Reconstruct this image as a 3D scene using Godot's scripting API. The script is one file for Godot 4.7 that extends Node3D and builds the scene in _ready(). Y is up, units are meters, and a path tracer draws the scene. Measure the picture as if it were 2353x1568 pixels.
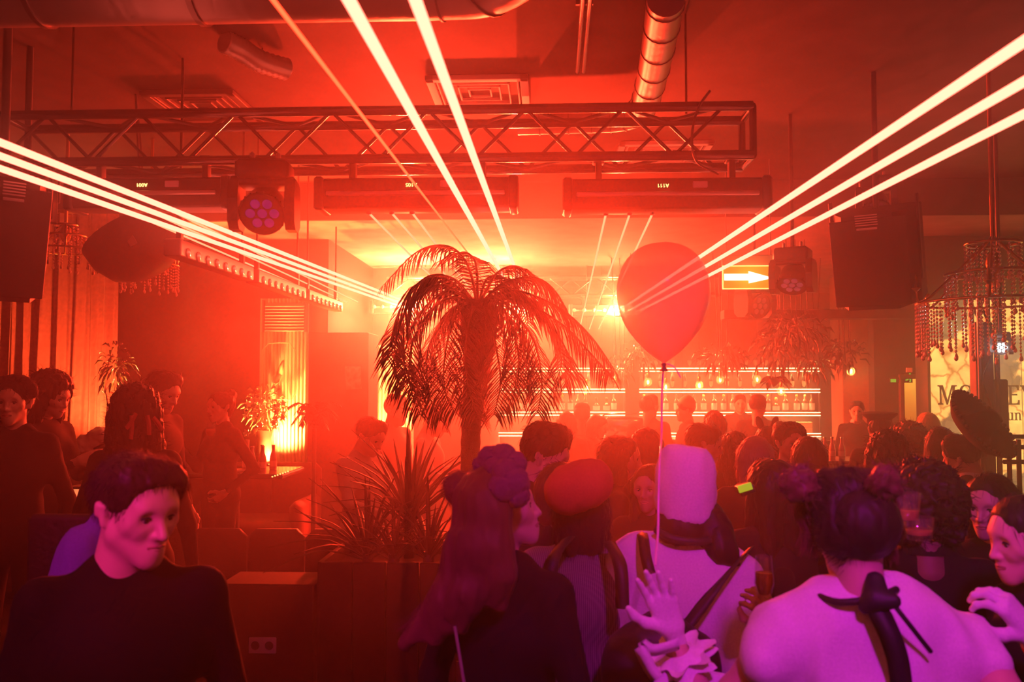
extends Node3D

const F := 2000.0  # focal length in pixels of the 2353 x 1568 frame
const LASER := Color(1.0, 0.034, 0.0105)
const WARM := Color(1.0, 0.5, 0.13)
var cam: Camera3D
var mats := {}
var names := {}
var cache := {}
var rng := RandomNumberGenerator.new()


class MB:
	var v := PackedVector3Array()
	var ix := PackedInt32Array()
	var uv := PackedVector2Array()

	func tri(a: int, b: int, c: int) -> void:
		ix.append(a)
		ix.append(b)
		ix.append(c)

	func quad(a: int, b: int, c: int, d: int) -> void:
		tri(a, b, c)
		tri(a, c, d)

	func face(a: Vector3, b: Vector3, c: Vector3, d: Vector3) -> void:
		var o := v.size()
		v.append(a); v.append(b); v.append(c); v.append(d)
		quad(o, o + 1, o + 2, o + 3)

	func box(c: Vector3, s: Vector3, bevel := 0.0, bs := Basis()) -> void:
		var h := s * 0.5
		var bv := minf(bevel, minf(h.x, minf(h.y, h.z)) * 0.9)
		if bv <= 0.0:
			for ax in 3:
				for sg in [-1.0, 1.0]:
					var n := Vector3(); n[ax] = sg
					var u := Vector3(); u[(ax + 1) % 3] = sg
					var w := n.cross(u)
					var o := c + bs * (n * h)
					face(o + bs * ((u + w) * h - n * h * 0.0), o + bs * ((w - u) * h), o + bs * ((-u - w) * h), o + bs * ((u - w) * h))
			return
		var o2 := v.size()
		# three vertices per corner, one for each axis' face
		for k in 8:
			var sg := Vector3(1.0 if k & 1 else -1.0, 1.0 if k & 2 else -1.0, 1.0 if k & 4 else -1.0)
			for ax in 3:
				var q := sg * (h - Vector3(bv, bv, bv))
				q[ax] = sg[ax] * h[ax]
				v.append(c + bs * q)
		var bits := [1, 2, 4]
		for ax in 3:
			var b1: int = bits[(ax + 1) % 3]
			var b2: int = bits[(ax + 2) % 3]
			for s2 in 2:
				var k0: int = bits[ax] * s2
				var q := [k0, k0 | b1, k0 | b1 | b2, k0 | b2]
				var id := []
				for kk in q:
					id.append(o2 + kk * 3 + ax)
				if s2 == 1:
					quad(id[3], id[2], id[1], id[0])
				else:
					quad(id[0], id[1], id[2], id[3])
			# edges parallel to ax
			for s1 in 2:
				for s3 in 2:
					var ka: int = b1 * s1 + b2 * s3
					var kb: int = ka | bits[ax]
					var a1 := (ax + 1) % 3
					var a2 := (ax + 2) % 3
					var A := o2 + ka * 3 + a1
					var B := o2 + kb * 3 + a1
					var C := o2 + kb * 3 + a2
					var D := o2 + ka * 3 + a2
					if s1 == s3:
						quad(A, B, C, D)
					else:
						quad(D, C, B, A)
		for k in 8:
			var par := (k & 1) + ((k >> 1) & 1) + ((k >> 2) & 1)
			if par % 2 == 1:
				tri(o2 + k * 3 + 2, o2 + k * 3 + 1, o2 + k * 3)
			else:
				tri(o2 + k * 3, o2 + k * 3 + 1, o2 + k * 3 + 2)

	func rings(rows: Array, closed := true, cap0 := true, cap1 := true) -> void:
		var o := v.size()
		var n: int = rows[0].size()
		for r in rows:
			v.append_array(r)
		for i in rows.size() - 1:
			for j in (n if closed else n - 1):
				var j2 := (j + 1) % n
				quad(o + i * n + j, o + i * n + j2, o + (i + 1) * n + j2, o + (i + 1) * n + j)
		if closed:
			for e in 2:
				if (e == 0 and cap0) or (e == 1 and cap1):
					var row: PackedVector3Array = rows[0] if e == 0 else rows[rows.size() - 1]
					var c := Vector3()
					var o3 := v.size()
					for p in row:
						c += p
						v.append(p)
					v.append(c / n)
					for j in n:
						if e == 0:
							tri(o3 + n, o3 + (j + 1) % n, o3 + j)
						else:
							tri(o3 + n, o3 + j, o3 + (j + 1) % n)

	func tube(pts: PackedVector3Array, radii: Variant, seg := 8, caps := true, flat := Vector2(1, 1)) -> void:
		var rows := []
		var t0 := (pts[1] - pts[0]).normalized()
		var up := Vector3.UP if absf(t0.y) < 0.9 else Vector3.RIGHT
		var x := t0.cross(up).normalized()
		for i in pts.size():
			var t := (pts[mini(i + 1, pts.size() - 1)] - pts[maxi(i - 1, 0)]).normalized()
			x = (x - t * x.dot(t)).normalized()
			var y := t.cross(x)
			var r: float = radii if radii is float else radii[i]
			var row := PackedVector3Array()
			for j in seg:
				var a := TAU * j / seg
				row.append(pts[i] + (x * cos(a) * flat.x + y * sin(a) * flat.y) * r)
			rows.append(row)
		rings(rows, true, caps, caps)

	func bar(a: Vector3, b: Vector3, r: float, seg := 8) -> void:
		tube(PackedVector3Array([a, b]), r, seg)

	func lathe(prof: Array, seg := 20, xf := Transform3D()) -> void:
		var rows := []
		for p in prof:
			var row := PackedVector3Array()
			for j in seg:
				var a := TAU * j / seg
				row.append(xf * Vector3(p.x * cos(a), p.y, -p.x * sin(a)))
			rows.append(row)
		rings(rows, true, prof[0].x > 0.0005, prof[prof.size() - 1].x > 0.0005)

	func ball(c: Vector3, r: Vector3, seg := 14, rn := 9, bs := Basis()) -> void:
		var prof := []
		for i in rn + 1:
			var a := -PI / 2 + PI * i / rn
			prof.append(Vector2(maxf(cos(a), 0.0001), sin(a)))
		lathe(prof, seg, Transform3D(bs * Basis.from_scale(r), c))

	func octa(c: Vector3, r: float, h: float) -> void:
		var o := v.size()
		for p in [Vector3(r, 0, 0), Vector3(0, 0, r), Vector3(-r, 0, 0), Vector3(0, 0, -r), Vector3(0, h, 0), Vector3(0, -h, 0)]:
			v.append(c + p)
		for j in 4:
			tri(o + 4, o + j, o + (j + 1) % 4)
			tri(o + 5, o + (j + 1) % 4, o + j)

	func extrude(poly: PackedVector2Array, depth: float, xf := Transform3D()) -> void:
		var t := Geometry2D.triangulate_polygon(poly)
		var n := poly.size()
		for z in [0.0, -depth]:
			var o := v.size()
			for p in poly:
				v.append(xf * Vector3(p.x, p.y, z))
			for i in range(0, t.size(), 3):
				if z == 0.0:
					tri(o + t[i], o + t[i + 1], o + t[i + 2])
				else:
					tri(o + t[i + 2], o + t[i + 1], o + t[i])
		for i in n:
			var p := poly[i]
			var q := poly[(i + 1) % n]
			face(xf * Vector3(p.x, p.y, 0), xf * Vector3(q.x, q.y, 0), xf * Vector3(q.x, q.y, -depth), xf * Vector3(p.x, p.y, -depth))

	# a blade (leaf): folded along its middle, a little thick
	func blade(pts: PackedVector3Array, widths: PackedFloat32Array, side: Vector3, fold := 0.25, thick := 0.0012) -> void:
		var o := v.size()
		for i in pts.size():
			var t := (pts[mini(i + 1, pts.size() - 1)] - pts[maxi(i - 1, 0)]).normalized()
			var s := (side - t * side.dot(t)).normalized()
			var n := s.cross(t)
			var w := widths[i]
			v.append(pts[i] + s * w + n * w * fold)
			v.append(pts[i] + n * thick)
			v.append(pts[i] - s * w + n * w * fold)
			v.append(pts[i] - n * thick)
		for i in pts.size() - 1:
			for j in 4:
				quad(o + i * 4 + j, o + i * 4 + (j + 1) % 4, o + i * 4 + 4 + (j + 1) % 4, o + i * 4 + 4 + j)

	func add(m: MB, xf := Transform3D()) -> void:
		var o := v.size()
		v.append_array(xf * m.v)
		for i in m.ix:
			ix.append(i + o)

	func normals() -> PackedVector3Array:
		var n := PackedVector3Array()
		n.resize(v.size())
		for i in range(0, ix.size(), 3):
			var a := ix[i]
			var b := ix[i + 1]
			var c := ix[i + 2]
			var q := (v[c] - v[a]).cross(v[b] - v[a])
			n[a] += q
			n[b] += q
			n[c] += q
		for i in n.size():
			n[i] = n[i].normalized() if n[i].length_squared() > 1e-20 else Vector3.UP
		return n

	func arrays(off := Vector3()) -> Array:
		var a := []
		a.resize(Mesh.ARRAY_MAX)
		a[Mesh.ARRAY_VERTEX] = v if off == Vector3() else Transform3D(Basis(), -off) * v
		a[Mesh.ARRAY_NORMAL] = normals()
		a[Mesh.ARRAY_INDEX] = ix
		if uv.size() == v.size():
			a[Mesh.ARRAY_TEX_UV] = uv
		return a


# a smooth union of tapered capsules, meshed as surface nets
class Field:
	var A := PackedVector3Array()
	var D := PackedVector3Array()
	var IL := PackedFloat32Array()
	var R := PackedFloat32Array()
	var DR := PackedFloat32Array()
	var K := PackedFloat32Array()
	var S := PackedByteArray()
	var nz: FastNoiseLite
	var amp := 0.0
	var stretch := Vector3.ONE

	func cap(a: Vector3, b: Vector3, ra: float, rb: float, k := 0.03, sub := 0) -> void:
		A.append(a)
		D.append(b - a)
		IL.append(1.0 / maxf((b - a).length_squared(), 1e-9))
		R.append(ra)
		DR.append(rb - ra)
		K.append(k)
		S.append(sub)

	func dot(a: Vector3, r: float, k := 0.03, sub := 0) -> void:
		cap(a, a, r, r, k, sub)

	func both(a: Vector3, b: Vector3, ra: float, rb: float, k := 0.03, sub := 0) -> void:
		cap(a, b, ra, rb, k, sub)
		cap(Vector3(-a.x, a.y, a.z), Vector3(-b.x, b.y, b.z), ra, rb, k, sub)

	func chain(p: Array, r: Array, k := 0.03) -> void:
		for i in p.size() - 1:
			cap(p[i], p[i + 1], r[i], r[i + 1], k)

	func one(j: int, p: Vector3) -> float:
		var pa := p - A[j]
		var h := clampf(pa.dot(D[j]) * IL[j], 0.0, 1.0)
		return (pa - D[j] * h).length() - (R[j] + DR[j] * h)

	func at(p: Vector3, use: PackedInt32Array) -> float:
		var d := 10.0
		for j in use:
			var pa := p - A[j]
			var h := clampf(pa.dot(D[j]) * IL[j], 0.0, 1.0)
			var e := (pa - D[j] * h).length() - (R[j] + DR[j] * h)
			var k := K[j]
			if S[j]:
				e = -e
				var q := maxf(k - absf(d - e), 0.0)
				d = maxf(d, e) + q * q / k * 0.25
			else:
				var q := maxf(k - absf(d - e), 0.0)
				d = minf(d, e) - q * q / k * 0.25
		if amp > 0.0:
			d += nz.get_noise_3dv(p * stretch) * amp
		return d

	func mesh(cell: float) -> MB:
		var m := MB.new()
		var lo := Vector3(1e9, 1e9, 1e9)
		var hi := -lo
		for j in A.size():
			if S[j]:
				continue
			var r := maxf(R[j], R[j] + DR[j]) + cell + amp + 0.02
			lo = lo.min(A[j] - Vector3(r, r, r)).min(A[j] + D[j] - Vector3(r, r, r))
			hi = hi.max(A[j] + Vector3(r, r, r)).max(A[j] + D[j] + Vector3(r, r, r))
		var B := 4
		var bn := Vector3i(((hi - lo) / (cell * B)).ceil()) + Vector3i.ONE
		var nx := bn.x * B + 1
		var ny := bn.y * B + 1
		var nzz := bn.z * B + 1
		var sy := nx
		var sz := nx * ny
		var val := PackedFloat32Array()
		val.resize(nx * ny * nzz)
		val.fill(9.0)
		var vid := PackedInt32Array()
		vid.resize(nx * ny * nzz)
		vid.fill(-1)
		var hd := cell * B * 0.8661
		var blocks := []
		var dist := PackedFloat32Array()
		dist.resize(A.size())
		for bz in bn.z:
			for by in bn.y:
				for bx in bn.x:
					var c := lo + Vector3(bx + 0.5, by + 0.5, bz + 0.5) * (cell * B)
					var dm := 1e9
					for j in A.size():
						dist[j] = one(j, c)
						if not S[j] and dist[j] < dm:
							dm = dist[j]
					if dm > hd + 0.02 + amp:
						continue
					var use := PackedInt32Array()
					var cuts := false
					for j in A.size():
						if S[j]:
							if dist[j] < hd + K[j]:
								use.append(j)
								cuts = true
						elif dist[j] < dm + 2.0 * hd + K[j]:
							use.append(j)
					if dm < -(hd + amp) and not cuts:
						continue
					blocks.append(Vector3i(bx, by, bz) * B)
					for k in B + 1:
						for j in B + 1:
							var id := bx * B + (by * B + j) * sy + (bz * B + k) * sz
							var p := lo + Vector3(bx * B, by * B + j, bz * B + k) * cell
							for i in B + 1:
								if val[id] == 9.0:
									val[id] = at(p, use)
								id += 1
								p.x += cell
		var co := PackedInt32Array([0, 1, sy, sy + 1, sz, sz + 1, sz + sy, sz + sy + 1])
		var cells := PackedInt32Array()
		var ed := PackedInt32Array([0, 1, 2, 3, 4, 5, 6, 7, 0, 2, 1, 3, 4, 6, 5, 7, 0, 4, 1, 5, 2, 6, 3, 7])
		for b in blocks:
			for k in B:
				for j in B:
					var id: int = b.x + (b.y + j) * sy + (b.z + k) * sz
					for i in B:
						var neg := 0
						for q in 8:
							if val[id + co[q]] < 0.0:
								neg += 1
						if neg > 0 and neg < 8 and vid[id] < 0:
							var s := Vector3()
							var n := 0
							for e in range(0, 24, 2):
								var va := val[id + co[ed[e]]]
								var vb := val[id + co[ed[e + 1]]]
								if (va < 0.0) != (vb < 0.0):
									var t := va / (va - vb)
									var qa := ed[e]
									var qb := ed[e + 1]
									s += Vector3(qa & 1, (qa >> 1) & 1, qa >> 2).lerp(Vector3(qb & 1, (qb >> 1) & 1, qb >> 2), t)
									n += 1
							vid[id] = m.v.size()
							cells.append(id)
							m.v.append(lo + (Vector3(b.x + i, b.y + j, b.z + k) + s / n) * cell)
						id += 1
		var st := PackedInt32Array([1, sy, sz])
		for id in cells:
			var v0 := val[id]
			for ax in 3:
				var v1 := val[id + st[ax]]
				if (v0 < 0.0) != (v1 < 0.0):
					var u := st[(ax + 1) % 3]
					var w := st[(ax + 2) % 3]
					if id - u - w < 0:
						continue
					var a := vid[id]
					var b2 := vid[id - u]
					var c2 := vid[id - u - w]
					var d2 := vid[id - w]
					if a < 0 or b2 < 0 or c2 < 0 or d2 < 0:
						continue
					if v0 < 0.0:
						m.quad(d2, c2, b2, a)
					else:
						m.quad(a, b2, c2, d2)
		return m


func P(px: float, py: float, d: float) -> Vector3:
	var q := cam.transform.basis * Vector3((px - 1176.5) / F, (784.0 - py) / F, -1.0)
	return cam.position + q * (d / -q.z)


func S(d: float) -> float:
	return d / F


func mat(key: String, c: Color, rough := 0.6, metal := 0.0, more := {}) -> StandardMaterial3D:
	if mats.has(key):
		return mats[key]
	var m := StandardMaterial3D.new()
	m.resource_name = key
	m.albedo_color = c.linear_to_srgb()
	m.roughness = rough
	m.metallic = metal
	m.metallic_specular = more.get("spec", 0.5)
	m.cull_mode = BaseMaterial3D.CULL_DISABLED
	if more.has("glow"):
		var g: Color = more.glow
		m.emission_enabled = true
		m.emission = g.linear_to_srgb()
		m.emission_energy_multiplier = more.get("power", 1.0)
	if more.has("bump"):
		m.heightmap_enabled = true
		m.heightmap_texture = noise_tex(more.get("bump_freq", 0.05), 7)
		m.heightmap_scale = more.bump
		m.uv1_triplanar = true
		m.uv1_scale = Vector3.ONE * float(more.get("tile", 3.0))
	if more.has("mottle"):
		m.albedo_texture = ramp_tex(more.get("mottle_freq", 0.02), float(more.mottle))
		m.uv1_triplanar = true
		m.uv1_scale = Vector3.ONE * float(more.get("tile", 3.0))
	if more.has("sheen"):
		m.rim_enabled = true
		m.rim = more.sheen
		m.rim_tint = 0.5
	if more.has("coat"):
		m.clearcoat_enabled = true
		m.clearcoat = more.coat
		m.clearcoat_roughness = 0.1
	if more.has("through"):
		m.backlight_enabled = true
		var t: Color = more.through
		m.backlight = t.linear_to_srgb()
	if more.has("sss"):
		m.subsurf_scatter_enabled = true
		m.subsurf_scatter_strength = more.sss
	if more.has("alpha"):
		m.transparency = BaseMaterial3D.TRANSPARENCY_ALPHA
		m.albedo_color.a = more.alpha
	mats[key] = m
	return m


func noise_tex(freq: float, sd: int) -> Texture2D:
	var key := "n%s_%d" % [freq, sd]
	if not cache.has(key):
		var n := FastNoiseLite.new()
		n.seed = sd
		n.frequency = freq
		n.fractal_octaves = 4
		var im := n.get_seamless_image(256, 256)
		cache[key] = ImageTexture.create_from_image(im)
	return cache[key]


func ramp_tex(freq: float, depth: float) -> Texture2D:
	var key := "r%s_%s" % [freq, depth]
	if not cache.has(key):
		var n := FastNoiseLite.new()
		n.seed = 21
		n.frequency = freq
		n.fractal_octaves = 5
		var im := n.get_seamless_image(256, 256)
		im.convert(Image.FORMAT_RGB8)
		for y in 256:
			for x in 256:
				var g := 1.0 - depth * im.get_pixel(x, y).r
				im.set_pixel(x, y, Color(g, g, g))
		cache[key] = ImageTexture.create_from_image(im)
	return cache[key]


func numbered(n: String) -> String:
	if not names.has(n):
		names[n] = 0
		return n
	names[n] += 1
	return "%s_%03d" % [n, names[n]]


func thing(called: String, label: String, category: String, at := Vector3(), group := "") -> Node3D:
	var o := Node3D.new()
	o.name = numbered(called)
	add_child(o)
	o.position = at
	o.set_meta("label", label)
	o.set_meta("category", category)
	if group:
		o.set_meta("group", group)
	return o


func origin(n: Node) -> Vector3:
	var p := Vector3()
	while n != self and n != null:
		p += n.position
		n = n.get_parent()
	return p


func part(parent: Node, called: String, m: MB, material: Material, local := false) -> MeshInstance3D:
	var am := ArrayMesh.new()
	am.add_surface_from_arrays(Mesh.PRIMITIVE_TRIANGLES, m.arrays(Vector3() if local else origin(parent)))
	return part_mesh(parent, called, am, material)


func part_mesh(parent: Node, called: String, am: Mesh, material: Material) -> MeshInstance3D:
	var o := MeshInstance3D.new()
	o.mesh = am
	if material:
		o.material_override = material
	o.name = called
	parent.add_child(o, true)
	return o


func struct(called: String, m: MB, material: Material) -> MeshInstance3D:
	var o := part(self, called, m, material)
	o.set_meta("kind", "structure")
	return o


func one_box(c: Vector3, s: Vector3, bevel := 0.0, bs := Basis()) -> MB:
	var m := MB.new()
	m.box(c, s, bevel, bs)
	return m


func curve(pts: Array, n: int) -> PackedVector3Array:
	var out := PackedVector3Array()
	var c := pts.size()
	for i in n + 1:
		var t := float(i) / n * (c - 1)
		var k := mini(int(t), c - 2)
		var f := t - k
		var a: Vector3 = pts[maxi(k - 1, 0)]
		var b: Vector3 = pts[k]
		var d: Vector3 = pts[k + 1]
		var e: Vector3 = pts[mini(k + 2, c - 1)]
		out.append(b.cubic_interpolate(d, a, e, f))
	return out


func omni(called: String, at: Vector3, c: Color, energy: float, size := 0.05, parent: Node = self) -> OmniLight3D:
	var l := OmniLight3D.new()
	l.name = called
	parent.add_child(l, true)
	l.position = at - origin(parent)
	l.light_color = c.linear_to_srgb()
	l.light_energy = energy
	l.light_size = size
	l.omni_range = 30.0
	l.omni_attenuation = 2.0
	l.shadow_enabled = true
	return l


func spot(called: String, at: Vector3, to: Vector3, c: Color, energy: float, angle: float, size := 0.05, soft := 0.6, parent: Node = self) -> SpotLight3D:
	var l := SpotLight3D.new()
	l.name = called
	parent.add_child(l, true)
	l.position = at - origin(parent)
	l.basis = Basis.looking_at(to - at, Vector3.UP if absf((to - at).normalized().y) < 0.95 else Vector3.RIGHT)
	l.light_color = c.linear_to_srgb()
	l.light_energy = energy
	l.light_size = size
	l.spot_angle = angle
	l.spot_angle_attenuation = soft
	l.spot_range = 30.0
	l.spot_attenuation = 2.0
	l.shadow_enabled = true
	return l


func _ready() -> void:
	rng.seed = 11
	# --- camera
	cam = Camera3D.new()
	cam.name = "camera"
	add_child(cam)
	cam.position = Vector3(0, 1.85, 0)
	cam.rotation = Vector3(atan(96.0 / F), atan(84.0 / F), 0)
	var lens := CameraAttributesPhysical.new()
	lens.frustum_focal_length = 30.61
	lens.frustum_focus_distance = 6.0
	lens.exposure_aperture = 4.0
	lens.frustum_far = 60.0
	cam.attributes = lens
	cam.fov = rad_to_deg(2.0 * atan(784.0 / F))
	# --- air, exposure
	var we := WorldEnvironment.new()
	we.name = "surroundings"
	add_child(we)
	var e := Environment.new()
	we.environment = e
	e.background_mode = Environment.BG_COLOR
	e.background_color = Color.BLACK
	e.tonemap_mode = Environment.TONE_MAPPER_LINEAR
	e.tonemap_exposure = 1.0
	e.volumetric_fog_enabled = true
	e.volumetric_fog_density = 0.042
	e.volumetric_fog_albedo = Color.WHITE
	e.volumetric_fog_anisotropy = 0.86
	e.sdfgi_enabled = true
	e.ssao_enabled = true
	e.ssil_enabled = true
	# --- the wash lights of the room behind the camera
	wash_light("magenta wash light on the ceiling above the entrance side", Vector3(0.5, 3.2, 0.15), Vector3(0.85, 1.2, -2.1), Color(0.8, 0.02, 0.85), 7.0, 26.0)
	wash_light("violet wash light on the ceiling over the lounge side", Vector3(-1.9, 3.15, 1.3), Vector3(-0.93, 1.5, -1.95), Color(1.0, 0.02, 0.46), 15.0, 12.0)
	build_room()
	build_lasers()
	build_truss()
	build_ducts()
	build_stage_lights()
	build_lounge()
	build_bar()
	build_right_side()
	build_chandeliers()
	build_plants()
	build_people()
	build_balloon()


func wash_light(label: String, at: Vector3, to: Vector3, c: Color, energy: float, angle: float) -> void:
	var t := thing("wash_light", label, "stage light", at + Vector3(0, 0.5, 0))
	var dir := (to - at).normalized()
	var bs := Basis.looking_at(dir)
	var m := MB.new()
	var xf := Transform3D(bs * Basis(Vector3.RIGHT, -PI / 2), at)
	m.lathe([Vector2(0.03, -0.22), Vector2(0.09, -0.2), Vector2(0.11, -0.02), Vector2(0.12, 0.0), Vector2(0.1, 0.0), Vector2(0.095, -0.015), Vector2(0.0002, -0.015)], 20, xf)
	part(t, "housing", m, mat("black_metal", Color(0.02, 0.02, 0.02), 0.45, 0.3))
	m = MB.new()
	m.lathe([Vector2(0.0002, -0.01), Vector2(0.092, -0.012)], 20, xf)
	part(t, "lamp_lens", m, mat("lens_" + label, Color(0.02, 0.02, 0.02), 0.3, 0.0, {"glow": c, "power": 4.0}))
	m = MB.new()
	m.tube(curve([at + bs * Vector3(-0.13, 0, 0.1), at + Vector3(-0.1, 0.3, 0), at + Vector3(0.1, 0.3, 0), at + bs * Vector3(0.13, 0, 0.1)], 10), 0.014, 6)
	m.bar(at + Vector3(0, 0.28, 0), at + Vector3(0, 0.56, 0), 0.02, 6)
	part(t, "bracket", m, mat("black_metal", Color(), 0.4))
	spot("wash_lamp", at + dir * 0.03, to, c, energy, angle, 0.09, 0.9, t)


func build_room() -> void:
	var dark := mat("dark_paint", Color(0.045, 0.04, 0.04), 0.75, 0.0, {"mottle": 0.5, "mottle_freq": 0.02, "tile": 0.6})
	var black := mat("black_paint", Color(0.02, 0.018, 0.018), 0.7, 0.0, {"mottle": 0.5, "mottle_freq": 0.03, "tile": 0.6})
	var pale := mat("pale_plaster", Color(0.42, 0.4, 0.38), 0.9, 0.0, {"mottle": 0.25, "mottle_freq": 0.02, "tile": 0.5})
	struct("floor", one_box(Vector3(0, -0.1, -5.7), Vector3(13.4, 0.2, 18.8)), mat("floor_wood", Color(0.055, 0.045, 0.04), 0.4, 0.0, {"mottle": 0.6, "mottle_freq": 0.015, "tile": 0.7}))
	struct("floor_lounge", one_box(Vector3(-4.15, 0.1, -6.25), Vector3(4.9, 0.196, 5.9), 0.01), mat("floor_wood", Color()))
	struct("ceiling", one_box(Vector3(0, 3.8, -5.7), Vector3(13.4, 0.2, 18.8)), dark)
	# the lower ceiling over the far half: a pale field beside a dark one
	struct("ceiling_far_pale", one_box(Vector3(-3.585, 3.545, -11.55), Vector3(6.23, 0.29, 7.1)), pale)
	struct("ceiling_far_dark", one_box(Vector3(3.07, 3.53, -11.55), Vector3(7.06, 0.32, 7.1)), mat("brown_paint", Color(0.13, 0.11, 0.1), 0.8, 0.0, {"mottle": 0.4, "tile": 0.5}))
	struct("trim_1", one_box(Vector3(0, 3.53, -7.97), Vector3(13.2, 0.34, 0.05), 0.005), dark)
	struct("wall_back", one_box(Vector3(0, 1.8, -15.0), Vector3(13.4, 3.8, 0.2)), dark)
	struct("wall_left", one_box(Vector3(-6.7, 1.8, -5.7), Vector3(0.2, 3.8, 18.8)), dark)
	struct("wall_right", one_box(Vector3(6.7, 1.8, -5.7), Vector3(0.2, 3.8, 18.8)), black)
	struct("wall_front", one_box(Vector3(0, 1.8, 3.6), Vector3(13.4, 3.8, 0.2)), black)
	struct("wall_lounge", one_box(Vector3(-4.485, 1.7, -9.35), Vector3(4.23, 3.4, 0.2)), dark)
	struct("wall_recess", one_box(Vector3(-1.665, 1.7, -11.75), Vector3(1.41, 3.4, 0.2)), black)
	struct("wall_recess_side", one_box(Vector3(-2.45, 1.7, -10.55), Vector3(0.16, 3.4, 2.2)), black)
	struct("wall_bar_side", one_box(Vector3(-0.88, 1.7, -13.4), Vector3(0.16, 3.4, 3.1)), mat("brown_paint", Color()))
	# right of the bar: a lit yellow-brown pier, then a dark wall with a door
	struct("wall_pier", one_box(Vector3(4.35, 1.7, -12.6), Vector3(0.5, 3.4, 0.5), 0.01), mat("ochre_paint", Color(0.34, 0.24, 0.12), 0.7, 0.0, {"mottle": 0.3, "tile": 0.5}))
	var mw := MB.new()
	mw.box(Vector3(4.48, 1.7, -11.8), Vector3(0.36, 3.4, 0.2))
	mw.box(Vector3(5.9, 1.7, -11.8), Vector3(1.4, 3.4, 0.2))
	mw.box(Vector3(4.93, 2.65, -11.8), Vector3(0.56, 1.5, 0.2))
	struct("wall_door", mw, black)
	var df := MB.new()
	for x in [4.64, 5.22]:
		df.box(Vector3(x, 0.95, -11.68), Vector3(0.06, 1.9, 0.06), 0.008)
	df.box(Vector3(4.93, 1.93, -11.68), Vector3(0.64, 0.06, 0.06), 0.008)
	struct("trim_2", df, mat("dark_wood", Color(0.05, 0.03, 0.02), 0.5))
	# the bright room through the open door
	var back := struct("wall_corridor", one_box(Vector3(5.65, 1.2, -13.6), Vector3(1.4, 2.4, 0.1)), mat("corridor_paint", Color(0.6, 0.5, 0.25), 0.8))
	var d := struct("door_1", one_box(Vector3(5.12, 0.93, -11.95), Vector3(0.22, 1.86, 0.05), 0.004, Basis(Vector3.UP, 0.35)), mat("dark_wood", Color()))
	var kn := MB.new()
	kn.ball(Vector3(5.03, 0.95, -11.88), Vector3(0.025, 0.025, 0.025), 10, 6)
	part(d, "door_knob", kn, mat("brass", Color(0.6, 0.4, 0.15), 0.3, 0.9))
	back.set_meta("kind", "structure")
	var cl := thing("corridor_lamp", "round ceiling lamp in the bright corridor behind the door", "lamp", Vector3(5.6, 2.3, -12.9))
	var lm := MB.new()
	lm.ball(Vector3(5.6, 2.3, -12.9), Vector3(0.1, 0.06, 0.1), 14, 8)
	part(cl, "lamp_globe", lm, mat("corridor_glow", Color(0.8, 0.8, 0.7), 0.5, 0.0, {"glow": Color(1, 0.62, 0.16), "power": 1.5}))
	lm = MB.new()
	lm.bar(Vector3(5.6, 2.35, -12.9), Vector3(5.6, 3.38, -12.9), 0.01, 6)
	part(cl, "rod", lm, mat("black_metal", Color()))
	omni("corridor_bulb", Vector3(5.6, 2.3, -12.9), Color(1, 0.58, 0.12), 1.6, 0.06, cl)


func laser_bar(label: String, c: Vector3, w: float, group := "") -> Node3D:
	var t := thing("laser_bar", label, "laser light", c, group)
	var blk := mat("black_metal", Color(0.02, 0.02, 0.02), 0.45, 0.3)
	var m := MB.new()
	m.box(c, Vector3(w, 0.15, 0.16), 0.012)
	part(t, "housing", m, blk)
	for s in [-1, 1]:
		m = MB.new()
		m.box(c + Vector3(s * (w * 0.5 - 0.015), 0, 0), Vector3(0.05, 0.168, 0.18), 0.012)
		part(t, "end_cap", m, mat("black_plastic", Color(0.012, 0.012, 0.012), 0.35))
	m = MB.new()
	m.box(c + Vector3(0, -0.005, 0.088), Vector3(w - 0.11, 0.022, 0.02), 0.004)
	part(t, "rib", m, mat("satin_metal", Color(0.5, 0.48, 0.46), 0.35, 0.6))
	m = MB.new()
	m.box(c + Vector3(0.16 * w, 0.04, 0.083), Vector3(0.07, 0.032, 0.01), 0.003)
	part(t, "sticker", m, mat("pale_label", Color(0.5, 0.4, 0.5), 0.6))
	for s in [-1, 1]:
		m = MB.new()
		m.box(c + Vector3(s * w * 0.33, 0.12, 0), Vector3(0.03, 0.12, 0.05), 0.004)
		m.box(c + Vector3(s * w * 0.33, 0.18, 0), Vector3(0.06, 0.03, 0.07), 0.006)
		part(t, "clamp", m, blk)
	return t


func beam(t: Node3D, a: Vector3, b: Vector3, r: float, material: Material) -> void:  # a self-lit rod stands in for the haze that a laser lights up
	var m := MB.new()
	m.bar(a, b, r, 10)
	part(t, "beam_glow_rod", m, material)


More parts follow.
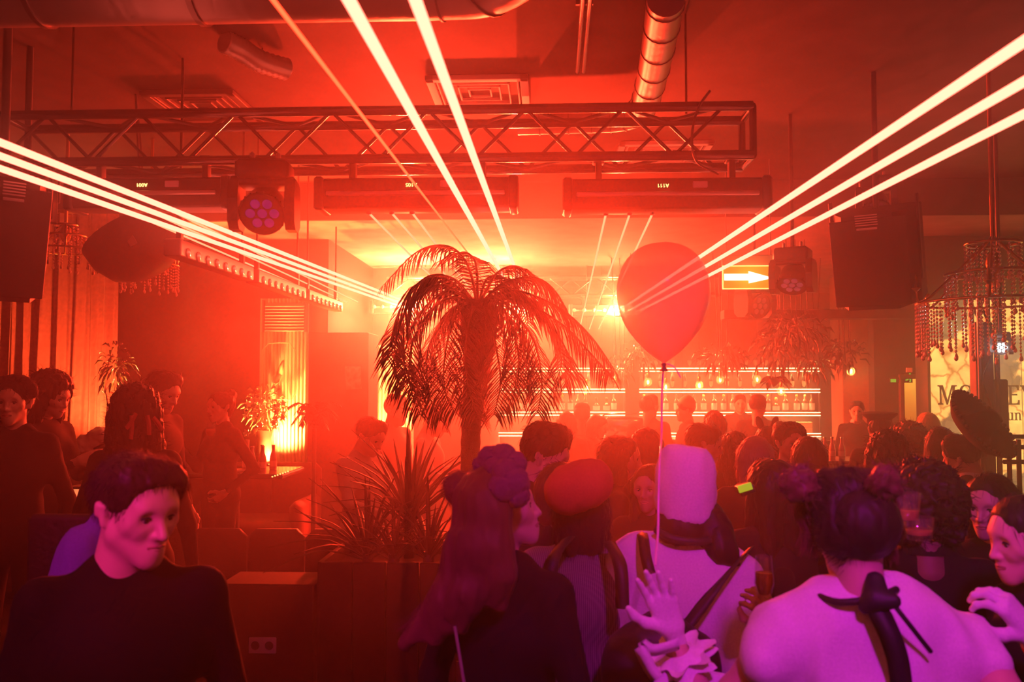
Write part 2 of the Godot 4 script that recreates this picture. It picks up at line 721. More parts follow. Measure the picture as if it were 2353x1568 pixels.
func build_lasers() -> void:
	# laser bars on the far truss: their beams run over the crowd towards the camera's end of the room
	var core := mat("beam_glow_core", Color.BLACK, 1.0, 0.0, {"glow": Color(1.0, 0.105, 0.064), "power": 10.0})  # emission imitates the scattered light along each beam
	var faint := mat("beam_glow_faint", Color.BLACK, 1.0, 0.0, {"glow": Color(1.0, 0.11, 0.05), "power": 6.0})
	var thin := mat("beam_glow_thin", Color.BLACK, 1.0, 0.0, {"glow": LASER, "power": 9.0})
	var lens_on := mat("laser_lens_lit", Color.BLACK, 0.3, 0.0, {"glow": LASER, "power": 16.0})
	var lens_off := mat("lens_glass", Color(0.5, 0.4, 0.35), 0.08, 0.2, {"coat": 1.0})
	var far := [
		["laser bar on the far truss, shooting three beams over the curtain side", 926.0, 705.0, [921.0, 942.0, 962.0], 0.84, 140.0],
		["laser bar on the far truss behind the palm crown", 1172.0, 709.0, [1173.0, 1197.0, 1218.0], 1.0, 120.0],
		["laser bar on the far truss behind the balloon", 1400.0, 713.0, [1424.0, 1448.0, 1473.0], 1.0, 72.0]]
	var d := 11.0
	for f in far:
		var c := P(f[1], f[2], d)
		var t := laser_bar(f[0], c + Vector3(0, 0, -0.1), f[4])
		for k in 8:
			var q := c + Vector3((-0.44 + 0.1257 * k) * float(f[4]), 0, 0.0)
			var m := MB.new()
			m.ball(q, Vector3(0.024, 0.024, 0.012), 12, 6)
			part(t, "lens", m, mat("lens_dim", Color(0.5, 0.4, 0.35), 0.1, 0.0, {"glow": LASER, "power": 2.0}))
		var n := 0
		for px in f[3]:
			var a := P(px, f[2], d)
			a.z += 0.015
			var m := MB.new()
			m.ball(a, Vector3(0.03, 0.03, 0.014), 12, 6)
			part(t, "lamp_lens", m, lens_on)
			# parallel beams: all share one vanishing point, so one direction in the room
			var v := (cam.transform.basis * Vector3((1260.0 - 1176.5) / F, (784.0 - 822.0) / F, -1.0)).normalized()
			var slim: bool = f[1] == 1172.0 and n == 0
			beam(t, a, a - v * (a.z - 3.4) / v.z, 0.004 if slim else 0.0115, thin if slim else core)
			n += 1
		omni("laser_glow", c + Vector3(0.1, 0, 0.12), LASER, f[5], 0.05, t)
	# laser bars on the near truss: their beams run away from the camera
	d = 4.25
	var near := [
		["black laser bar under the near truss beside the moving head light", 352.0, 450.0, 385.0, [299.0, 350.0, 401.0], Vector2(1201, 880), 9.1, "A001"],
		["black laser bar under the near truss above the palm", 960.0, 450.0, 462.0, [848.0, 900.0, 947.0], Vector2(1290, 940), 10.0, "A105"],
		["black laser bar under the near truss above the balloon", 1528.0, 452.0, 462.0, [1392.0, 1447.0, 1499.0], Vector2(1290, 940), 10.4, "A111"]]
	for f in near:
		var c := P(f[1], f[2], d)
		var t := laser_bar(f[0], c, float(f[3]) * S(d))
		var tm := TextMesh.new()
		tm.text = f[7]
		tm.font_size = 24
		tm.pixel_size = 0.001
		tm.depth = 0.002
		var o := part_mesh(t, "display_digits", tm, mat("digits_glow", Color.BLACK, 0.5, 0.0, {"glow": Color(1, 0.45, 0.12), "power": 5.0}))
		o.position = Vector3(-0.02, 0.035, 0.083)
		o.rotation.z = PI
		for px in f[4]:
			var a := P(px, 487.0, d)
			var v := (cam.transform.basis * Vector3((f[5].x - 1176.5) / F, (784.0 - f[5].y) / F, -1.0)).normalized()
			a.y = c.y - 0.085
			var m := MB.new()
			m.ball(a, Vector3(0.014, 0.008, 0.014), 10, 5)
			part(t, "lamp_lens", m, lens_off)
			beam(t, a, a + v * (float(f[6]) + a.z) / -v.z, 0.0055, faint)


func build_truss() -> void:
	var alu := mat("dark_truss", Color(0.018, 0.016, 0.016), 0.22, 0.0, {"spec": 0.7})
	box_truss("box truss of dark metal tubes carrying the near laser bars", Vector3(-2.75, 2.95, -4.2), 3.74, 0.24, alu, 0.24)
	box_truss("box truss carrying the far laser bars below the low ceiling", Vector3(-2.1, 2.98, -11.25), 4.3, 0.24, alu, 0.3)


func box_truss(label: String, at: Vector3, length: float, w: float, m0: Material, pitch: float) -> void:
	var t := thing("box_truss", label, "truss", at)
	var r := 0.024
	for y in [0.0, w]:
		for z in [0.0, -w]:
			var m := MB.new()
			m.bar(at + Vector3(0, y, z), at + Vector3(length, y, z), r, 10)
			part(t, "chord", m, m0)
	var n := int(length / pitch)
	var br := 0.0095
	for i in n:
		var x0 := at.x + i * pitch
		var x1 := x0 + pitch
		for side in 4:
			var up := i % 2 == 0
			var a := Vector3()
			var b := Vector3()
			match side:
				0: a = Vector3(0, 0.0 if up else w, 0); b = Vector3(0, w if up else 0.0, 0)
				1: a = Vector3(0, w if up else 0.0, -w); b = Vector3(0, 0.0 if up else w, -w)
				2: a = Vector3(0, 0, 0.0 if up else -w); b = Vector3(0, 0, -w if up else 0.0)
				3: a = Vector3(0, w, -w if up else 0.0); b = Vector3(0, w, 0.0 if up else -w)
			var m := MB.new()
			m.bar(Vector3(x0, at.y, at.z) + a, Vector3(x1, at.y, at.z) + b, br, 6)
			part(t, "brace", m, m0)
	for x in [0.0, length]:
		for s in [[Vector3(0, 0, 0), Vector3(0, w, 0)], [Vector3(0, w, 0), Vector3(0, w, -w)], [Vector3(0, w, -w), Vector3(0, 0, -w)], [Vector3(0, 0, -w), Vector3(0, 0, 0)]]:
			var m := MB.new()
			m.bar(at + Vector3(x, 0, 0) + s[0], at + Vector3(x, 0, 0) + s[1], 0.018, 8)
			part(t, "end_frame", m, m0)
	for x in [0.3, length - 0.3]:
		var m := MB.new()
		m.bar(at + Vector3(x, w, -w * 0.5), Vector3(at.x + x, 3.38 if at.z < -8.0 else 3.7, at.z - w * 0.5), 0.006, 6)
		part(t, "hanging_rod", m, m0)


func build_ducts() -> void:
	var tin := mat("duct_metal", Color(0.32, 0.3, 0.29), 0.4, 0.75, {"bump": 0.15, "bump_freq": 0.02, "tile": 2.0})
	var sleeve := mat("duct_band", Color(0.2, 0.19, 0.18), 0.4, 0.8)
	# the wide duct along the ceiling, turning up towards the camera's side
	var d := 3.35
	var t := thing("air_duct", "wide round metal air duct along the ceiling over the truss", "duct", P(700, -10, d))
	var r := 0.17
	var pts := [P(-60, -40, d), P(300, -40, d), P(760, -38, d), P(1010, -42, d), P(1130, -55, d - 0.05), P(1230, -60, d - 0.3), P(1290, -70, d - 0.8), P(1300, -80, d - 1.6)]
	for i in pts.size():
		pts[i].y = 3.46 if i < 5 else 3.48
	var c := curve(pts, 42)
	var m := MB.new()
	m.tube(c, r, 24)
	part(t, "pipe", m, tin)
	for i in [3, 8, 13, 18, 23, 27, 30, 33]:
		m = MB.new()
		m.tube(PackedVector3Array([c[i], c[i].lerp(c[i + 1], 0.16)]), r + 0.008, 24)
		part(t, "band", m, sleeve)
	# the narrower duct running away and then left to the vent
	t = thing("air_duct", "narrow spiral metal air duct leading to the ceiling vent", "duct", P(1490, 60, 4.3))
	pts = [P(1530, -60, 3.8), P(1512, 30, 4.35), P(1492, 110, 4.95), P(1470, 165, 5.4), P(1420, 183, 5.55), P(1320, 185, 5.58), P(1190, 187, 5.6)]
	for i in pts.size():
		pts[i].y = 3.55
	c = curve(pts, 40)
	m = MB.new()
	m.tube(c, 0.085, 18)
	part(t, "pipe", m, tin)
	for i in range(1, 38, 3):
		m = MB.new()
		m.tube(PackedVector3Array([c[i], c[i].lerp(c[i + 1], 0.12)]), 0.09, 18)
		part(t, "band", m, sleeve)
	# a short flexible hose by the dark end of the ceiling
	t = thing("flexible_hose", "short ribbed flexible hose hanging under the dark ceiling", "hose", P(585, 130, 4.6))
	pts = [P(515, 95, 4.45), P(555, 115, 4.55), P(595, 140, 4.65), P(660, 160, 4.8)]
	c = curve(pts, 34)
	var rr := PackedFloat32Array()
	for i in c.size():
		rr.append(0.052 + 0.012 * (i % 2))
	m = MB.new()
	m.tube(c, rr, 16)
	part(t, "hose", m, mat("hose_foil", Color(0.6, 0.57, 0.54), 0.35, 0.6))
	for k in [12, 24]:
		m = MB.new()
		m.bar(c[k], Vector3(c[k].x, 3.7, c[k].z), 0.006, 6)
		part(t, "strap", m, sleeve)
	# four-way ceiling vents
	vent("square four-way ceiling vent above the truss with pale rim", Vector3(P(1106, 186, 5.5).x, 3.69, -5.42), 0.62)
	vent("square four-way ceiling vent seen through the truss by the balloon", Vector3(P(1520, 340, 6.9).x, 3.69, -6.95), 0.72)
	vent("dark-rimmed four-way ceiling vent on the dark side of the ceiling", Vector3(P(470, 225, 5.6).x, 3.69, -5.6), 0.6, true)
	# thin conduits on the ceiling
	for a in [[P(1330, 60, 4.4), P(1330, 100, 4.75)], [P(1345, 60, 4.4), P(1345, 100, 4.75)]]:
		m = MB.new()
		m.bar(Vector3(a[0].x, 3.66, -3.2), Vector3(a[1].x, 3.66, -5.0), 0.012, 6)
		m.box(Vector3(a[0].x, 3.68, -4.1), Vector3(0.05, 0.04, 0.02))
		var o := thing("ceiling_conduit", "thin metal conduit pipe clipped to the dark ceiling by the spiral duct", "pipe", Vector3(a[0].x, 3.66, -4.1), "pair of ceiling conduits")
		part(o, "pipe", m, tin)
	# a power cable drooping from the end of the near truss
	t = thing("power_cable", "thin cable looping down from the end of the near truss", "cable", P(1600, 300, 4.1))
	m = MB.new()
	m.tube(curve([P(1632, 208, 4.0), P(1604, 250, 4.05), P(1590, 310, 4.05), P(1600, 370, 4.1), P(1650, 400, 4.2)], 20), 0.006, 6)
	part(t, "cable", m, mat("rubber", Color(0.03, 0.03, 0.03), 0.5))


func vent(label: String, c: Vector3, s: float, painted := false) -> void:
	var t := thing("ceiling_vent", label, "vent", c)
	var rim := mat("vent_darkened", Color(0.08, 0.075, 0.07), 0.5) if painted else mat("vent_white", Color(0.78, 0.76, 0.72), 0.5)  # one vent gets a darker rim and louvre colour
	var m := MB.new()
	m.box(c + Vector3(0, 0.01, 0), Vector3(s * 0.95, 0.01, s * 0.95))
	part(t, "backing", m, mat("vent_dark", Color(0.06, 0.055, 0.05), 0.7))
	for k in 5:
		var w := s * (1.0 - k * 0.19)
		var th := 0.05 if k == 0 else 0.012
		for q in 4:
			var bs := Basis(Vector3.UP, q * PI / 2)
			m = MB.new()
			m.box(c + bs * Vector3(0, -0.012 + 0.004 * k, w * 0.5 - th * 0.5), Vector3(w, 0.03 if k == 0 else 0.026, th), 0.003, bs)
			part(t, "frame" if k == 0 else "louvre", m, rim)


func moving_head(label: String, c: Vector3, s: float, yaw: float, tilt: float, lit: Color, power: float, hung := true, up := Vector3.UP) -> Node3D:
	# c: the tilt axis; the base hangs above
	var t := thing("moving_head", label, "stage light", c)
	var blk := mat("black_plastic", Color(0.012, 0.012, 0.012), 0.35)
	var yb := Basis(Vector3.UP, yaw)
	var m := MB.new()
	m.box(c + up * (0.62 * s), Vector3(0.9, 0.36, 0.66) * s, 0.07 * s, yb)
	part(t, "base", m, blk)
	m = MB.new()
	m.lathe([Vector2(0.2, 0.36), Vector2(0.26, 0.4), Vector2(0.26, 0.48), Vector2(0.2, 0.5)], 16, Transform3D(Basis.from_scale(Vector3(s, s, s)), c))
	part(t, "pan_joint", m, blk)
	for sx in [-1.0, 1.0]:
		m = MB.new()
		var poly := PackedVector2Array()
		for q in [Vector2(-0.26, 0.42), Vector2(0.26, 0.42), Vector2(0.33, 0.1), Vector2(0.3, -0.28), Vector2(0.16, -0.4), Vector2(-0.16, -0.4), Vector2(-0.3, -0.28), Vector2(-0.33, 0.1)]:
			poly.append(q * s)
		m.extrude(poly, 0.17 * s, Transform3D(yb * Basis(Vector3.UP, PI / 2), c + yb * Vector3(sx * 0.47 * s + 0.085 * s, 0, 0)))
		part(t, "yoke_arm", m, blk)
	m = MB.new()
	m.box(c + Vector3(0, 0.42 * s, 0), Vector3(1.1, 0.16, 0.52) * s, 0.04 * s, yb)
	part(t, "yoke_bridge", m, blk)
	var hb := yb * Basis(Vector3.RIGHT, tilt)
	var xf := Transform3D(hb * Basis(Vector3.RIGHT, PI / 2) * Basis.from_scale(Vector3(s, s, s)), c)
	m = MB.new()
	m.lathe([Vector2(0.14, -0.42), Vector2(0.25, -0.36), Vector2(0.32, -0.2), Vector2(0.36, 0.0), Vector2(0.38, 0.2), Vector2(0.39, 0.26), Vector2(0.36, 0.28), Vector2(0.34, 0.22), Vector2(0.0002, 0.21)], 24, xf)
	for k in 22:
		var a := TAU * k / 22
		m.box(xf * Vector3(0.385 * cos(a), 0.22, 0.385 * sin(a)), Vector3(0.03, 0.03, 0.08) * s, 0.004, hb * Basis(Vector3(0, 0, 1), a))
	var head := part(t, "lamp_head", m, blk)
	var g := mat("led_" + label, Color(0.1, 0.05, 0.12), 0.12, 0.0, {"glow": lit, "power": power})
	for k in 7:
		var a := TAU * k / 6.0
		var q := Vector3(0.2 * cos(a), 0.235, 0.2 * sin(a)) if k < 6 else Vector3(0, 0.235, 0)
		m = MB.new()
		m.ball(xf * q, Vector3(0.085, 0.085, 0.04) * s, 12, 6, hb)
		part(head, "lamp_lens", m, g)
	m = MB.new()
	m.box(c + up * (0.62 * s) + yb * Vector3(0.02, 0, 0.315) * s, Vector3(0.045, 0.03, 0.02) * s, 0.003, yb)
	part(t, "status_light", m, mat("status_glow", Color.BLACK, 0.5, 0.0, {"glow": Color(1, 0.42, 0.06), "power": 9.0}))
	for sx in [-1.0, 1.0]:
		m = MB.new()
		m.box(c + up * (0.85 * s) + yb * Vector3(sx * 0.22, 0, 0) * s, Vector3(0.08, 0.24, 0.12) * s, 0.01, yb)
		part(t, "clamp", m, mat("satin_metal", Color()))
	if hung:
		m = MB.new()
		m.bar(c + up * (0.76 * s), Vector3(c.x, 3.7 if c.z > -8.0 else 3.38, c.z), 0.014, 8)
		part(t, "hanging_pole", m, mat("black_metal", Color()))
	return t


func build_stage_lights() -> void:
	var d := 3.95
	moving_head("moving head light with seven violet lenses under the near truss", P(608, 478, d), 0.27, 0.12, 0.62, Color(0.4, 0.03, 0.6), 0.12, false)
	moving_head("moving head light with finned body beside the yellow arrow sign", P(1822, 640, 6.0), 0.26, -0.5, 1.0, Color(0.6, 0.2, 0.3), 0.12)
	moving_head("small moving head light with a mesh face under the arrow sign", P(1735, 700, 8.0), 0.3, 0.5, 0.3, Color(0.6, 0.2, 0.1), 0.12)
	moving_head("dark moving head light high on the wall by the hanging speaker", P(2013, 470, 5.6), 0.22, -0.3, 0.9, Color(0.4, 0.1, 0.1), 0.05)
	var w := moving_head("moving head light with seven white lenses by the marble wall", P(2300, 798, 6.2), 0.13, -0.35, 0.15, Color(0.8, 0.95, 1.0), 9.0)
	omni("white_lamp", P(2296, 798, 6.0), Color(0.85, 0.95, 1.0), 0.03, 0.04, w)
	# pixel battens along the edge of the low lounge ceiling
	var labels := ["LED batten with round lenses along the lounge ceiling, over the crystal chandelier", "LED batten with round lenses along the lounge ceiling, between two others", "LED batten with round lenses along the lounge ceiling, over the fluted panel"]
	for k in 3:
		var z0: float = [-4.7, -6.0, -7.3][k]
		var x := -2.08
		var c := Vector3(x, 2.6, z0 - 0.6)
		var t := thing("led_batten", labels[k], "stage light", c)
		var m := MB.new()
		m.box(c, Vector3(0.1, 0.1, 1.2), 0.01)
		part(t, "housing", m, mat("grey_metal", Color(0.16, 0.15, 0.15), 0.45, 0.4))
		for s in [-0.5, 0.5]:
			m = MB.new()
			m.box(c + Vector3(0, 0.12, s), Vector3(0.03, 0.16, 0.04), 0.004)
			m.bar(c + Vector3(0, 0.15, s), Vector3(x, 3.7 if c.z + s > -7.9 else 3.38, c.z + s), 0.008, 6)
			part(t, "bracket", m, mat("black_metal", Color()))
		for i in 8:
			var q := c + Vector3(0.052, -0.02, -0.5 + i * 0.143)
			m = MB.new()
			m.ball(q, Vector3(0.012, 0.03, 0.03), 12, 6)
			part(t, "lens", m, mat("lens_glass", Color()))
	# loudspeakers
	speaker("black loudspeaker hanging in front of the velvet curtain", P(5, 545, 3.6), Vector3(0.32, 0.5, 0.3), 0.75, 0.28)
	speaker("black loudspeaker hanging from the ceiling near the exit signs", P(2015, 590, 5.2), Vector3(0.46, 0.55, 0.4), -0.55, 0.3)
	speaker("dark loudspeaker with a bracket beside the curtain top", P(60, 465, 4.6), Vector3(0.3, 0.2, 0.26), 0.5, 0.1)


func speaker(label: String, c: Vector3, s: Vector3, yaw: float, tilt: float) -> void:
	var t := thing("loudspeaker", label, "speaker", c)
	var bs := Basis(Vector3.UP, yaw) * Basis(Vector3.RIGHT, tilt)
	var m := MB.new()
	var h := s * 0.5
	var poly := PackedVector2Array([Vector2(-h.x, h.z), Vector2(h.x, h.z), Vector2(h.x, 0), Vector2(h.x * 0.6, -h.z), Vector2(-h.x * 0.6, -h.z), Vector2(-h.x, 0)])
	m.extrude(poly, s.y, Transform3D(bs * Basis(Vector3.RIGHT, -PI / 2), c + bs * Vector3(0, h.y, 0)))
	part(t, "cabinet", m, mat("speaker_black", Color(0.016, 0.015, 0.015), 0.6))
	m = MB.new()
	m.box(c + bs * Vector3(0, 0, h.z + 0.004), Vector3(s.x * 0.9, s.y * 0.92, 0.014), 0.006, bs)
	part(t, "grille", m, mat("grille_black", Color(0.022, 0.02, 0.02), 0.5, 0.4, {"bump": 0.3, "bump_freq": 0.3, "tile": 12.0}))
	m = MB.new()
	m.box(c + bs * Vector3(0, h.y * 0.72, h.z + 0.014), Vector3(s.x * 0.24, 0.012, 0.006), 0.001, bs)
	for k in 5:
		m.box(c + bs * Vector3(0, h.y * (0.8 + 0.05 * k), h.z + 0.014), Vector3(s.x * 0.26, 0.006, 0.006), 0.001, bs)
	part(t, "badge", m, mat("satin_metal", Color()))
	for sx in [-1.0, 1.0]:
		m = MB.new()
		m.box(c + bs * Vector3(sx * (h.x + 0.008), 0.1, 0), Vector3(0.012, s.y * 0.9, 0.05), 0.003, bs)
		part(t, "bracket", m, mat("black_metal", Color()))
	m = MB.new()
	m.bar(c + Vector3(0, h.y * 0.9, 0), Vector3(c.x, 3.7, c.z), 0.018, 8)
	part(t, "hanging_pole", m, mat("black_metal", Color()))


func bottle_mesh(kind: int) -> Array:
	# [glass body, label, neck foil], base at the origin, 1 = metres
	var key := "bottle%d" % kind
	if cache.has(key):
		return cache[key]
	var g := MB.new()
	var l := MB.new()
	var f := MB.new()
	match kind:
		0:  # champagne bottle with a shield label
			g.lathe([Vector2(0.036, 0), Vector2(0.043, 0.01), Vector2(0.043, 0.13), Vector2(0.036, 0.17), Vector2(0.02, 0.22), Vector2(0.0145, 0.26), Vector2(0.0145, 0.31)], 14)
			var rows := []
			for i in 6:
				var y := 0.03 + 0.095 * i / 5.0
				var half := [0.25, 0.55, 0.72, 0.78, 0.8, 0.8][i] as float
				var row := PackedVector3Array()
				for j in 9:
					var a: float = half * (j / 4.0 - 1.0)
					row.append(Vector3(sin(a) * 0.0445, y, cos(a) * 0.0445))
				rows.append(row)
			l.rings(rows, false)
			f.lathe([Vector2(0.016, 0.245), Vector2(0.016, 0.3), Vector2(0.019, 0.305), Vector2(0.018, 0.32), Vector2(0.001, 0.326)], 12)
		1:  # square-shouldered spirit bottle
			g.lathe([Vector2(0.04, 0), Vector2(0.045, 0.008), Vector2(0.045, 0.16), Vector2(0.036, 0.185), Vector2(0.016, 0.2), Vector2(0.014, 0.25)], 14)
			l.lathe([Vector2(0.0458, 0.03), Vector2(0.0462, 0.035), Vector2(0.0462, 0.13), Vector2(0.0458, 0.135)], 14)
			f.lathe([Vector2(0.017, 0.235), Vector2(0.017, 0.27), Vector2(0.001, 0.272)], 10)
		2:  # slim bottle
			g.lathe([Vector2(0.032, 0), Vector2(0.036, 0.008), Vector2(0.036, 0.17), Vector2(0.026, 0.21), Vector2(0.0135, 0.24), Vector2(0.0135, 0.3)], 14)
			l.lathe([Vector2(0.0366, 0.04), Vector2(0.037, 0.045), Vector2(0.037, 0.14), Vector2(0.0366, 0.145)], 14)
			f.lathe([Vector2(0.0155, 0.27), Vector2(0.0155, 0.315), Vector2(0.001, 0.317)], 10)
		3:  # squat decanter
			g.lathe([Vector2(0.05, 0), Vector2(0.056, 0.01), Vector2(0.054, 0.1), Vector2(0.03, 0.125), Vector2(0.016, 0.14), Vector2(0.016, 0.18)], 14)
			l.lathe([Vector2(0.0566, 0.02), Vector2(0.0566, 0.09)], 14)
			f.lathe([Vector2(0.022, 0.175), Vector2(0.024, 0.2), Vector2(0.02, 0.225), Vector2(0.001, 0.23)], 10)
		4:  # small soft drink bottle
			g.lathe([Vector2(0.025, 0), Vector2(0.029, 0.006), Vector2(0.029, 0.08), Vector2(0.024, 0.11), Vector2(0.0125, 0.15), Vector2(0.0125, 0.19)], 14)
			l.lathe([Vector2(0.0296, 0.025), Vector2(0.0296, 0.07)], 14)
			f.lathe([Vector2(0.0145, 0.18), Vector2(0.0145, 0.195), Vector2(0.001, 0.196)], 10)
	var out := []
	for m in [g, l, f]:
		var am := ArrayMesh.new()
		am.add_surface_from_arrays(Mesh.PRIMITIVE_TRIANGLES, m.arrays())
		out.append(am)
	cache[key] = out
	return out


func bottle(kind: int, at: Vector3, glass: Material, label: Material, foil: Material, text: String, group: String, size := 1.0) -> Node3D:
	var t := thing("bottle", text, "bottle", at, group)
	var ms := bottle_mesh(kind)
	part_mesh(t, "glass", ms[0], glass)
	part_mesh(t, "label", ms[1], label)
	part_mesh(t, "cap", ms[2], foil)
	t.scale = Vector3.ONE * size
	return t


func build_lounge() -> void:
	# velvet curtain: deep folds
	var t := thing("velvet_curtain", "tall velvet curtain hanging in deep folds along the lounge", "curtain", P(120, 760, 7.55))
	var velvet := mat("velvet", Color(0.32, 0.1, 0.07), 0.75, 0.0, {"sheen": 0.8, "mottle": 0.35, "mottle_freq": 0.04, "tile": 2.0})
	var x0 := -6.55
	var x1 := -3.84
	for panel in 3:
		var rows := []
		var xa := lerpf(x0, x1, panel / 3.0)
		var xb := lerpf(x0, x1, (panel + 1) / 3.0)
		for i in 12:
			var y := lerpf(0.22, 3.36, i / 11.0)
			var row := PackedVector3Array()
			for j in 61:
				var f := j / 60.0
				var x := lerpf(xa, xb, f)
				var ph := x * 46.0 + 0.8 * sin(x * 7.0 + panel) + 0.35 * sin(y * 1.7 + x * 3.0)
				row.append(Vector3(x + 0.012 * sin(ph * 0.5 + y), y, -7.55 + (0.045 + 0.02 * sin(x * 5.0)) * sin(ph) - 0.02 * cos(ph * 2.0)))
			rows.append(row)
		var m := MB.new()
		m.rings(rows, false)
		part(t, "curtain_panel", m, velvet)
	var rail := MB.new()
	rail.bar(Vector3(x0, 3.38, -7.55), Vector3(x1, 3.38, -7.55), 0.02, 8)
	for k in 8:
		rail.box(Vector3(lerpf(x0, x1, k / 7.0), 3.55, -7.55), Vector3(0.02, 0.34, 0.02))
	part(t, "curtain_rail", rail, mat("brass", Color(0.6, 0.4, 0.15), 0.3, 0.9))
	# an uplight on the floor behind the sofa that rakes the curtain
	var up := thing("floor_uplight", "floor uplight raking the bottom of the velvet curtain", "lamp", P(205, 1035, 7.0))
	var c := P(205, 1040, 7.05)
	var m2 := MB.new()
	m2.lathe([Vector2(0.05, -0.12), Vector2(0.06, 0.0), Vector2(0.05, 0.002), Vector2(0.0002, -0.01)], 14, Transform3D(Basis(), c))
	m2.bar(c + Vector3(0, -0.12, 0), Vector3(c.x, 0.2, c.z), 0.02, 8)
	part(up, "housing", m2, mat("black_metal", Color()))
	m2 = MB.new()
	m2.lathe([Vector2(0.0002, 0.0), Vector2(0.045, 0.0)], 14, Transform3D(Basis(), c))
	part(up, "lamp_lens", m2, mat("uplight_glow", Color.BLACK, 0.5, 0.0, {"glow": Color(1, 0.2, 0.05), "power": 6.0}))
	spot("uplight_lamp", c + Vector3(0, 0.02, 0), c + Vector3(-0.15, 1.0, -0.55), Color(1, 0.16, 0.04), 14.0, 62.0, 0.04, 0.8, up)
	# rows of padded sofa backs
	sofa("dark red sofa along the velvet curtain", Vector3(-4.7, 0.2, -6.85), 1.8)
	sofa("dark sofa in front of the fluted panel", Vector3(-2.75, 0.2, -8.3), 1.0)
	# fluted panels, lit from below
	fluted("pale fluted wall panel lit from below beside the dark pillar", 596.0, 706.0, 9.17, 0.35, 2.75, 13, true)
	fluted("pale fluted wall panel lit from below in the recess behind the palm", 853.0, 950.0, 11.57, 0.2, 2.35, 12, false)
	struct("wall_pillar", one_box(Vector3(P(777, 800, 8.72).x, 1.18, -8.98), Vector3(0.62, 2.36, 0.5), 0.01), mat("dark_paint", Color()))
	# wall-mounted slatted air grille over the first panel
	t = thing("wall_grille", "slatted metal air grille on the wall above the fluted panel", "vent", P(652, 725, 9.1))
	for k in 9:
		var y: float = P(650, 700 + k * 7.0, 9.1).y
		var mm := MB.new()
		mm.box(Vector3(P(655, 700, 9.1).x, y, -9.12), Vector3(0.42, 0.012, 0.1), 0.002, Basis(Vector3.RIGHT, 0.5))
		part(t, "slat", mm, mat("satin_metal", Color()))
	for px in [607.0, 704.0]:
		var mm := MB.new()
		mm.box(P(px, 727, 9.15), Vector3(0.02, 0.34, 0.1), 0.003)
		part(t, "frame", mm, mat("grey_metal", Color()))
	# bird figure and fittings on the panel
	t = thing("bird_ornament", "gilded swallow ornament on the fluted panel", "ornament", P(645, 860, 9.05))
	var gold := mat("gilt", Color(0.9, 0.75, 0.5), 0.35, 0.4)
	m2 = MB.new()
	var b := P(640, 868, 9.05)
	var s := S(9.05)
	m2.ball(b, Vector3(8, 13, 6) * s, 12, 8, Basis(Vector3(0, 0, 1), -0.5))
	part(t, "body", m2, gold)
	m2 = MB.new()
	m2.blade(curve([b + Vector3(2, 6, 2) * s, b + Vector3(9, 25, 6) * s, b + Vector3(13, 42, 4) * s], 6), PackedFloat32Array([6 * s, 7 * s, 7 * s, 6 * s, 5 * s, 3 * s, 1 * s]), Vector3(1, -0.3, 0), 0.3, 0.004)
	part(t, "wing", m2, gold)
	m2 = MB.new()
	m2.tube(curve([b + Vector3(-7, 8, 3) * s, b + Vector3(-13, 2, 4) * s, b + Vector3(-12, -10, 4) * s, b + Vector3(-5, -14, 4) * s, b + Vector3(4, -8, 4) * s, b + Vector3(8, 4, 4) * s], 16), 1.3 * s, 6)
	part(t, "ring", m2, gold)
	m2 = MB.new()
	m2.blade(curve([b + Vector3(-2, -10, 0) * s, b + Vector3(-12, -20, 3) * s, b + Vector3(-13, -25, 3) * s], 5), PackedFloat32Array([4 * s, 3 * s, 3 * s, 2 * s, 1 * s, 1 * s]), Vector3(1, 0.4, 0), 0.3, 0.004)
	part(t, "tail", m2, gold)
	# carved mirror frame outline over the panel
	t = thing("mirror_frame", "thin scalloped gilded frame on the fluted panel around the swallow", "frame", P(640, 860, 9.06))
	var fr := []
	for q in [Vector2(603, 880), Vector2(603, 805), Vector2(610, 798), Vector2(617, 790), Vector2(640, 788), Vector2(665, 788), Vector2(671, 798), Vector2(680, 806), Vector2(681, 880), Vector2(680, 905), Vector2(670, 918), Vector2(630, 919), Vector2(618, 917)]:
		fr.append(P(q.x, q.y, 9.06))
	m2 = MB.new()
	m2.tube(PackedVector3Array(fr), 0.006, 6)
	part(t, "moulding", m2, gold)
	# poster sheet on the wall of the recess
	t = thing("wall_poster", "plain pale paper poster pinned to the dark pillar", "poster", P(812, 868, 8.7))
	part(t, "sheet", one_box(P(812, 868, 8.715), Vector3(36 * S(8.7), 54 * S(8.7), 0.006), 0.001, Basis(Vector3(0, 0, 1), 0.06)), mat("poster_paper", Color(0.5, 0.42, 0.38), 0.8, 0.0, {"mottle": 0.4, "mottle_freq": 0.02, "tile": 3.0}))
	m2 = MB.new()
	m2.box(P(812, 841, 8.71), Vector3(0.19, 0.012, 0.012), 0.002)
	part(t, "clip_rail", m2, mat("black_metal", Color()))
	# picture light over the second panel
	t = thing("picture_light", "small brass picture light over the fluted recess panel", "lamp", P(881, 846, 11.6))
	m2 = MB.new()
	m2.box(P(881, 847, 11.6), Vector3(0.11, 0.016, 0.03), 0.003)
	m2.box(P(881, 841, 11.62), Vector3(0.012, 0.07, 0.012), 0.002)
	part(t, "shade", m2, mat("picture_glow", Color(0.7, 0.5, 0.2), 0.4, 0.0, {"glow": Color(1, 0.45, 0.1), "power": 2.5}))
	# big dark bowl lamp below the near laser bar
	t = thing("bowl_pendant", "big dark bowl-shaped pendant lamp in front of the crystal chandelier", "lamp", P(290, 560, 5.4))
	var bc := P(305, 545, 5.4)
	var tilt := Basis(Vector3(0, 0, 1), 0.55)
	m2 = MB.new()
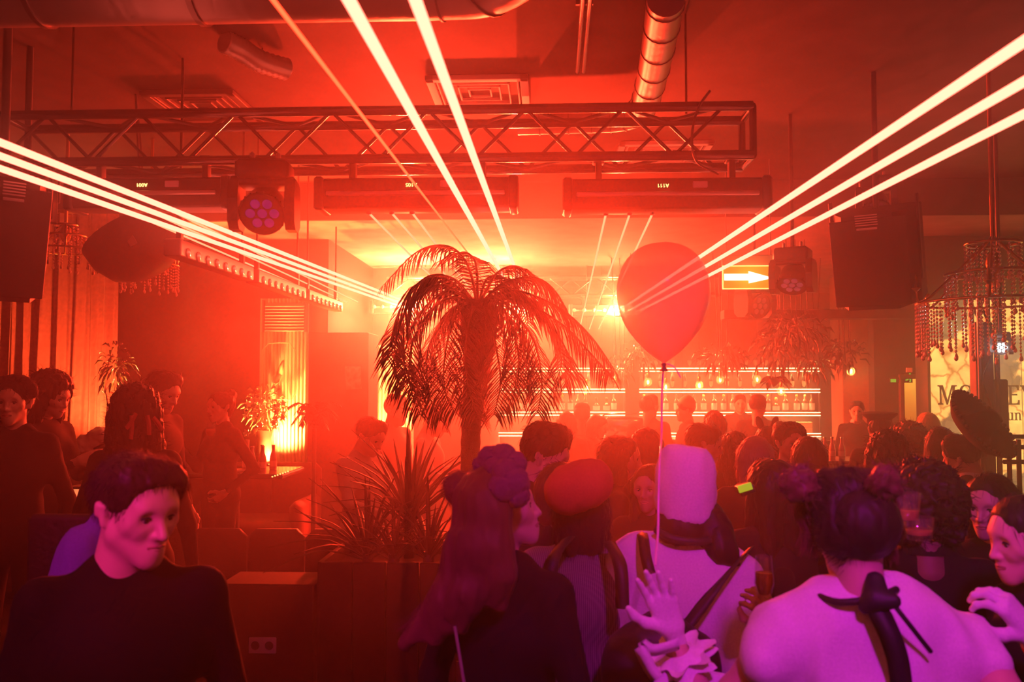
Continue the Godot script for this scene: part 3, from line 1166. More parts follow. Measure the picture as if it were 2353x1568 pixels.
	m2.lathe([Vector2(0.0002, -0.26), Vector2(0.14, -0.25), Vector2(0.24, -0.19), Vector2(0.3, -0.08), Vector2(0.31, 0.03), Vector2(0.29, 0.03), Vector2(0.27, -0.07), Vector2(0.0002, -0.2)], 30, Transform3D(tilt, bc))
	part(t, "bowl", m2, mat("bowl_black", Color(0.03, 0.02, 0.02), 0.5))
	m2 = MB.new()
	m2.tube(curve([bc + tilt * Vector3(0, 0.0, 0.28), bc + Vector3(0.05, 0.3, 0), Vector3(bc.x, 3.7, bc.z)], 10), 0.008, 6)
	m2.tube(curve([bc + tilt * Vector3(0, 0.0, -0.28), bc + Vector3(0.05, 0.3, 0), Vector3(bc.x, 3.7, bc.z)], 10), 0.008, 6)
	part(t, "cord", m2, mat("rubber", Color(0.03, 0.03, 0.03), 0.5))
	m2 = MB.new()
	m2.box(bc + tilt * Vector3(0.07, -0.12, 0.27), Vector3(0.05, 0.07, 0.01), 0.003, tilt)
	part(t, "maker_plate", m2, mat("satin_metal", Color()))
	# high table with drinks
	var td := 6.9
	t = thing("high_table", "dark high table crowded with small glass bottles in the lounge", "table", Vector3(P(540, 1090, td).x, 0.2, -td))
	var tc := P(540, 1086, td)
	m2 = MB.new()
	m2.box(tc, Vector3(0.95, 0.04, 0.6), 0.008)
	part(t, "table_top", m2, mat("table_gloss", Color(0.06, 0.03, 0.025), 0.2, 0.0, {"coat": 0.6}))
	m2 = MB.new()
	m2.bar(tc, Vector3(tc.x, 0.24, tc.z), 0.04, 12)
	part(t, "leg", m2, mat("black_metal", Color()))
	m2 = MB.new()
	m2.lathe([Vector2(0.25, 0.2), Vector2(0.25, 0.22), Vector2(0.04, 0.25)], 20, Transform3D(Basis(), Vector3(tc.x, 0, tc.z)))
	part(t, "foot_plate", m2, mat("black_metal", Color()))
	var clear := mat("drink_glass", Color(0.5, 0.35, 0.3), 0.08, 0.0, {"coat": 0.6})
	var paper := mat("bottle_paper", Color(0.65, 0.55, 0.45), 0.6)
	var cap := mat("cap_metal", Color(0.4, 0.35, 0.3), 0.35, 0.7)
	var spots := [[585, 1], [596, 0], [609, 1], [622, 0], [395, 0], [420, 1], [573, 2]]
	for q in spots:
		var at := P(q[0], 1090, td)
		bottle(4, Vector3(at.x, tc.y + 0.02, at.z + (0.06 if q[1] else -0.06)), clear, paper, cap, "small soft drink bottle on the dark high table", "soft drink bottles on the high table", 1.0 if q[1] < 2 else 1.25)
	t = thing("napkin_stack", "pale paper sheets lying on the dark high table", "napkins", P(560, 1075, td))
	var ns := P(563, 1084, td)
	m2 = MB.new()
	m2.box(Vector3(ns.x, tc.y + 0.027, ns.z + 0.1), Vector3(0.24, 0.012, 0.16), 0.002, Basis(Vector3.UP, 0.2))
	part(t, "paper", m2, paper)
	t = thing("light_string", "short string of tiny lights along the dark booth edge", "light string", P(662, 1085, 6.7))
	m2 = MB.new()
	for k in 7:
		m2.ball(P(626 + k * 6, 1096 - k * 2.0, 6.6), Vector3(0.008, 0.006, 0.006), 8, 5)
	part(t, "lamp_beads", m2, mat("string_glow", Color.BLACK, 0.5, 0.0, {"glow": Color(1, 0.3, 0.08), "power": 4.0}))
	m2 = MB.new()
	m2.bar(P(622, 1098, 6.6), P(666, 1083, 6.6), 0.003, 5)
	part(t, "wire", m2, mat("rubber", Color()))
	# low booth with a padded back: the dark mass behind the man and the planter
	t = thing("booth_bench", "dark padded booth bench behind the planter", "bench", Vector3(P(560, 1180, 5.3).x, 0.2, -5.3))
	var bx := P(560, 1180, 5.3).x
	for k in 4:
		m2 = MB.new()
		m2.box(Vector3(bx - 0.53 + k * 0.36, 0.7, -5.35), Vector3(0.35, 0.5, 0.14), 0.05)
		part(t, "back_cushion", m2, mat("booth_leather", Color(0.02, 0.008, 0.008), 0.55, 0.0, {"spec": 0.3, "bump": 0.2, "bump_freq": 0.05, "tile": 3.0}))
	m2 = MB.new()
	m2.box(Vector3(bx, 0.42, -5.05), Vector3(1.4, 0.16, 0.5), 0.05)
	part(t, "seat", m2, mat("booth_leather", Color()))
	m2 = MB.new()
	m2.box(Vector3(bx, 0.28, -5.1), Vector3(1.36, 0.18, 0.42), 0.01)
	part(t, "plinth", m2, mat("black_paint", Color()))
	# lit menu cube at the far end of the lounge floor
	t = thing("table_lantern", "small dark table lantern with lit sides at the curtain", "lantern", P(195, 1137, 5.6))
	var lc := P(195, 1137, 5.6)
	m2 = MB.new()
	for sx in [-1, 1]:
		for sz in [-1, 1]:
			m2.box(lc + Vector3(sx * 0.07, 0, sz * 0.05), Vector3(0.02, 0.09, 0.02), 0.003)
	m2.box(lc + Vector3(0, 0.05, 0), Vector3(0.17, 0.015, 0.13), 0.004)
	m2.box(lc + Vector3(0, -0.05, 0), Vector3(0.17, 0.015, 0.13), 0.004)
	part(t, "frame", m2, mat("black_metal", Color()))
	for sx in [-0.066, 0.066]:
		m2 = MB.new()
		m2.box(lc + Vector3(sx, 0, 0), Vector3(0.03, 0.085, 0.08), 0.004)
		part(t, "lamp_panel", m2, mat("lantern_glow", Color(0.6, 0.4, 0.3), 0.5, 0.0, {"glow": Color(1, 0.3, 0.1), "power": 0.9}))
	t = thing("coffee_table", "low dark table carrying the lantern by the curtain", "table", Vector3(lc.x, 0.2, lc.z))
	m2 = MB.new()
	m2.box(Vector3(lc.x, lc.y - 0.078, lc.z), Vector3(0.6, 0.03, 0.5), 0.006)
	part(t, "table_top", m2, mat("table_gloss", Color()))
	for sx in [-1, 1]:
		for sz in [-1, 1]:
			m2 = MB.new()
			m2.bar(Vector3(lc.x + sx * 0.25, lc.y - 0.09, lc.z + sz * 0.2), Vector3(lc.x + sx * 0.27, 0.2, lc.z + sz * 0.22), 0.016, 8)
			part(t, "leg", m2, mat("black_metal", Color()))
	# white cushions on the sofa, catching the uplight
	t = thing("cushion", "crumpled pale cushion on the sofa under the curtain", "cushion", P(205, 1010, 6.8))
	var f := Field.new()
	f.nz = FastNoiseLite.new()
	f.nz.frequency = 9.0
	f.amp = 0.03
	f.cap(P(180, 1030, 6.85), P(240, 1010, 6.85), 0.07, 0.08, 0.08)
	f.cap(P(200, 1020, 6.85), P(235, 1000, 6.85), 0.05, 0.06, 0.08)
	part(t, "cover", f.mesh(0.012), mat("pale_cloth", Color(0.65, 0.6, 0.55), 0.8, 0.0, {"sheen": 0.3}))


func sofa(label: String, at: Vector3, w: float) -> void:
	var t := thing("sofa", label, "sofa", at)
	var lea := mat("sofa_velvet", Color(0.12, 0.03, 0.025), 0.7, 0.0, {"sheen": 0.4})
	var m := MB.new()
	m.box(at + Vector3(0, 0.22, 0.05), Vector3(w, 0.3, 0.7), 0.06)
	part(t, "seat", m, lea)
	var n := int(w / 0.4)
	for k in n:
		m = MB.new()
		m.box(at + Vector3(-w * 0.5 + (k + 0.5) * w / n, 0.58, -0.3), Vector3(w / n - 0.01, 0.56, 0.16), 0.06)
		part(t, "back_cushion", m, lea)
	for sx in [-1, 1]:
		m = MB.new()
		m.box(at + Vector3(sx * (w * 0.5 - 0.06), 0.38, 0.05), Vector3(0.14, 0.36, 0.7), 0.05)
		part(t, "armrest", m, lea)
	m = MB.new()
	m.box(at + Vector3(0, 0.04, 0), Vector3(w - 0.1, 0.08, 0.6))
	part(t, "plinth", m, mat("black_paint", Color()))


func fluted(label: String, pa: float, pb: float, d: float, y0: float, y1: float, n: int, strong: bool) -> void:
	var a := P(pa, 850, d)
	var b := P(pb, 850, d)
	var w := b.x - a.x
	var t := thing("fluted_panel", label, "wall panel", Vector3((a.x + b.x) * 0.5, y0, -d))
	var pale := mat("fluted_cream", Color(0.72, 0.62, 0.48), 0.6)
	var r := w / n * 0.5
	var key := "flute%d" % int(d * 100)
	var fm := MB.new()
	var rows := []
	for i in 2:
		var row := PackedVector3Array()
		for j in 9:
			var q := PI * j / 8.0
			row.append(Vector3(-cos(q) * r * 0.72, (y1 - y0) * i, sin(q) * r * 1.1))
		rows.append(row)
	fm.rings(rows, false)
	var am := ArrayMesh.new()
	am.add_surface_from_arrays(Mesh.PRIMITIVE_TRIANGLES, fm.arrays())
	for k in n:
		var o := part_mesh(t, "flute", am, pale)
		o.position = Vector3(-w * 0.5 + r + 2.0 * r * k, 0, 0.0)
	part(t, "backing", one_box(Vector3((a.x + b.x) * 0.5, (y0 + y1) * 0.5, -d - 0.03), Vector3(w, y1 - y0, 0.05)), pale)
	# the trough light at its foot
	var y2 := 0.95
	var l := thing("trough_light", "linear uplight trough at the foot of the fluted panel, " + ("by the pillar" if strong else "in the recess"), "lamp", Vector3((a.x + b.x) * 0.5, y2, -d + 0.35))
	part(l, "housing", one_box(Vector3((a.x + b.x) * 0.5, y2 + 0.03, -d + 0.35), Vector3(w, 0.07, 0.1), 0.006), mat("black_metal", Color()))
	part(l, "lamp_strip", one_box(Vector3((a.x + b.x) * 0.5, y2 + 0.068, -d + 0.35), Vector3(w - 0.04, 0.008, 0.05)), mat("trough_glow", Color.BLACK, 0.5, 0.0, {"glow": Color(1, 0.36, 0.08), "power": 4.0}))
	spot("trough_lamp", Vector3((a.x + b.x) * 0.5, y2 + 0.09, -d + 0.36), Vector3((a.x + b.x) * 0.5, y2 + 1.2, -d - 0.05), Color(1, 0.26, 0.05), 40.0 if strong else 14.0, 60.0, 0.06, 0.6, l)


func strip(t: Node3D, c: Vector3, w: float, material: Material) -> void:
	part(t, "light_strip", one_box(c, Vector3(w, 0.012, 0.012), 0.002), material)


func build_bar() -> void:
	var d := 14.0
	var wood := mat("shelf_wood", Color(0.16, 0.09, 0.045), 0.45)
	var glow := mat("shelf_led", Color.BLACK, 0.5, 0.0, {"glow": Color(1, 0.62, 0.26), "power": 9.0})
	var ys := [850.0, 898.0, 951.0, 999.0]
	var bays := [[1128.0, 1436.0, "bar shelf unit with lit edges, beside the dark divider and palm", 0], [1468.0, 1884.0, "wide bar shelf unit with lit edges, beside the ochre pier", 1]]
	var green := mat("champagne_glass", Color(0.02, 0.03, 0.012), 0.06, 0.0, {"coat": 1.0})
	var amber := mat("spirit_glass", Color(0.12, 0.05, 0.015), 0.08, 0.0, {"coat": 1.0})
	var cream := mat("label_cream", Color(0.75, 0.62, 0.4), 0.6)
	var white := mat("label_white", Color(0.8, 0.75, 0.68), 0.6)
	var foil := mat("foil_dark", Color(0.08, 0.05, 0.03), 0.35, 0.6)
	var goldf := mat("foil_gold", Color(0.6, 0.4, 0.12), 0.3, 0.9)
	var back := mat("bar_back", Color(0.07, 0.04, 0.025), 0.4)
	for b in bays:
		var xa := P(b[0], 900, d).x
		var xb := P(b[1], 900, d).x
		var w := xb - xa
		var cx := (xa + xb) * 0.5
		var t := thing("bar_shelf", b[2], "shelf", Vector3(cx, 0.0, -d - 0.4))
		part(t, "back_panel", one_box(Vector3(cx, 1.25, -d - 0.38), Vector3(w, 2.5, 0.04)), back)
		var posts := [0.0, 1.0] if b[3] == 0 else [0.0, 0.245, 0.49, 0.735, 1.0]
		for f in posts:
			part(t, "upright", one_box(Vector3(lerpf(xa, xb, f), 1.25, -d - 0.02), Vector3(0.025, 2.5, 0.03), 0.003), mat("black_metal", Color()))
		for y in ys:
			var h := P(1500, y, d).y
			part(t, "shelf", one_box(Vector3(cx, h, -d - 0.18), Vector3(w, 0.02, 0.36), 0.002), wood)
			strip(t, Vector3(cx, h + 0.022, -d + 0.012), w, glow)
			strip(t, Vector3(cx, h - 0.026, -d + 0.012), w, glow)
			var al := AreaLight3D.new()
			al.name = "shelf_lamp"
			t.add_child(al, true)
			al.area_size = Vector2(w, 0.03)
			al.position = Vector3(cx, h - 0.04, -d - 0.12) - t.position
			al.rotation.x = -PI / 2
			al.light_color = Color(1, 0.5, 0.16).linear_to_srgb()
			al.light_energy = 1.6 * w
			al.shadow_enabled = true
		# rows of bottles and glasses
		for r in 3:
			var h: float = P(1500, ys[r], d).y + 0.031
			var px: float = b[0] + 14.0
			while px < b[1] - 10.0:
				var q := P(px, ys[r], d)
				var at := Vector3(q.x, h, -d - 0.12 + rng.randf_range(-0.03, 0.03))
				if r == 1:
					bottle(0, at, green, cream, foil, "dark champagne bottle with a cream shield label on the bar shelf", "champagne bottles on the bar shelves", 0.95)
					px += rng.randf_range(24.0, 38.0)
				elif r == 2:
					var k: int = [1, 1, 2, 3, 1][rng.randi() % 5]
					var texts := ["", "square spirit bottle with a wide pale label on the bar shelf", "slim spirit bottle with a pale label on the bar shelf", "squat decanter bottle with a pale label on the bar shelf"]
					var groups := ["", "square spirit bottles", "slim spirit bottles", "squat decanter bottles"]
					bottle(k, at, amber, white, goldf if rng.randf() < 0.4 else foil, texts[k], groups[k])
					px += rng.randf_range(15.0, 26.0)
				else:
					goblet(at)
					px += rng.randf_range(22.0, 46.0)
	# the dark divider between the bays
	struct("wall_divider", one_box(Vector3(P(1452, 900, 14.0).x, 1.7, -14.2), Vector3(32 * S(14.0), 3.4, 0.5)), mat("brown_paint", Color()))
	# counter
	var ct := thing("bar_counter", "long bar counter with a dark polished top behind the crowd", "counter", Vector3(2.0, 0, -11.2))
	part(ct, "counter_top", one_box(Vector3(2.0, 1.12, -11.2), Vector3(4.6, 0.05, 0.6), 0.008), mat("table_gloss", Color()))
	for k in 9:
		part(ct, "front_panel", one_box(Vector3(-0.02 + k * 0.505, 0.56, -11.0), Vector3(0.495, 1.06, 0.04), 0.01), mat("shelf_wood", Color()))
	part(ct, "body", one_box(Vector3(2.0, 0.55, -11.25), Vector3(4.5, 1.08, 0.4)), mat("black_paint", Color()))
	# espresso machine on the counter
	var ed := 11.2
	var em := P(1432, 967, ed)
	em.y = 1.145
	var t2 := thing("espresso_machine", "shiny metal espresso machine with a rounded rail on the bar counter", "coffee machine", em)
	var chrome := mat("chrome", Color(0.6, 0.55, 0.5), 0.12, 1.0)
	part(t2, "body", one_box(em + Vector3(0, 0.14, 0), Vector3(0.5, 0.26, 0.34), 0.05), chrome)
	part(t2, "drip_tray", one_box(em + Vector3(0, 0.02, 0.1), Vector3(0.48, 0.04, 0.4), 0.01), chrome)
	var rl := MB.new()
	rl.tube(curve([em + Vector3(-0.27, 0.1, 0.16), em + Vector3(-0.27, 0.27, 0.16), em + Vector3(-0.2, 0.31, 0.16), em + Vector3(0.2, 0.31, 0.16), em + Vector3(0.27, 0.27, 0.16), em + Vector3(0.27, 0.1, 0.16)], 24), 0.012, 8)
	part(t2, "cup_rail", rl, chrome)
	for k in 2:
		rl = MB.new()
		rl.tube(curve([em + Vector3(-0.12 + k * 0.2, 0.13, 0.17), em + Vector3(-0.12 + k * 0.2, 0.1, 0.24), em + Vector3(-0.1 + k * 0.2, 0.09, 0.34)], 8), 0.014, 8)
		part(t2, "group_handle", rl, mat("black_plastic", Color()))
	# boxes and glasses at the end of the shelf, on the lowest board
	for k in 4:
		var h: float = P(1500, ys[3], d).y + 0.031
		var bx := P(1835 + (k % 2) * 24.0, 990, d)
		var o := thing("carton", "small plain cardboard carton at the end of the lowest bar shelf", "box", Vector3(bx.x, h + (0.085 if k > 1 else 0.0), -d - 0.15), "cartons on the lowest bar shelf")
		part(o, "box", one_box(Vector3(bx.x, h + 0.04 + (0.085 if k > 1 else 0.0), -d - 0.15), Vector3(0.155, 0.08, 0.15), 0.003), mat("cardboard", Color(0.4, 0.27, 0.15), 0.8))
	# filament bulbs hanging over the bar
	var bulbs := [[1607, 886, 10.6, 1.0], [1655, 873, 10.8, 0.35], [1740, 872, 11.0, 0.2], [1489, 878, 10.8, 0.25], [1530, 889, 10.9, 0.3], [1410, 865, 10.6, 0.3], [1384, 868, 11.4, 0.15], [1955, 853, 10.8, 1.6], [1795, 899, 10.6, 0.4], [1349, 891, 11.2, 0.25]]
	for q in bulbs:
		var at := P(q[0], q[1], q[2])
		var t := thing("pendant_bulb", "round glass filament bulb hanging over the bar on a cord", "bulb", at, "filament bulbs over the bar")
		var m := MB.new()
		m.ball(at, Vector3(1, 1.15, 1) * (0.05), 16, 10)
		part(t, "glass_globe", m, mat("bulb_glass", Color(1, 0.8, 0.5), 0.02, 0.0, {"alpha": 0.14}))
		m = MB.new()
		m.ball(at + Vector3(0, -0.005, 0), Vector3(0.012, 0.026, 0.012), 10, 6)
		part(t, "lamp_filament", m, mat("filament_%s" % q[3], Color.BLACK, 0.5, 0.0, {"glow": Color(1, 0.55, 0.16), "power": 14.0 + 30.0 * float(q[3])}))
		m = MB.new()
		m.lathe([Vector2(0.016, 0.045), Vector2(0.02, 0.06), Vector2(0.02, 0.1), Vector2(0.006, 0.11)], 10, Transform3D(Basis(), at))
		part(t, "socket", m, mat("brass", Color(0.6, 0.4, 0.15), 0.3, 0.9))
		m = MB.new()
		m.bar(at + Vector3(0, 0.1, 0), Vector3(at.x, 3.37, at.z), 0.004, 5)
		part(t, "cord", m, mat("rubber", Color()))
		omni("bulb_light", at, Color(1, 0.5, 0.13), 0.1 * float(q[3]), 0.02, t)


func goblet(at: Vector3) -> void:
	var key := "goblet"
	if not cache.has(key):
		var m := MB.new()
		m.lathe([Vector2(0.03, 0), Vector2(0.03, 0.004), Vector2(0.005, 0.008), Vector2(0.005, 0.035), Vector2(0.028, 0.055), Vector2(0.038, 0.085), Vector2(0.036, 0.12), Vector2(0.033, 0.12), Vector2(0.035, 0.086), Vector2(0.025, 0.06), Vector2(0.0005, 0.045)], 14)
		var am := ArrayMesh.new()
		am.add_surface_from_arrays(Mesh.PRIMITIVE_TRIANGLES, m.arrays())
		cache[key] = am
	var t := thing("goblet", "short stemmed goblet on the top bar shelf", "glass", at, "goblets on the top bar shelf")
	part_mesh(t, "cup", cache[key], mat("goblet_glass", Color(0.7, 0.5, 0.28), 0.1, 0.0, {"coat": 1.0}))


func marble_tex() -> Texture2D:
	var im := Image.create(512, 512, false, Image.FORMAT_RGB8)
	var n := FastNoiseLite.new()
	n.seed = 5
	n.frequency = 0.006
	n.fractal_octaves = 4
	n.domain_warp_enabled = true
	n.domain_warp_amplitude = 60.0
	n.domain_warp_frequency = 0.008
	var cells := FastNoiseLite.new()
	cells.noise_type = FastNoiseLite.TYPE_CELLULAR
	cells.seed = 9
	cells.frequency = 0.022
	cells.fractal_type = FastNoiseLite.FRACTAL_NONE
	cells.cellular_return_type = FastNoiseLite.RETURN_DISTANCE2_SUB
	cells.domain_warp_enabled = true
	cells.domain_warp_amplitude = 22.0
	cells.domain_warp_frequency = 0.012
	for y in 512:
		for x in 512:
			var band := sin((x + y * 1.15) * 0.022 + n.get_noise_2d(x, y) * 2.2)
			var grey := smoothstep(0.35, 0.75, band)
			var vein := 1.0 - smoothstep(0.0, 0.16, cells.get_noise_2d(x, y) + 1.0)
			var cloud := 0.75 + 0.35 * n.get_noise_2d(x * 2.3 + 90.0, y * 2.3)
			var c := Color(1.0, 0.5, 0.11) * cloud
			c = c.lerp(Color(0.3, 0.09, 0.015), vein * 0.85)
			c = c.lerp(Color(0.1, 0.075, 0.035) * cloud, grey * 0.92)
			c = c.clamp()
			im.set_pixel(x, y, c.linear_to_srgb())
	return ImageTexture.create_from_image(im)


func build_right_side() -> void:
	# backlit marble wall with lettering
	var d := 9.0
	var xa := P(2137, 850, d).x
	var xb := 6.58
	var y0 := 0.25
	var y1 := P(2200, 690, d).y
	var t := thing("marble_panel", "backlit veined marble wall panel with dark serif lettering", "wall panel", Vector3((xa + xb) * 0.5, y0, -d))
	var mm := StandardMaterial3D.new()
	mm.resource_name = "backlit_marble"
	var tx := marble_tex()
	mm.albedo_texture = tx
	mm.albedo_color = Color(0.5, 0.5, 0.5)
	mm.roughness = 0.25
	mm.emission_enabled = true
	mm.emission_texture = tx
	mm.emission_operator = BaseMaterial3D.EMISSION_OP_MULTIPLY
	mm.emission = Color.WHITE
	mm.emission_energy_multiplier = 2.2
	mm.cull_mode = BaseMaterial3D.CULL_DISABLED
	var cols := 3
	for k in cols:
		var u0 := lerpf(xa, xb, float(k) / cols) + 0.003
		var u1 := lerpf(xa, xb, float(k + 1) / cols) - 0.003
		var m := MB.new()
		m.v = PackedVector3Array([Vector3(u0, y1, -d), Vector3(u1, y1, -d), Vector3(u1, y0, -d), Vector3(u0, y0, -d)])
		m.uv = PackedVector2Array([Vector2((u0 - xa) / 2.4, 0), Vector2((u1 - xa) / 2.4, 0), Vector2((u1 - xa) / 2.4, (y1 - y0) / 2.4), Vector2((u0 - xa) / 2.4, (y1 - y0) / 2.4)])
		m.quad(0, 1, 2, 3)
		var o := MeshInstance3D.new()
		var am := ArrayMesh.new()
		am.add_surface_from_arrays(Mesh.PRIMITIVE_TRIANGLES, m.arrays(t.position))
		o.mesh = am
		o.name = "slab"
		o.material_override = mm
		t.add_child(o, true)
	part(t, "frame", one_box(Vector3((xa + xb) * 0.5, (y0 + y1) * 0.5, -d - 0.06), Vector3(xb - xa + 0.04, y1 - y0 + 0.04, 0.1)), mat("black_paint", Color()))
	var serif := SystemFont.new()
	serif.font_names = PackedStringArray(["Droid Serif"])
	for w in [["MONKEY", 2264.0, 909.0, 62.0], ["of fun", 2308.0, 955.0, 32.0]]:
		var tm := TextMesh.new()
		tm.text = w[0]
		tm.font = serif
		tm.font_size = 64
		tm.pixel_size = float(w[3]) * S(d) / 64.0 * (0.98 if w[0] == "MONKEY" else 1.0)
		tm.depth = 0.012
		var o := part_mesh(t, "lettering", tm, mat("letter_dark", Color(0.02, 0.015, 0.01), 0.5))
		o.position = P(w[1], w[2], d) + Vector3(0, 0, 0.008) - t.position
		o.scale.x = 0.8
	var al := AreaLight3D.new()
	al.name = "marble_lamp"
	t.add_child(al)
	al.area_size = Vector2(xb - xa, y1 - y0)
	al.position = Vector3((xa + xb) * 0.5, (y0 + y1) * 0.5, -d + 0.03) - t.position
	al.rotation.y = PI
	al.light_color = Color(1, 0.5, 0.14).linear_to_srgb()
	al.light_energy = 1.6
	al.shadow_enabled = true
	struct("wall_marble", one_box(Vector3((xa + 6.6) * 0.5, 1.85, -d - 0.25), Vector3(6.6 - xa, 3.7, 0.2)), mat("black_paint", Color()))
	# dark square truss post in front of it
	var pd := 6.6
	var pc := P(2264, 900, pd)
	t = thing("truss_post", "dark upright truss post in front of the marble wall", "post", Vector3(pc.x, 0, pc.z))
	for sx in [-1, 1]:
		for sz in [-1, 1]:
			var m := MB.new()
			m.bar(Vector3(pc.x + sx * 0.06, 0, pc.z + sz * 0.06), Vector3(pc.x + sx * 0.06, 2.5, pc.z + sz * 0.06), 0.02, 8)
			part(t, "chord", m, mat("dark_truss", Color()))
	for k in 8:
		for sz in [-1, 1]:
			var m := MB.new()
			var q := 1.0 if k % 2 == 0 else -1.0
			m.bar(Vector3(pc.x - q * 0.06, 0.06 + k * 0.3, pc.z + sz * 0.06), Vector3(pc.x + q * 0.06, 0.36 + k * 0.3, pc.z + sz * 0.06), 0.01, 6)
			part(t, "brace", m, mat("dark_truss", Color()))
	var cv := MB.new()
	cv.box(Vector3(pc.x - 0.02, 1.15, pc.z), Vector3(0.13, 2.3, 0.1), 0.01)
	part(t, "cover_board", cv, mat("speaker_black", Color()))
	cv = MB.new()
	cv.box(Vector3(pc.x + 0.085, 1.6, pc.z + 0.02), Vector3(0.1, 0.55, 0.1), 0.01)
	part(t, "side_speaker", cv, mat("speaker_black", Color()))
	# black railing below
	t = thing("railing", "black metal railing in front of the marble wall", "railing", P(2340, 1100, 5.2))
	for k in 5:
		var m := MB.new()
		var q := P(2318 + k * 22.0, 1010, 5.2)
		m.bar(Vector3(q.x, 0, q.z), Vector3(q.x, q.y, q.z), 0.014, 8)
		part(t, "post", m, mat("black_metal", Color()))
	for y in [1004.0, 1028.0, 1062.0]:
		var m := MB.new()
		m.bar(P(2306, y, 5.2), P(2440, y, 5.2), 0.013, 8)
		part(t, "rail", m, mat("black_metal", Color()))
	# green emergency exit sign
	d = 11.67
	var ec := P(2070, 866, d)
	t = thing("emergency_sign", "lit green emergency exit sign with a running figure above the doorway", "exit sign", ec)
	var gg := mat("exit_green", Color(0.02, 0.2, 0.03), 0.5, 0.0, {"glow": Color(0.06, 0.75, 0.05), "power": 0.75})
	var s := S(d)
	var m3 := MB.new()
	m3.extrude(PackedVector2Array([Vector2(-24, -14) * s, Vector2(26, -14) * s, Vector2(26, 10) * s, Vector2(10, 6) * s, Vector2(-6, -1) * s, Vector2(-24, -3) * s]), 0.03, Transform3D(Basis(), ec))
	part(t, "case", m3, mat("sign_case", Color(0.03, 0.1, 0.03), 0.4))
	m3 = MB.new()
	m3.box(ec + Vector3(-17, -9, 0) * s + Vector3(0, 0, 0.004), Vector3(12, 7, 0.3) * s)
	part(t, "lamp_bar", m3, gg)
	m3 = MB.new()
	m3.extrude(PackedVector2Array([Vector2(-1.2, 4) * s, Vector2(1.2, 4) * s, Vector2(1.2, -1) * s, Vector2(4, -1) * s, Vector2(0, -6) * s, Vector2(-4, -1) * s, Vector2(-1.2, -1) * s]), 0.003, Transform3D(Basis(), ec + Vector3(1, -6, 0) * s + Vector3(0, 0, 0.005)))
	part(t, "lamp_arrow", m3, gg)
	m3 = MB.new()
	var rc := ec + Vector3(18, -2, 0) * s + Vector3(0, 0, 0.004)
	m3.ball(rc + Vector3(2, 8, 0) * s, Vector3(2.2, 2.2, 0.6) * s, 10, 6)
	for seg in [[0, 5, -2, -1], [0, 5, 5, 2], [0, 4, -5, 2], [-2, -1, 3, -5], [3, -5, 2, -10], [-2, -1, -5, -6], [-5, -6, -8, -6]]:
		m3.bar(rc + Vector3(seg[0], seg[1], 0) * s, rc + Vector3(seg[2], seg[3], 0) * s, 1.4 * s, 6)
	part(t, "lamp_figure", m3, gg)
	m3 = MB.new()
	m3.box(ec + Vector3(19, 15, 0) * s, Vector3(14, 10, 2) * s, 0.004)
	part(t, "white_cap", m3, mat("label_white", Color()))
	# yellow arrow sign
	d = 7.2
	var ac := P(1720, 638, d)
	s = S(d)
	t = thing("arrow_sign", "yellow lit sign with a big white arrow pointing towards the exit", "sign", ac)
	part(t, "panel", one_box(ac, Vector3(118 * s, 52 * s, 0.03), 0.004), mat("sign_yellow", Color(0.5, 0.3, 0.02), 0.4, 0.0, {"glow": Color(0.9, 0.32, 0.01), "power": 0.6}))
	m3 = MB.new()
	for q in [[Vector3(0, 26, 0), Vector3(120, 2.5, 4)], [Vector3(0, -26, 0), Vector3(120, 2.5, 4)], [Vector3(-59, 0, 0), Vector3(2.5, 52, 4)], [Vector3(59, 0, 0), Vector3(2.5, 52, 4)]]:
		m3.box(ac + q[0] * s + Vector3(0, 0, 0.012), q[1] * s)
	part(t, "lamp_border", m3, mat("sign_edge", Color(0.5, 0.5, 0.2), 0.4, 0.0, {"glow": Color(1, 0.85, 0.25), "power": 1.3}))
	m3 = MB.new()
	var ar := PackedVector2Array()
	for q in [Vector2(-56, 8), Vector2(-1, 8), Vector2(-1, 14), Vector2(55, -2), Vector2(-1, -14), Vector2(-1, -7), Vector2(-56, -7)]:
		ar.append(q * s)
	m3.extrude(ar, 0.004, Transform3D(Basis(), ac + Vector3(0, 0, 0.02)))
	part(t, "lamp_arrow", m3, mat("sign_white", Color(0.8, 0.8, 0.8), 0.4, 0.0, {"glow": Color(1, 1, 1), "power": 1.6}))
	part(t, "top_housing", one_box(ac + Vector3(0, 39 * s, 0), Vector3(120 * s, 24 * s, 0.04), 0.006), mat("sign_pink", Color(0.55, 0.32, 0.32), 0.5))
	m3 = MB.new()
	for x in [-50.0, 50.0]:
		m3.bar(ac + Vector3(x * s, 50 * s, 0), Vector3(ac.x + x * s, 3.7, ac.z), 0.005, 6)
	part(t, "wire", m3, mat("satin_metal", Color()))
	omni("sign_lamp", ac + Vector3(0, 0, 0.15), Color(1, 0.5, 0.08), 0.05, 0.1, t)
	# soffit beam over the bar front
	struct("trim_3", one_box(Vector3(3.6, P(1800, 722, 9.5).y, -9.6), Vector3(3.4, 0.1, 0.2), 0.01), mat("brown_paint", Color()))


func bead_strand(m: MB, a: Vector3, length: float, step: float, r: float) -> void:
	var y := 0.0
	while y < length:
		m.octa(a - Vector3(0, y, 0), r, r * 1.15)
		y += step


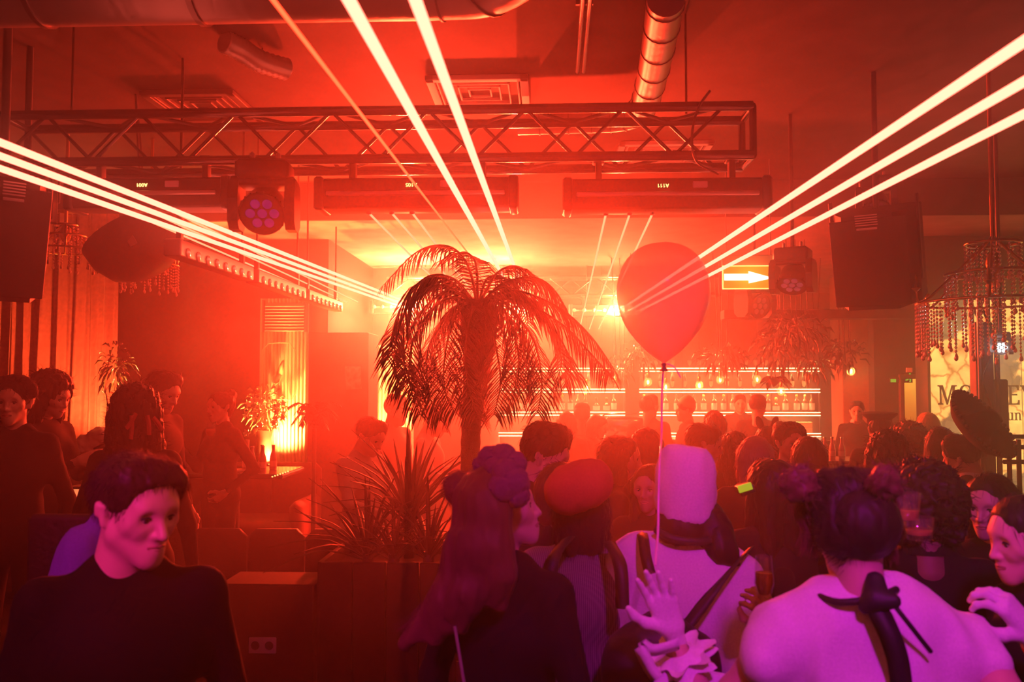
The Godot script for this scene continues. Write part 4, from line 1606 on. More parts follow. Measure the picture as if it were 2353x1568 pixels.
func build_chandeliers() -> void:
	var crystal := mat("crystal", Color(0.85, 0.75, 0.62), 0.04, 0.3, {"coat": 1.0})
	var gilt := mat("brass", Color(0.6, 0.4, 0.15), 0.3, 0.9)
	# the big one by the marble wall
	var d := 5.0
	var c := P(2285, 695, d)
	chandelier("large crystal chandelier with long bead strands in front of the marble wall", c, 0.4, 56, 0.2, 0.31, 5, crystal, gilt)
	chandelier("crystal chandelier in front of the velvet curtain", P(150, 575, 6.2), 0.22, 22, 0.08, 0.14, 2, crystal, gilt)
	chandelier("crystal chandelier behind the dark bowl pendant", P(345, 610, 6.4), 0.2, 22, 0.12, 0.2, 2, crystal, gilt)


func chandelier(label: String, c: Vector3, r: float, n: int, len0: float, len1: float, arms: int, crystal: Material, gilt: Material) -> void:
	var t := thing("chandelier", label, "chandelier", c)
	var k0 := r / 0.36
	for q in [[r, 0.0], [r * 0.62, 0.12 * k0 + 0.03], [r * 0.35, 0.3 * k0]]:
		var m := MB.new()
		var ring := PackedVector3Array()
		for i in 33:
			var a := TAU * i / 32.0
			ring.append(c + Vector3(cos(a) * q[0], q[1], sin(a) * q[0]))
		m.tube(ring, 0.008, 6, false)
		part(t, "ring", m, gilt)
		var count := int(n * q[0] / r)
		for i in count:
			var a := TAU * (i + 0.5 * rng.randf()) / count
			var p := c + Vector3(cos(a) * q[0], q[1], sin(a) * q[0])
			var L := rng.randf_range(len0, len1) * (1.0 if q[1] == 0.0 else 0.7)
			m = MB.new()
			bead_strand(m, p, L, 0.022, 0.0098)
			var e := p - Vector3(0, L + 0.015, 0)
			m.lathe([Vector2(0.0005, 0.024), Vector2(0.007, 0.008), Vector2(0.012, -0.006), Vector2(0.009, -0.016), Vector2(0.0005, -0.021)], 8, Transform3D(Basis(), e))
			part(t, "bead_strand", m, crystal)
	for i in 6:
		var a := TAU * i / 6.0
		var m := MB.new()
		m.tube(curve([c + Vector3(0, 0.34 * k0, 0), c + Vector3(cos(a) * r * 0.5, 0.16 * k0, sin(a) * r * 0.5), c + Vector3(cos(a) * r, 0.0, sin(a) * r), c + Vector3(cos(a) * r * 1.08, 0.07, sin(a) * r * 1.08)], 12), 0.007, 6)
		m.lathe([Vector2(0.004, 0.06), Vector2(0.025, 0.08), Vector2(0.02, 0.085), Vector2(0.008, 0.085), Vector2(0.008, 0.14), Vector2(0.001, 0.16)], 8, Transform3D(Basis(), c + Vector3(cos(a) * r * 1.08, 0, sin(a) * r * 1.08)))
		part(t, "arm", m, gilt)
	var m2 := MB.new()
	m2.bar(c + Vector3(0, 0.05, 0), Vector3(c.x, 3.7, c.z), 0.012, 8)
	m2.ball(c + Vector3(0, 0.2 * k0, 0), Vector3(0.04, 0.07, 0.04), 10, 6)
	part(t, "stem", m2, gilt)


func leaf_cluster(m: MB, c: Vector3, size: Vector3, n: int, l0: float, l1: float, w: float, droop: float) -> void:
	for i in n:
		var dir := Vector3(rng.randf_range(-1, 1), rng.randf_range(-1, 1), rng.randf_range(-1, 1))
		while dir.length() > 1.0 or dir.length() < 0.1:
			dir = Vector3(rng.randf_range(-1, 1), rng.randf_range(-1, 1), rng.randf_range(-1, 1))
		var p := c + dir * size
		var L := rng.randf_range(l0, l1)
		var u := (dir + Vector3(rng.randf_range(-0.5, 0.5), rng.randf_range(-0.6, 0.3), rng.randf_range(-0.5, 0.5))).normalized()
		var q1 := p + u * L * 0.5
		var q2 := p + u * L * 0.9 - Vector3(0, droop * L, 0)
		m.blade(PackedVector3Array([p, q1, q2]), PackedFloat32Array([w * 0.4, w, w * 0.05]), u.cross(Vector3(rng.randf_range(-1, 1), 0.4, rng.randf_range(-1, 1))).normalized(), 0.35)


func build_plants() -> void:
	palm()
	# planter box with sword-leaved plants
	var d := 4.35
	var xa := P(735, 1400, d).x
	var xb := P(1040, 1400, d).x
	var top := P(800, 1292, d).y
	var t := thing("planter_box", "dark planter box full of sword-leaved plants beside the palm", "planter", Vector3((xa + xb) * 0.5, 0, -d - 0.3))
	var wood := mat("planter_black", Color(0.01, 0.008, 0.008), 0.7, 0.0, {"spec": 0.2, "mottle": 0.5, "mottle_freq": 0.05, "tile": 1.5})
	var n := 4
	for k in n:
		part(t, "front_board", one_box(Vector3(lerpf(xa, xb, (k + 0.5) / n), top * 0.5, -d), Vector3((xb - xa) / n - 0.006, top, 0.03), 0.004), wood)
	for x in [xa, xb]:
		part(t, "side_board", one_box(Vector3(x, top * 0.5, -d - 0.3), Vector3(0.03, top, 0.6), 0.004), wood)
	part(t, "back_board", one_box(Vector3((xa + xb) * 0.5, top * 0.5, -d - 0.6), Vector3(xb - xa, top, 0.03), 0.004), wood)
	part(t, "soil", one_box(Vector3((xa + xb) * 0.5, top - 0.1, -d - 0.3), Vector3(xb - xa - 0.04, 0.06, 0.56)), mat("soil", Color(0.03, 0.02, 0.015), 0.9, 0.0, {"bump": 1.0, "bump_freq": 0.2, "tile": 4.0}))
	# a low dark wall carrying on from the planter
	var lw := P(735, 1345, d)
	struct("wall_low", one_box(Vector3((P(505, 1400, d).x + lw.x) * 0.5 - 0.02, lw.y * 0.5, -d - 0.15), Vector3(lw.x - P(505, 1400, d).x - 0.02, lw.y, 0.3), 0.01), wood)
	var sc := P(604, 1483, d)
	t = thing("wall_socket", "pale double wall socket plate on the low dark wall", "socket", Vector3(sc.x, sc.y, -d + 0.006))
	part(t, "plate", one_box(Vector3(sc.x, sc.y, -d + 0.006), Vector3(0.14, 0.08, 0.01), 0.004), mat("socket_plate", Color(0.3, 0.28, 0.27), 0.4))
	for sx in [-0.035, 0.035]:
		var m := MB.new()
		m.lathe([Vector2(0.022, 0.0), Vector2(0.02, 0.004), Vector2(0.016, -0.002), Vector2(0.0002, -0.002)], 14, Transform3D(Basis(Vector3.RIGHT, PI / 2), Vector3(sc.x + sx, sc.y, -d + 0.012)))
		part(t, "socket_hole", m, mat("black_plastic", Color()))
	# sword plants: [px, base y, depth, leaves, length, spread]
	yucca("tall sword-leaved plant with a fan of leaves beside the palm trunk", 940, 1210, 4.75, 40, 0.56, 0.75)
	yucca("low sword-leaved plant at the long end of the planter", 845, 1290, 4.6, 32, 0.52, 0.95)
	yucca("low sword-leaved plant at the trunk end of the planter", 985, 1290, 4.55, 32, 0.42, 0.8)
	yucca("small sword-leaved plant in the middle of the planter", 905, 1295, 4.5, 26, 0.36, 0.8)
	# glints of glasses standing between the leaves
	for q in [[955, 1245], [970, 1238], [985, 1252], [940, 1268], [1000, 1245], [925, 1262]]:
		var at := P(q[0], q[1], 5.1)
		var o := thing("shot_glass", "small clear glass on the ledge behind the sword-leaved plants", "glass", at, "glasses behind the planter")
		var m := MB.new()
		m.lathe([Vector2(0.018, -0.04), Vector2(0.024, 0.03), Vector2(0.022, 0.03), Vector2(0.016, -0.034), Vector2(0.0003, -0.034)], 12, Transform3D(Basis(), at))
		part(o, "cup", m, mat("clear_glass", Color(0.3, 0.3, 0.3), 0.03, 0.0, {"alpha": 0.06}))
	var lt := thing("ledge", "narrow service ledge behind the planter and palm", "ledge", Vector3(-0.75, 0, -5.11))
	part(lt, "top", one_box(Vector3(P(960, 1270, 5.1).x, P(960, 1272, 5.1).y - 0.055, -5.11), Vector3(0.5, 0.03, 0.22), 0.004), mat("table_gloss", Color()))
	for sx in [-0.2, 0.2]:
		part(lt, "leg", one_box(Vector3(P(960, 1270, 5.1).x + sx, P(960, 1272, 5.1).y * 0.5 - 0.03, -5.11), Vector3(0.03, P(960, 1272, 5.1).y - 0.07, 0.03)), mat("black_metal", Color()))
	# foliage hanging from the beam over the bar
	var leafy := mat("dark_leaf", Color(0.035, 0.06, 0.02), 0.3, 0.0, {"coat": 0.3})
	var spots := [
		["bushy hanging foliage over the bar beside the balloon", 1470, 812, 10.2, 40, 34, 90],
		["bushy hanging foliage over the middle of the bar shelves", 1660, 822, 10.2, 60, 28, 120],
		["bushy hanging foliage over the bar, above the champagne shelf", 1790, 800, 10.0, 60, 50, 150],
		["bushy hanging foliage over the end of the bar shelves", 1870, 835, 10.7, 45, 40, 120],
		["bushy hanging foliage in front of the ochre pier", 1940, 815, 9.9, 40, 34, 90],
		["bushy foliage high under the soffit beside the finned moving head", 1830, 755, 9.3, 70, 36, 130],
		["leafy creeper hanging over the palm side of the bar shelf", 1425, 845, 10.6, 24, 26, 60]]
	for q in spots:
		var c := P(q[1], q[2], q[3])
		var o := thing("hanging_foliage", q[0], "plant", c)
		var m := MB.new()
		leaf_cluster(m, c, Vector3(q[4], q[5], 30.0) * S(q[3]), q[6], 0.07, 0.15, 0.017, 0.5)
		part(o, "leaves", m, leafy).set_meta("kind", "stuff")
		m = MB.new()
		for k in 3:
			m.tube(curve([Vector3(c.x + (k - 1) * 0.1, 3.38, c.z), c + Vector3((k - 1) * 0.05, 0.2, 0), c + Vector3((k - 1) * 0.12, -0.1, 0.05)], 8), 0.006, 5)
		part(o, "stems", m, mat("stem_brown", Color(0.06, 0.035, 0.02), 0.7))
	# a big split leaf plant hanging low over the shelf
	var o2 := thing("hanging_plant", "big-leaved plant hanging low in front of the champagne shelf", "plant", P(1780, 880, 10.0))
	for k in 7:
		var a := k * 0.9
		var c := P(1782, 868, 10.0)
		var m := MB.new()
		var u := Vector3(cos(a), -0.35 - 0.2 * sin(a * 2.0), sin(a) * 0.6).normalized()
		m.blade(curve([c, c + u * 0.09, c + u * 0.2 - Vector3(0, 0.03, 0)], 5), PackedFloat32Array([0.01, 0.05, 0.065, 0.06, 0.035, 0.004]), Vector3(-u.z, 0.2, u.x), 0.3)
		part(o2, "leaf", m, leafy)
	var ms := MB.new()
	ms.tube(curve([P(1782, 868, 10.0), P(1775, 800, 10.0), Vector3(P(1775, 800, 10.0).x, 3.37, -10.0)], 10), 0.006, 5)
	part(o2, "stem", ms, mat("stem_brown", Color()))
	# flower arrangement lit by the fluted panel
	var fc := P(608, 940, 8.9)
	o2 = thing("flower_arrangement", "big pale flower arrangement glowing in front of the fluted panel", "flowers", fc)
	var m4 := MB.new()
	leaf_cluster(m4, fc, Vector3(0.2, 0.24, 0.15), 170, 0.05, 0.11, 0.014, 0.4)
	part(o2, "leaves", m4, mat("pale_leaf", Color(0.28, 0.24, 0.12), 0.5)).set_meta("kind", "stuff")
	for k in 26:
		m4 = MB.new()
		var c := fc + Vector3(rng.randf_range(-0.14, 0.24), rng.randf_range(-0.24, 0.1), rng.randf_range(0.02, 0.16))
		for j in 6:
			var a := TAU * j / 6.0
			var u := Vector3(cos(a), sin(a), 0.5).normalized()
			m4.blade(PackedVector3Array([c, c + u * 0.025, c + u * 0.045]), PackedFloat32Array([0.004, 0.012, 0.003]), u.cross(Vector3(0, 0, 1)).normalized(), 0.3)
		part(o2, "flower", m4, mat("petal_cream", Color(0.75, 0.65, 0.5), 0.6))
	m4 = MB.new()
	m4.lathe([Vector2(0.08, -0.75), Vector2(0.1, -0.5), Vector2(0.07, -0.3), Vector2(0.09, -0.22), Vector2(0.08, -0.22), Vector2(0.0003, -0.3)], 18, Transform3D(Basis(), fc))
	part(o2, "vase", m4, mat("vase_dark", Color(0.05, 0.03, 0.025), 0.3))
	# its stand
	o2 = thing("vase_stand", "dark stand carrying the flower arrangement", "stand", Vector3(fc.x, 0.2, fc.z))
	part(o2, "block", one_box(Vector3(fc.x, (0.0 + fc.y - 0.75) * 0.5, fc.z), Vector3(0.3, maxf(fc.y - 0.75, 0.1), 0.3), 0.01), mat("black_paint", Color()))
	# bird-of-paradise plant in front of the curtain edge
	var bp := P(243, 905, 7.0)
	o2 = thing("strelitzia_plant", "bird-of-paradise plant with a pale lit flower at the curtain edge", "plant", Vector3(bp.x, 0.2, bp.z))
	m4 = MB.new()
	leaf_cluster(m4, P(265, 840, 7.1), Vector3(0.12, 0.2, 0.12), 110, 0.04, 0.1, 0.012, 0.4)
	part(o2, "leaves", m4, mat("dark_leaf", Color())).set_meta("kind", "stuff")
	m4 = MB.new()
	m4.tube(curve([bp, P(247, 930, 7.0), P(246, 960, 7.0), P(262, 1000, 7.0), Vector3(bp.x + 0.05, 0.2, bp.z)], 14), 0.008, 6)
	part(o2, "stem", m4, mat("stem_pale", Color(0.5, 0.45, 0.3), 0.6))
	for q in [[P(246, 880, 7.0), 1.0], [P(238, 885, 7.0), 0.9], [P(232, 897, 6.98), 0.9], [P(252, 889, 7.02), 0.8]]:
		m4 = MB.new()
		m4.blade(curve([bp, bp.lerp(q[0], 0.5) + Vector3(0, 0.012, 0.01), q[0]], 5), PackedFloat32Array([0.006, 0.014, 0.016, 0.014, 0.008, 0.002]), Vector3(0.5, 0.2, 1), 0.4)
		part(o2, "petal", m4, mat("petal_cream", Color()))
	m4 = MB.new()
	m4.lathe([Vector2(0.12, 0.2), Vector2(0.15, 0.5), Vector2(0.14, 0.5), Vector2(0.0003, 0.46)], 18, Transform3D(Basis(), Vector3(bp.x + 0.04, 0, bp.z)))
	part(o2, "pot", m4, mat("vase_dark", Color()))
	# small fan palm in front of the first panel
	var pp := P(722, 985, 7.5)
	o2 = thing("potted_palm", "small potted palm with arching fronds in front of the dark pillar", "plant", Vector3(pp.x, 0.2, pp.z))
	for k in 13:
		var a := -0.5 + k * 0.45
		var tip := pp + Vector3(cos(a) * 0.2 + rng.randf_range(-0.05, 0.05), 0.1 + 0.1 * sin(k * 1.7), sin(a) * 0.18)
		var mid := pp.lerp(tip, 0.5) + Vector3(0, 0.12, 0)
		part(o2, "frond", frond(curve([pp, mid, tip], 10), 14, 0.09, 0.006, 0.6), mat("palm_leaf", Color(0.03, 0.03, 0.012), 0.5, 0.0, {"spec": 0.25}))
	m4 = MB.new()
	m4.tube(PackedVector3Array([pp, Vector3(pp.x, 0.4, pp.z)]), 0.02, 8)
	part(o2, "trunk", m4, mat("stem_brown", Color()))
	m4 = MB.new()
	m4.lathe([Vector2(0.12, 0.2), Vector2(0.16, 0.5), Vector2(0.15, 0.5), Vector2(0.0003, 0.46)], 18, Transform3D(Basis(), Vector3(pp.x, 0, pp.z)))
	part(o2, "pot", m4, mat("vase_dark", Color()))


func frond(c: PackedVector3Array, pairs: int, length: float, w: float, hang: float) -> MB:
	# an arched midrib with narrow leaflets on both sides
	var m := MB.new()
	var n := c.size()
	var rr := PackedFloat32Array()
	for i in n:
		rr.append(lerpf(0.009, 0.002, float(i) / n))
	m.tube(c, rr, 5)
	for i in pairs:
		var f := 0.1 + 0.9 * float(i) / pairs
		var k := f * (n - 1)
		var k0 := mini(int(k), n - 2)
		var p := c[k0].lerp(c[k0 + 1], k - k0)
		var t := (c[k0 + 1] - c[k0]).normalized()
		var side := t.cross(Vector3.UP)
		if side.length() < 0.25:
			side = t.cross(Vector3(0, 0, 1))
		side = side.normalized()
		for sg in [-1.0, 1.0]:
			var L := length * (0.35 + 0.65 * sin(PI * clampf(f * 0.86 + 0.1, 0, 1))) * rng.randf_range(0.8, 1.1)
			var u: Vector3 = (side * sg * 0.8 + t * rng.randf_range(0.45, 0.7) + Vector3(0, -0.15, 0)).normalized()
			var p1 := p + u * L * 0.5 - Vector3(0, hang * L * 0.12, 0)
			var p2 := p + u * L * 0.85 - Vector3(0, hang * L * 0.55, 0)
			m.blade(PackedVector3Array([p, p1, p2]), PackedFloat32Array([w * 0.6, w, w * 0.1]), t, 0.3, 0.0008)
	return m


func palm() -> void:
	var d := 4.6
	var base := P(1083, 1300, d)
	var t := thing("palm_tree", "tall dark palm tree with drooping feathery fronds behind the planter", "palm tree", Vector3(base.x, 0, base.z))
	var bark := mat("palm_bark", Color(0.025, 0.016, 0.012), 0.9, 0.0, {"bump": 1.5, "bump_freq": 0.15, "tile": 5.0})
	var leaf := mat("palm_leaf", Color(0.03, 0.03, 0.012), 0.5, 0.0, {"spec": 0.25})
	var c := curve([Vector3(base.x, 0.0, base.z), P(1083, 1200, d), P(1082, 1000, d), P(1100, 800, d), P(1100, 690, d)], 44)
	var rr := PackedFloat32Array()
	for i in c.size():
		var f := float(i) / c.size()
		rr.append((0.05 + 0.045 * smoothstep(0.5, 0.85, f)) * (1.0 + 0.07 * (i % 2)))
	var m := MB.new()
	m.tube(c, rr, 12)
	part(t, "trunk", m, bark)
	m = MB.new()
	m.lathe([Vector2(0.13, 0.0), Vector2(0.17, 0.02), Vector2(0.21, 0.42), Vector2(0.22, 0.46), Vector2(0.2, 0.46), Vector2(0.19, 0.4), Vector2(0.0003, 0.39)], 28, Transform3D(Basis(), Vector3(base.x, 0, base.z)))
	part(t, "pot", m, mat("vase_dark", Color(0.05, 0.03, 0.025), 0.3))
	# stubs of old leaf bases round the crown shaft
	for k in 46:
		var f := 0.56 + 0.4 * k / 46.0
		var i := int(f * 44)
		var a := k * 2.4
		var p := c[i] + Vector3(cos(a), 0, sin(a)) * rr[i] * 0.9
		m = MB.new()
		var q := p + Vector3(cos(a) * 0.05, 0.05, sin(a) * 0.05)
		m.blade(PackedVector3Array([p, p.lerp(q, 0.6), q]), PackedFloat32Array([0.018, 0.015, 0.003]), Vector3(-sin(a), 0, cos(a)), 0.3, 0.006)
		part(t, "leaf_base", m, bark)
	var ctr := Vector2(1098, 690)
	var fr := [
		[[1075, 610], [1030, 566], [960, 578], [882, 655], -0.15],
		[[1040, 640], [975, 640], [915, 720], [890, 830], 0.1],
		[[1010, 655], [940, 700], [905, 820], [925, 900], 0.3],
		[[1020, 690], [955, 770], [940, 870], [965, 955], 0.35],
		[[1040, 710], [985, 800], [985, 900], [1010, 965], 0.25],
		[[1050, 720], [1025, 800], [1020, 890], [1045, 950], 0.45],
		[[1085, 720], [1070, 800], [1075, 880], [1095, 960], 0.5],
		[[1120, 720], [1140, 800], [1150, 880], [1135, 955], 0.45],
		[[1150, 700], [1185, 780], [1190, 870], [1160, 950], 0.3],
		[[1150, 690], [1220, 770], [1245, 870], [1235, 950], 0.35],
		[[1165, 660], [1250, 720], [1290, 820], [1270, 900], 0.1],
		[[1160, 650], [1235, 640], [1290, 690], [1330, 800], -0.1],
		[[1180, 668], [1280, 705], [1355, 770], [1412, 850], 0.2],
		[[1190, 690], [1290, 745], [1360, 815], [1400, 865], 0.35],
		[[1140, 630], [1185, 612], [1225, 640], [1262, 700], -0.35],
		[[1120, 640], [1160, 640], [1200, 690], [1215, 760], -0.4],
		[[1050, 660], [1000, 650], [950, 700], [925, 760], -0.4],
		[[1095, 620], [1085, 590], [1060, 580], [1010, 600], -0.35],
		[[1130, 700], [1180, 740], [1215, 820], [1205, 900], -0.3],
		[[1060, 700], [1010, 750], [975, 840], [955, 920], -0.3],
		[[1030, 670], [965, 720], [930, 810], [935, 880], -0.1],
		[[1170, 675], [1260, 740], [1310, 830], [1300, 890], -0.15],
		[[1020, 640], [950, 660], [905, 750], [900, 820], -0.25]]
	for f in fr:
		var pts := [P(ctr.x + (f[0][0] - ctr.x) * 0.15, ctr.y + 5, d)]
		for k in 4:
			pts.append(P(f[k][0], f[k][1], d + f[4] * -0.9 * (0.35 + 0.65 * k / 3.0)))
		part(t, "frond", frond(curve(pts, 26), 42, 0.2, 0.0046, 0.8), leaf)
	# long trailing seed stalks
	for q in [[1112, 720, 1105, 860, 1085, 900], [1130, 700, 1165, 800, 1150, 880]]:
		m = MB.new()
		m.tube(curve([P(q[0], q[1], d - 0.25), P(q[2], q[3], d - 0.35), P(q[4], q[5], d - 0.35)], 12), 0.005, 5)
		part(t, "stalk", m, bark)


func yucca(label: String, px: float, py: float, d: float, n: int, length: float, spread: float) -> void:
	var b := P(px, py, d)
	var t := thing("sword_plant", label, "plant", b)
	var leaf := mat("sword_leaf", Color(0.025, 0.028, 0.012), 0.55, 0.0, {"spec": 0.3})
	if not cache.has("sword"):
		var arr := []
		for k in 4:
			var m := MB.new()
			var bend := 0.04 + 0.09 * k
			m.blade(curve([Vector3(), Vector3(0, 0.5, bend * 0.3), Vector3(0, 1.0 - bend * 0.3, bend * 1.6)], 7), PackedFloat32Array([0.018, 0.03, 0.036, 0.036, 0.031, 0.022, 0.012, 0.001]), Vector3.RIGHT, 0.3, 0.003)
			var am := ArrayMesh.new()
			am.add_surface_from_arrays(Mesh.PRIMITIVE_TRIANGLES, m.arrays())
			arr.append(am)
		cache.sword = arr
	for k in n:
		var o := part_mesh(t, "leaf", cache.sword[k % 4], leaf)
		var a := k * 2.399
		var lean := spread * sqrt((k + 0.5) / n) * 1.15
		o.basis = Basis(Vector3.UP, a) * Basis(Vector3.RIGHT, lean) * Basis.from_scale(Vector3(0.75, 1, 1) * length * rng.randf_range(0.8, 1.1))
		o.position = Vector3(0, 0.04 * (1.0 - float(k) / n), 0)
	var m2 := MB.new()
	m2.tube(PackedVector3Array([Vector3(0, -maxf(b.y - 0.9, 0.12), 0), Vector3(0, 0.05, 0)]), 0.03, 8)
	part(t, "stem", m2, mat("stem_brown", Color()), true)


func build_balloon() -> void:
	var d := 2.85
	var c := P(1524, 668, d)
	var s := S(d)
	var t := thing("balloon", "translucent pale balloon on a ribbon above the crowd", "balloon", c)
	var prof := []
	for q in [[0, 110], [30, 107], [62, 93], [90, 62], [104, 22], [106, -12], [100, -48], [85, -84], [62, -115], [36, -142], [16, -157], [5, -164], [4, -168]]:
		prof.append(Vector2(maxf(q[0], 0.05) * s, q[1] * s))
	var fine := []
	var cc := []
	for p in prof:
		cc.append(Vector3(p.x, p.y, 0))
	for p in curve(cc, 40):
		fine.append(Vector2(maxf(p.x, 0.0002), p.y))
	var m := MB.new()
	m.lathe(fine, 40, Transform3D(Basis(), c))
	part(t, "skin", m, mat("balloon_rubber", Color(0.95, 0.8, 0.72), 0.3, 0.0, {"alpha": 0.6, "through": Color(1.0, 0.95, 0.9), "coat": 0.6}))
	m = MB.new()
	m.lathe([Vector2(4 * s, -166 * s), Vector2(7 * s, -170 * s), Vector2(4 * s, -174 * s), Vector2(11 * s, -186 * s), Vector2(9 * s, -186 * s), Vector2(0.0003, -176 * s)], 12, Transform3D(Basis(), c))
	part(t, "knot", m, mat("balloon_knot", Color(0.3, 0.06, 0.07), 0.4))
	m = MB.new()
	m.tube(curve([c + Vector3(0, -172 * s, 0), P(1521, 900, d), P(1520, 1000, d - 0.02), P(1516, 1060, d - 0.35), P(1513, 1150, d - 0.4), P(1512, 1220, d - 0.45), P(1506, 1300, d - 0.62)], 30), 0.0035, 6)
	part(t, "ribbon", m, mat("ribbon_violet", Color(0.75, 0.35, 0.75), 0.35))
	m = MB.new()
	m.tube(curve([c + Vector3(6, -168, 0) * s, c + Vector3(24, -176, 0) * s, c + Vector3(38, -200, 0) * s], 8), 0.0025, 5)
	part(t, "ribbon_tail", m, mat("ribbon_violet", Color()))


# ---------------------------------------------------------------- people
# A figure is built standing at the origin, facing +z, 1.72 m tall; its node turns, scales and places it.

func head_parts(sex: String, cell: float) -> Dictionary:
	var key := "head_%s_%s" % [sex, cell]
	if cache.has(key):
		return cache[key]
	var fem := sex == "f"
	var f := Field.new()
	f.cap(Vector3(0, 0.035, -0.035), Vector3(0, 0.04, 0.02), 0.078, 0.073, 0.02)
	f.cap(Vector3(0, 0.01, 0.04), Vector3(0, -0.05, 0.048), 0.054, 0.041, 0.04)
	var jw := 0.034 if fem else 0.043
	f.both(Vector3(jw, -0.045, 0.012), Vector3(0.0, -0.088, 0.062), 0.028 if fem else 0.031, 0.02 if fem else 0.024, 0.03)
	f.dot(Vector3(0, -0.095, 0.066), 0.016 if fem else 0.02, 0.02)
	f.both(Vector3(0.042, -0.012, 0.056), Vector3(0.034, -0.022, 0.066), 0.024, 0.018, 0.025)
	f.cap(Vector3(-0.03, 0.026, 0.079), Vector3(0.03, 0.026, 0.079), 0.011 if fem else 0.014, 0.011 if fem else 0.014, 0.022)
	f.cap(Vector3(0, 0.018, 0.086), Vector3(0, -0.031, 0.1085 if fem else 0.112), 0.0078, 0.0095 if fem else 0.011, 0.012)
	f.both(Vector3(0.011, -0.034, 0.096), Vector3(0.012, -0.035, 0.09), 0.008, 0.007, 0.01)
	f.cap(Vector3(0, -0.058, 0.083), Vector3(0, -0.068, 0.082), 0.0145, 0.0145, 0.02)
	f.both(Vector3(0.077, 0.014, -0.012), Vector3(0.075, -0.022, -0.006), 0.013, 0.01, 0.008)
	f.both(Vector3(0.085, 0.02, -0.02), Vector3(0.083, 0.0, -0.022), 0.009, 0.009, 0.008)
	var nk := 0.05 if fem else 0.06
	f.cap(Vector3(0, -0.05, -0.022), Vector3(0, -0.2, -0.04), nk, nk * 1.12, 0.03)
	f.both(Vector3(0.031, 0.006, 0.102), Vector3(0.033, 0.005, 0.1), 0.0165, 0.0165, 0.012, 1)
	f.both(Vector3(0.022, 0.0125, 0.0825), Vector3(0.042, 0.0118, 0.077), 0.0058, 0.0052, 0.004)
	f.both(Vector3(0.023, -0.0058, 0.081), Vector3(0.041, -0.0058, 0.076), 0.0048, 0.0044, 0.006)
	f.both(Vector3(0.097, 0.004, 0.002), Vector3(0.096, -0.006, 0.002), 0.012, 0.01, 0.006, 1)
	f.cap(Vector3(-0.018, -0.0625, 0.104), Vector3(0.018, -0.0625, 0.104), 0.0045, 0.0045, 0.004, 1)
	var white := MB.new()
	var dark := MB.new()
	var lips := MB.new()
	for s in [-1.0, 1.0]:
		white.ball(Vector3(s * 0.031, 0.003, 0.0772), Vector3(0.0125, 0.0078, 0.0108), 14, 8)
		dark.ball(Vector3(s * 0.031, 0.0018, 0.0842), Vector3(0.0066, 0.0062, 0.0046), 12, 6)
		dark.tube(curve([Vector3(s * 0.014, 0.025, 0.0915), Vector3(s * 0.03, 0.031, 0.0905), Vector3(s * 0.048, 0.025, 0.078)], 8), 0.0036 if fem else 0.0056, 5)
		dark.tube(curve([Vector3(s * 0.018, 0.006, 0.0865), Vector3(s * 0.031, 0.0095, 0.089), Vector3(s * 0.045, 0.005, 0.0795)], 8), 0.003, 5)
	var lr := 0.0036 if fem else 0.0031
	lips.tube(curve([Vector3(-0.022, -0.0615, 0.088), Vector3(-0.008, -0.0575, 0.0978), Vector3(0, -0.0588, 0.0985), Vector3(0.008, -0.0575, 0.0978), Vector3(0.022, -0.0615, 0.088)], 14), lr, 6)
	lips.tube(curve([Vector3(-0.02, -0.0632, 0.0882), Vector3(0, -0.0682, 0.0975), Vector3(0.02, -0.0632, 0.0882)], 12), lr * 1.2, 6)
	cache[key] = {"skin": f.mesh(cell), "white": white, "dark": dark, "lips": lips}
	return cache[key]


func hand_mesh(side: float, curl: float, cell := 0.0042, spread := 1.0) -> MB:
	# wrist at the origin, fingers along +z, palm facing -y, thumb on the side * x side
	var key := "hand_%s_%s_%s" % [side, curl, spread]
	if cache.has(key):
		return cache[key]
	var f := Field.new()
	f.cap(Vector3(0, 0, -0.03), Vector3(0, 0, 0.01), 0.025, 0.026, 0.02)
	var kn := [Vector3(0.03, 0.002, 0.088), Vector3(0.0105, 0.005, 0.094), Vector3(-0.0095, 0.003, 0.09), Vector3(-0.028, -0.002, 0.08)]
	var ln := [0.074, 0.082, 0.075, 0.058]
	for i in 4:
		var k: Vector3 = kn[i]
		k.x *= side
		f.cap(Vector3(k.x * 0.5, 0, 0.015), k, 0.0165, 0.0115, 0.018)
	for i in 4:
		var p: Vector3 = kn[i]
		p.x *= side
		var dir := Vector3(side * (0.12 - 0.08 * i) * spread, 0, 1).normalized()
		var a := 0.0
		var segs := [0.45, 0.31, 0.24]
		for j in 3:
			a += curl * (0.7 if j == 0 else 1.0)
			var q := p + (dir * cos(a) + Vector3(0, -1, 0) * sin(a)) * float(ln[i]) * float(segs[j])
			f.cap(p, q, 0.0092 - 0.0009 * j, 0.0085 - 0.0009 * j, 0.006)
			p = q
	var t0 := Vector3(side * 0.018, -0.006, 0.02)
	var t1 := Vector3(side * (0.044 + 0.01 * spread), -0.016 - 0.01 * curl, 0.05)
	var t2 := Vector3(side * (0.05 + 0.022 * spread), -0.02 - 0.026 * curl, 0.08)
	var t3 := Vector3(side * (0.048 + 0.03 * spread - 0.02 * curl), -0.022 - 0.04 * curl, 0.104)
	f.chain([t0, t1, t2, t3], [0.016, 0.0125, 0.0105, 0.0085], 0.012)
	cache[key] = f.mesh(cell)
	return cache[key]


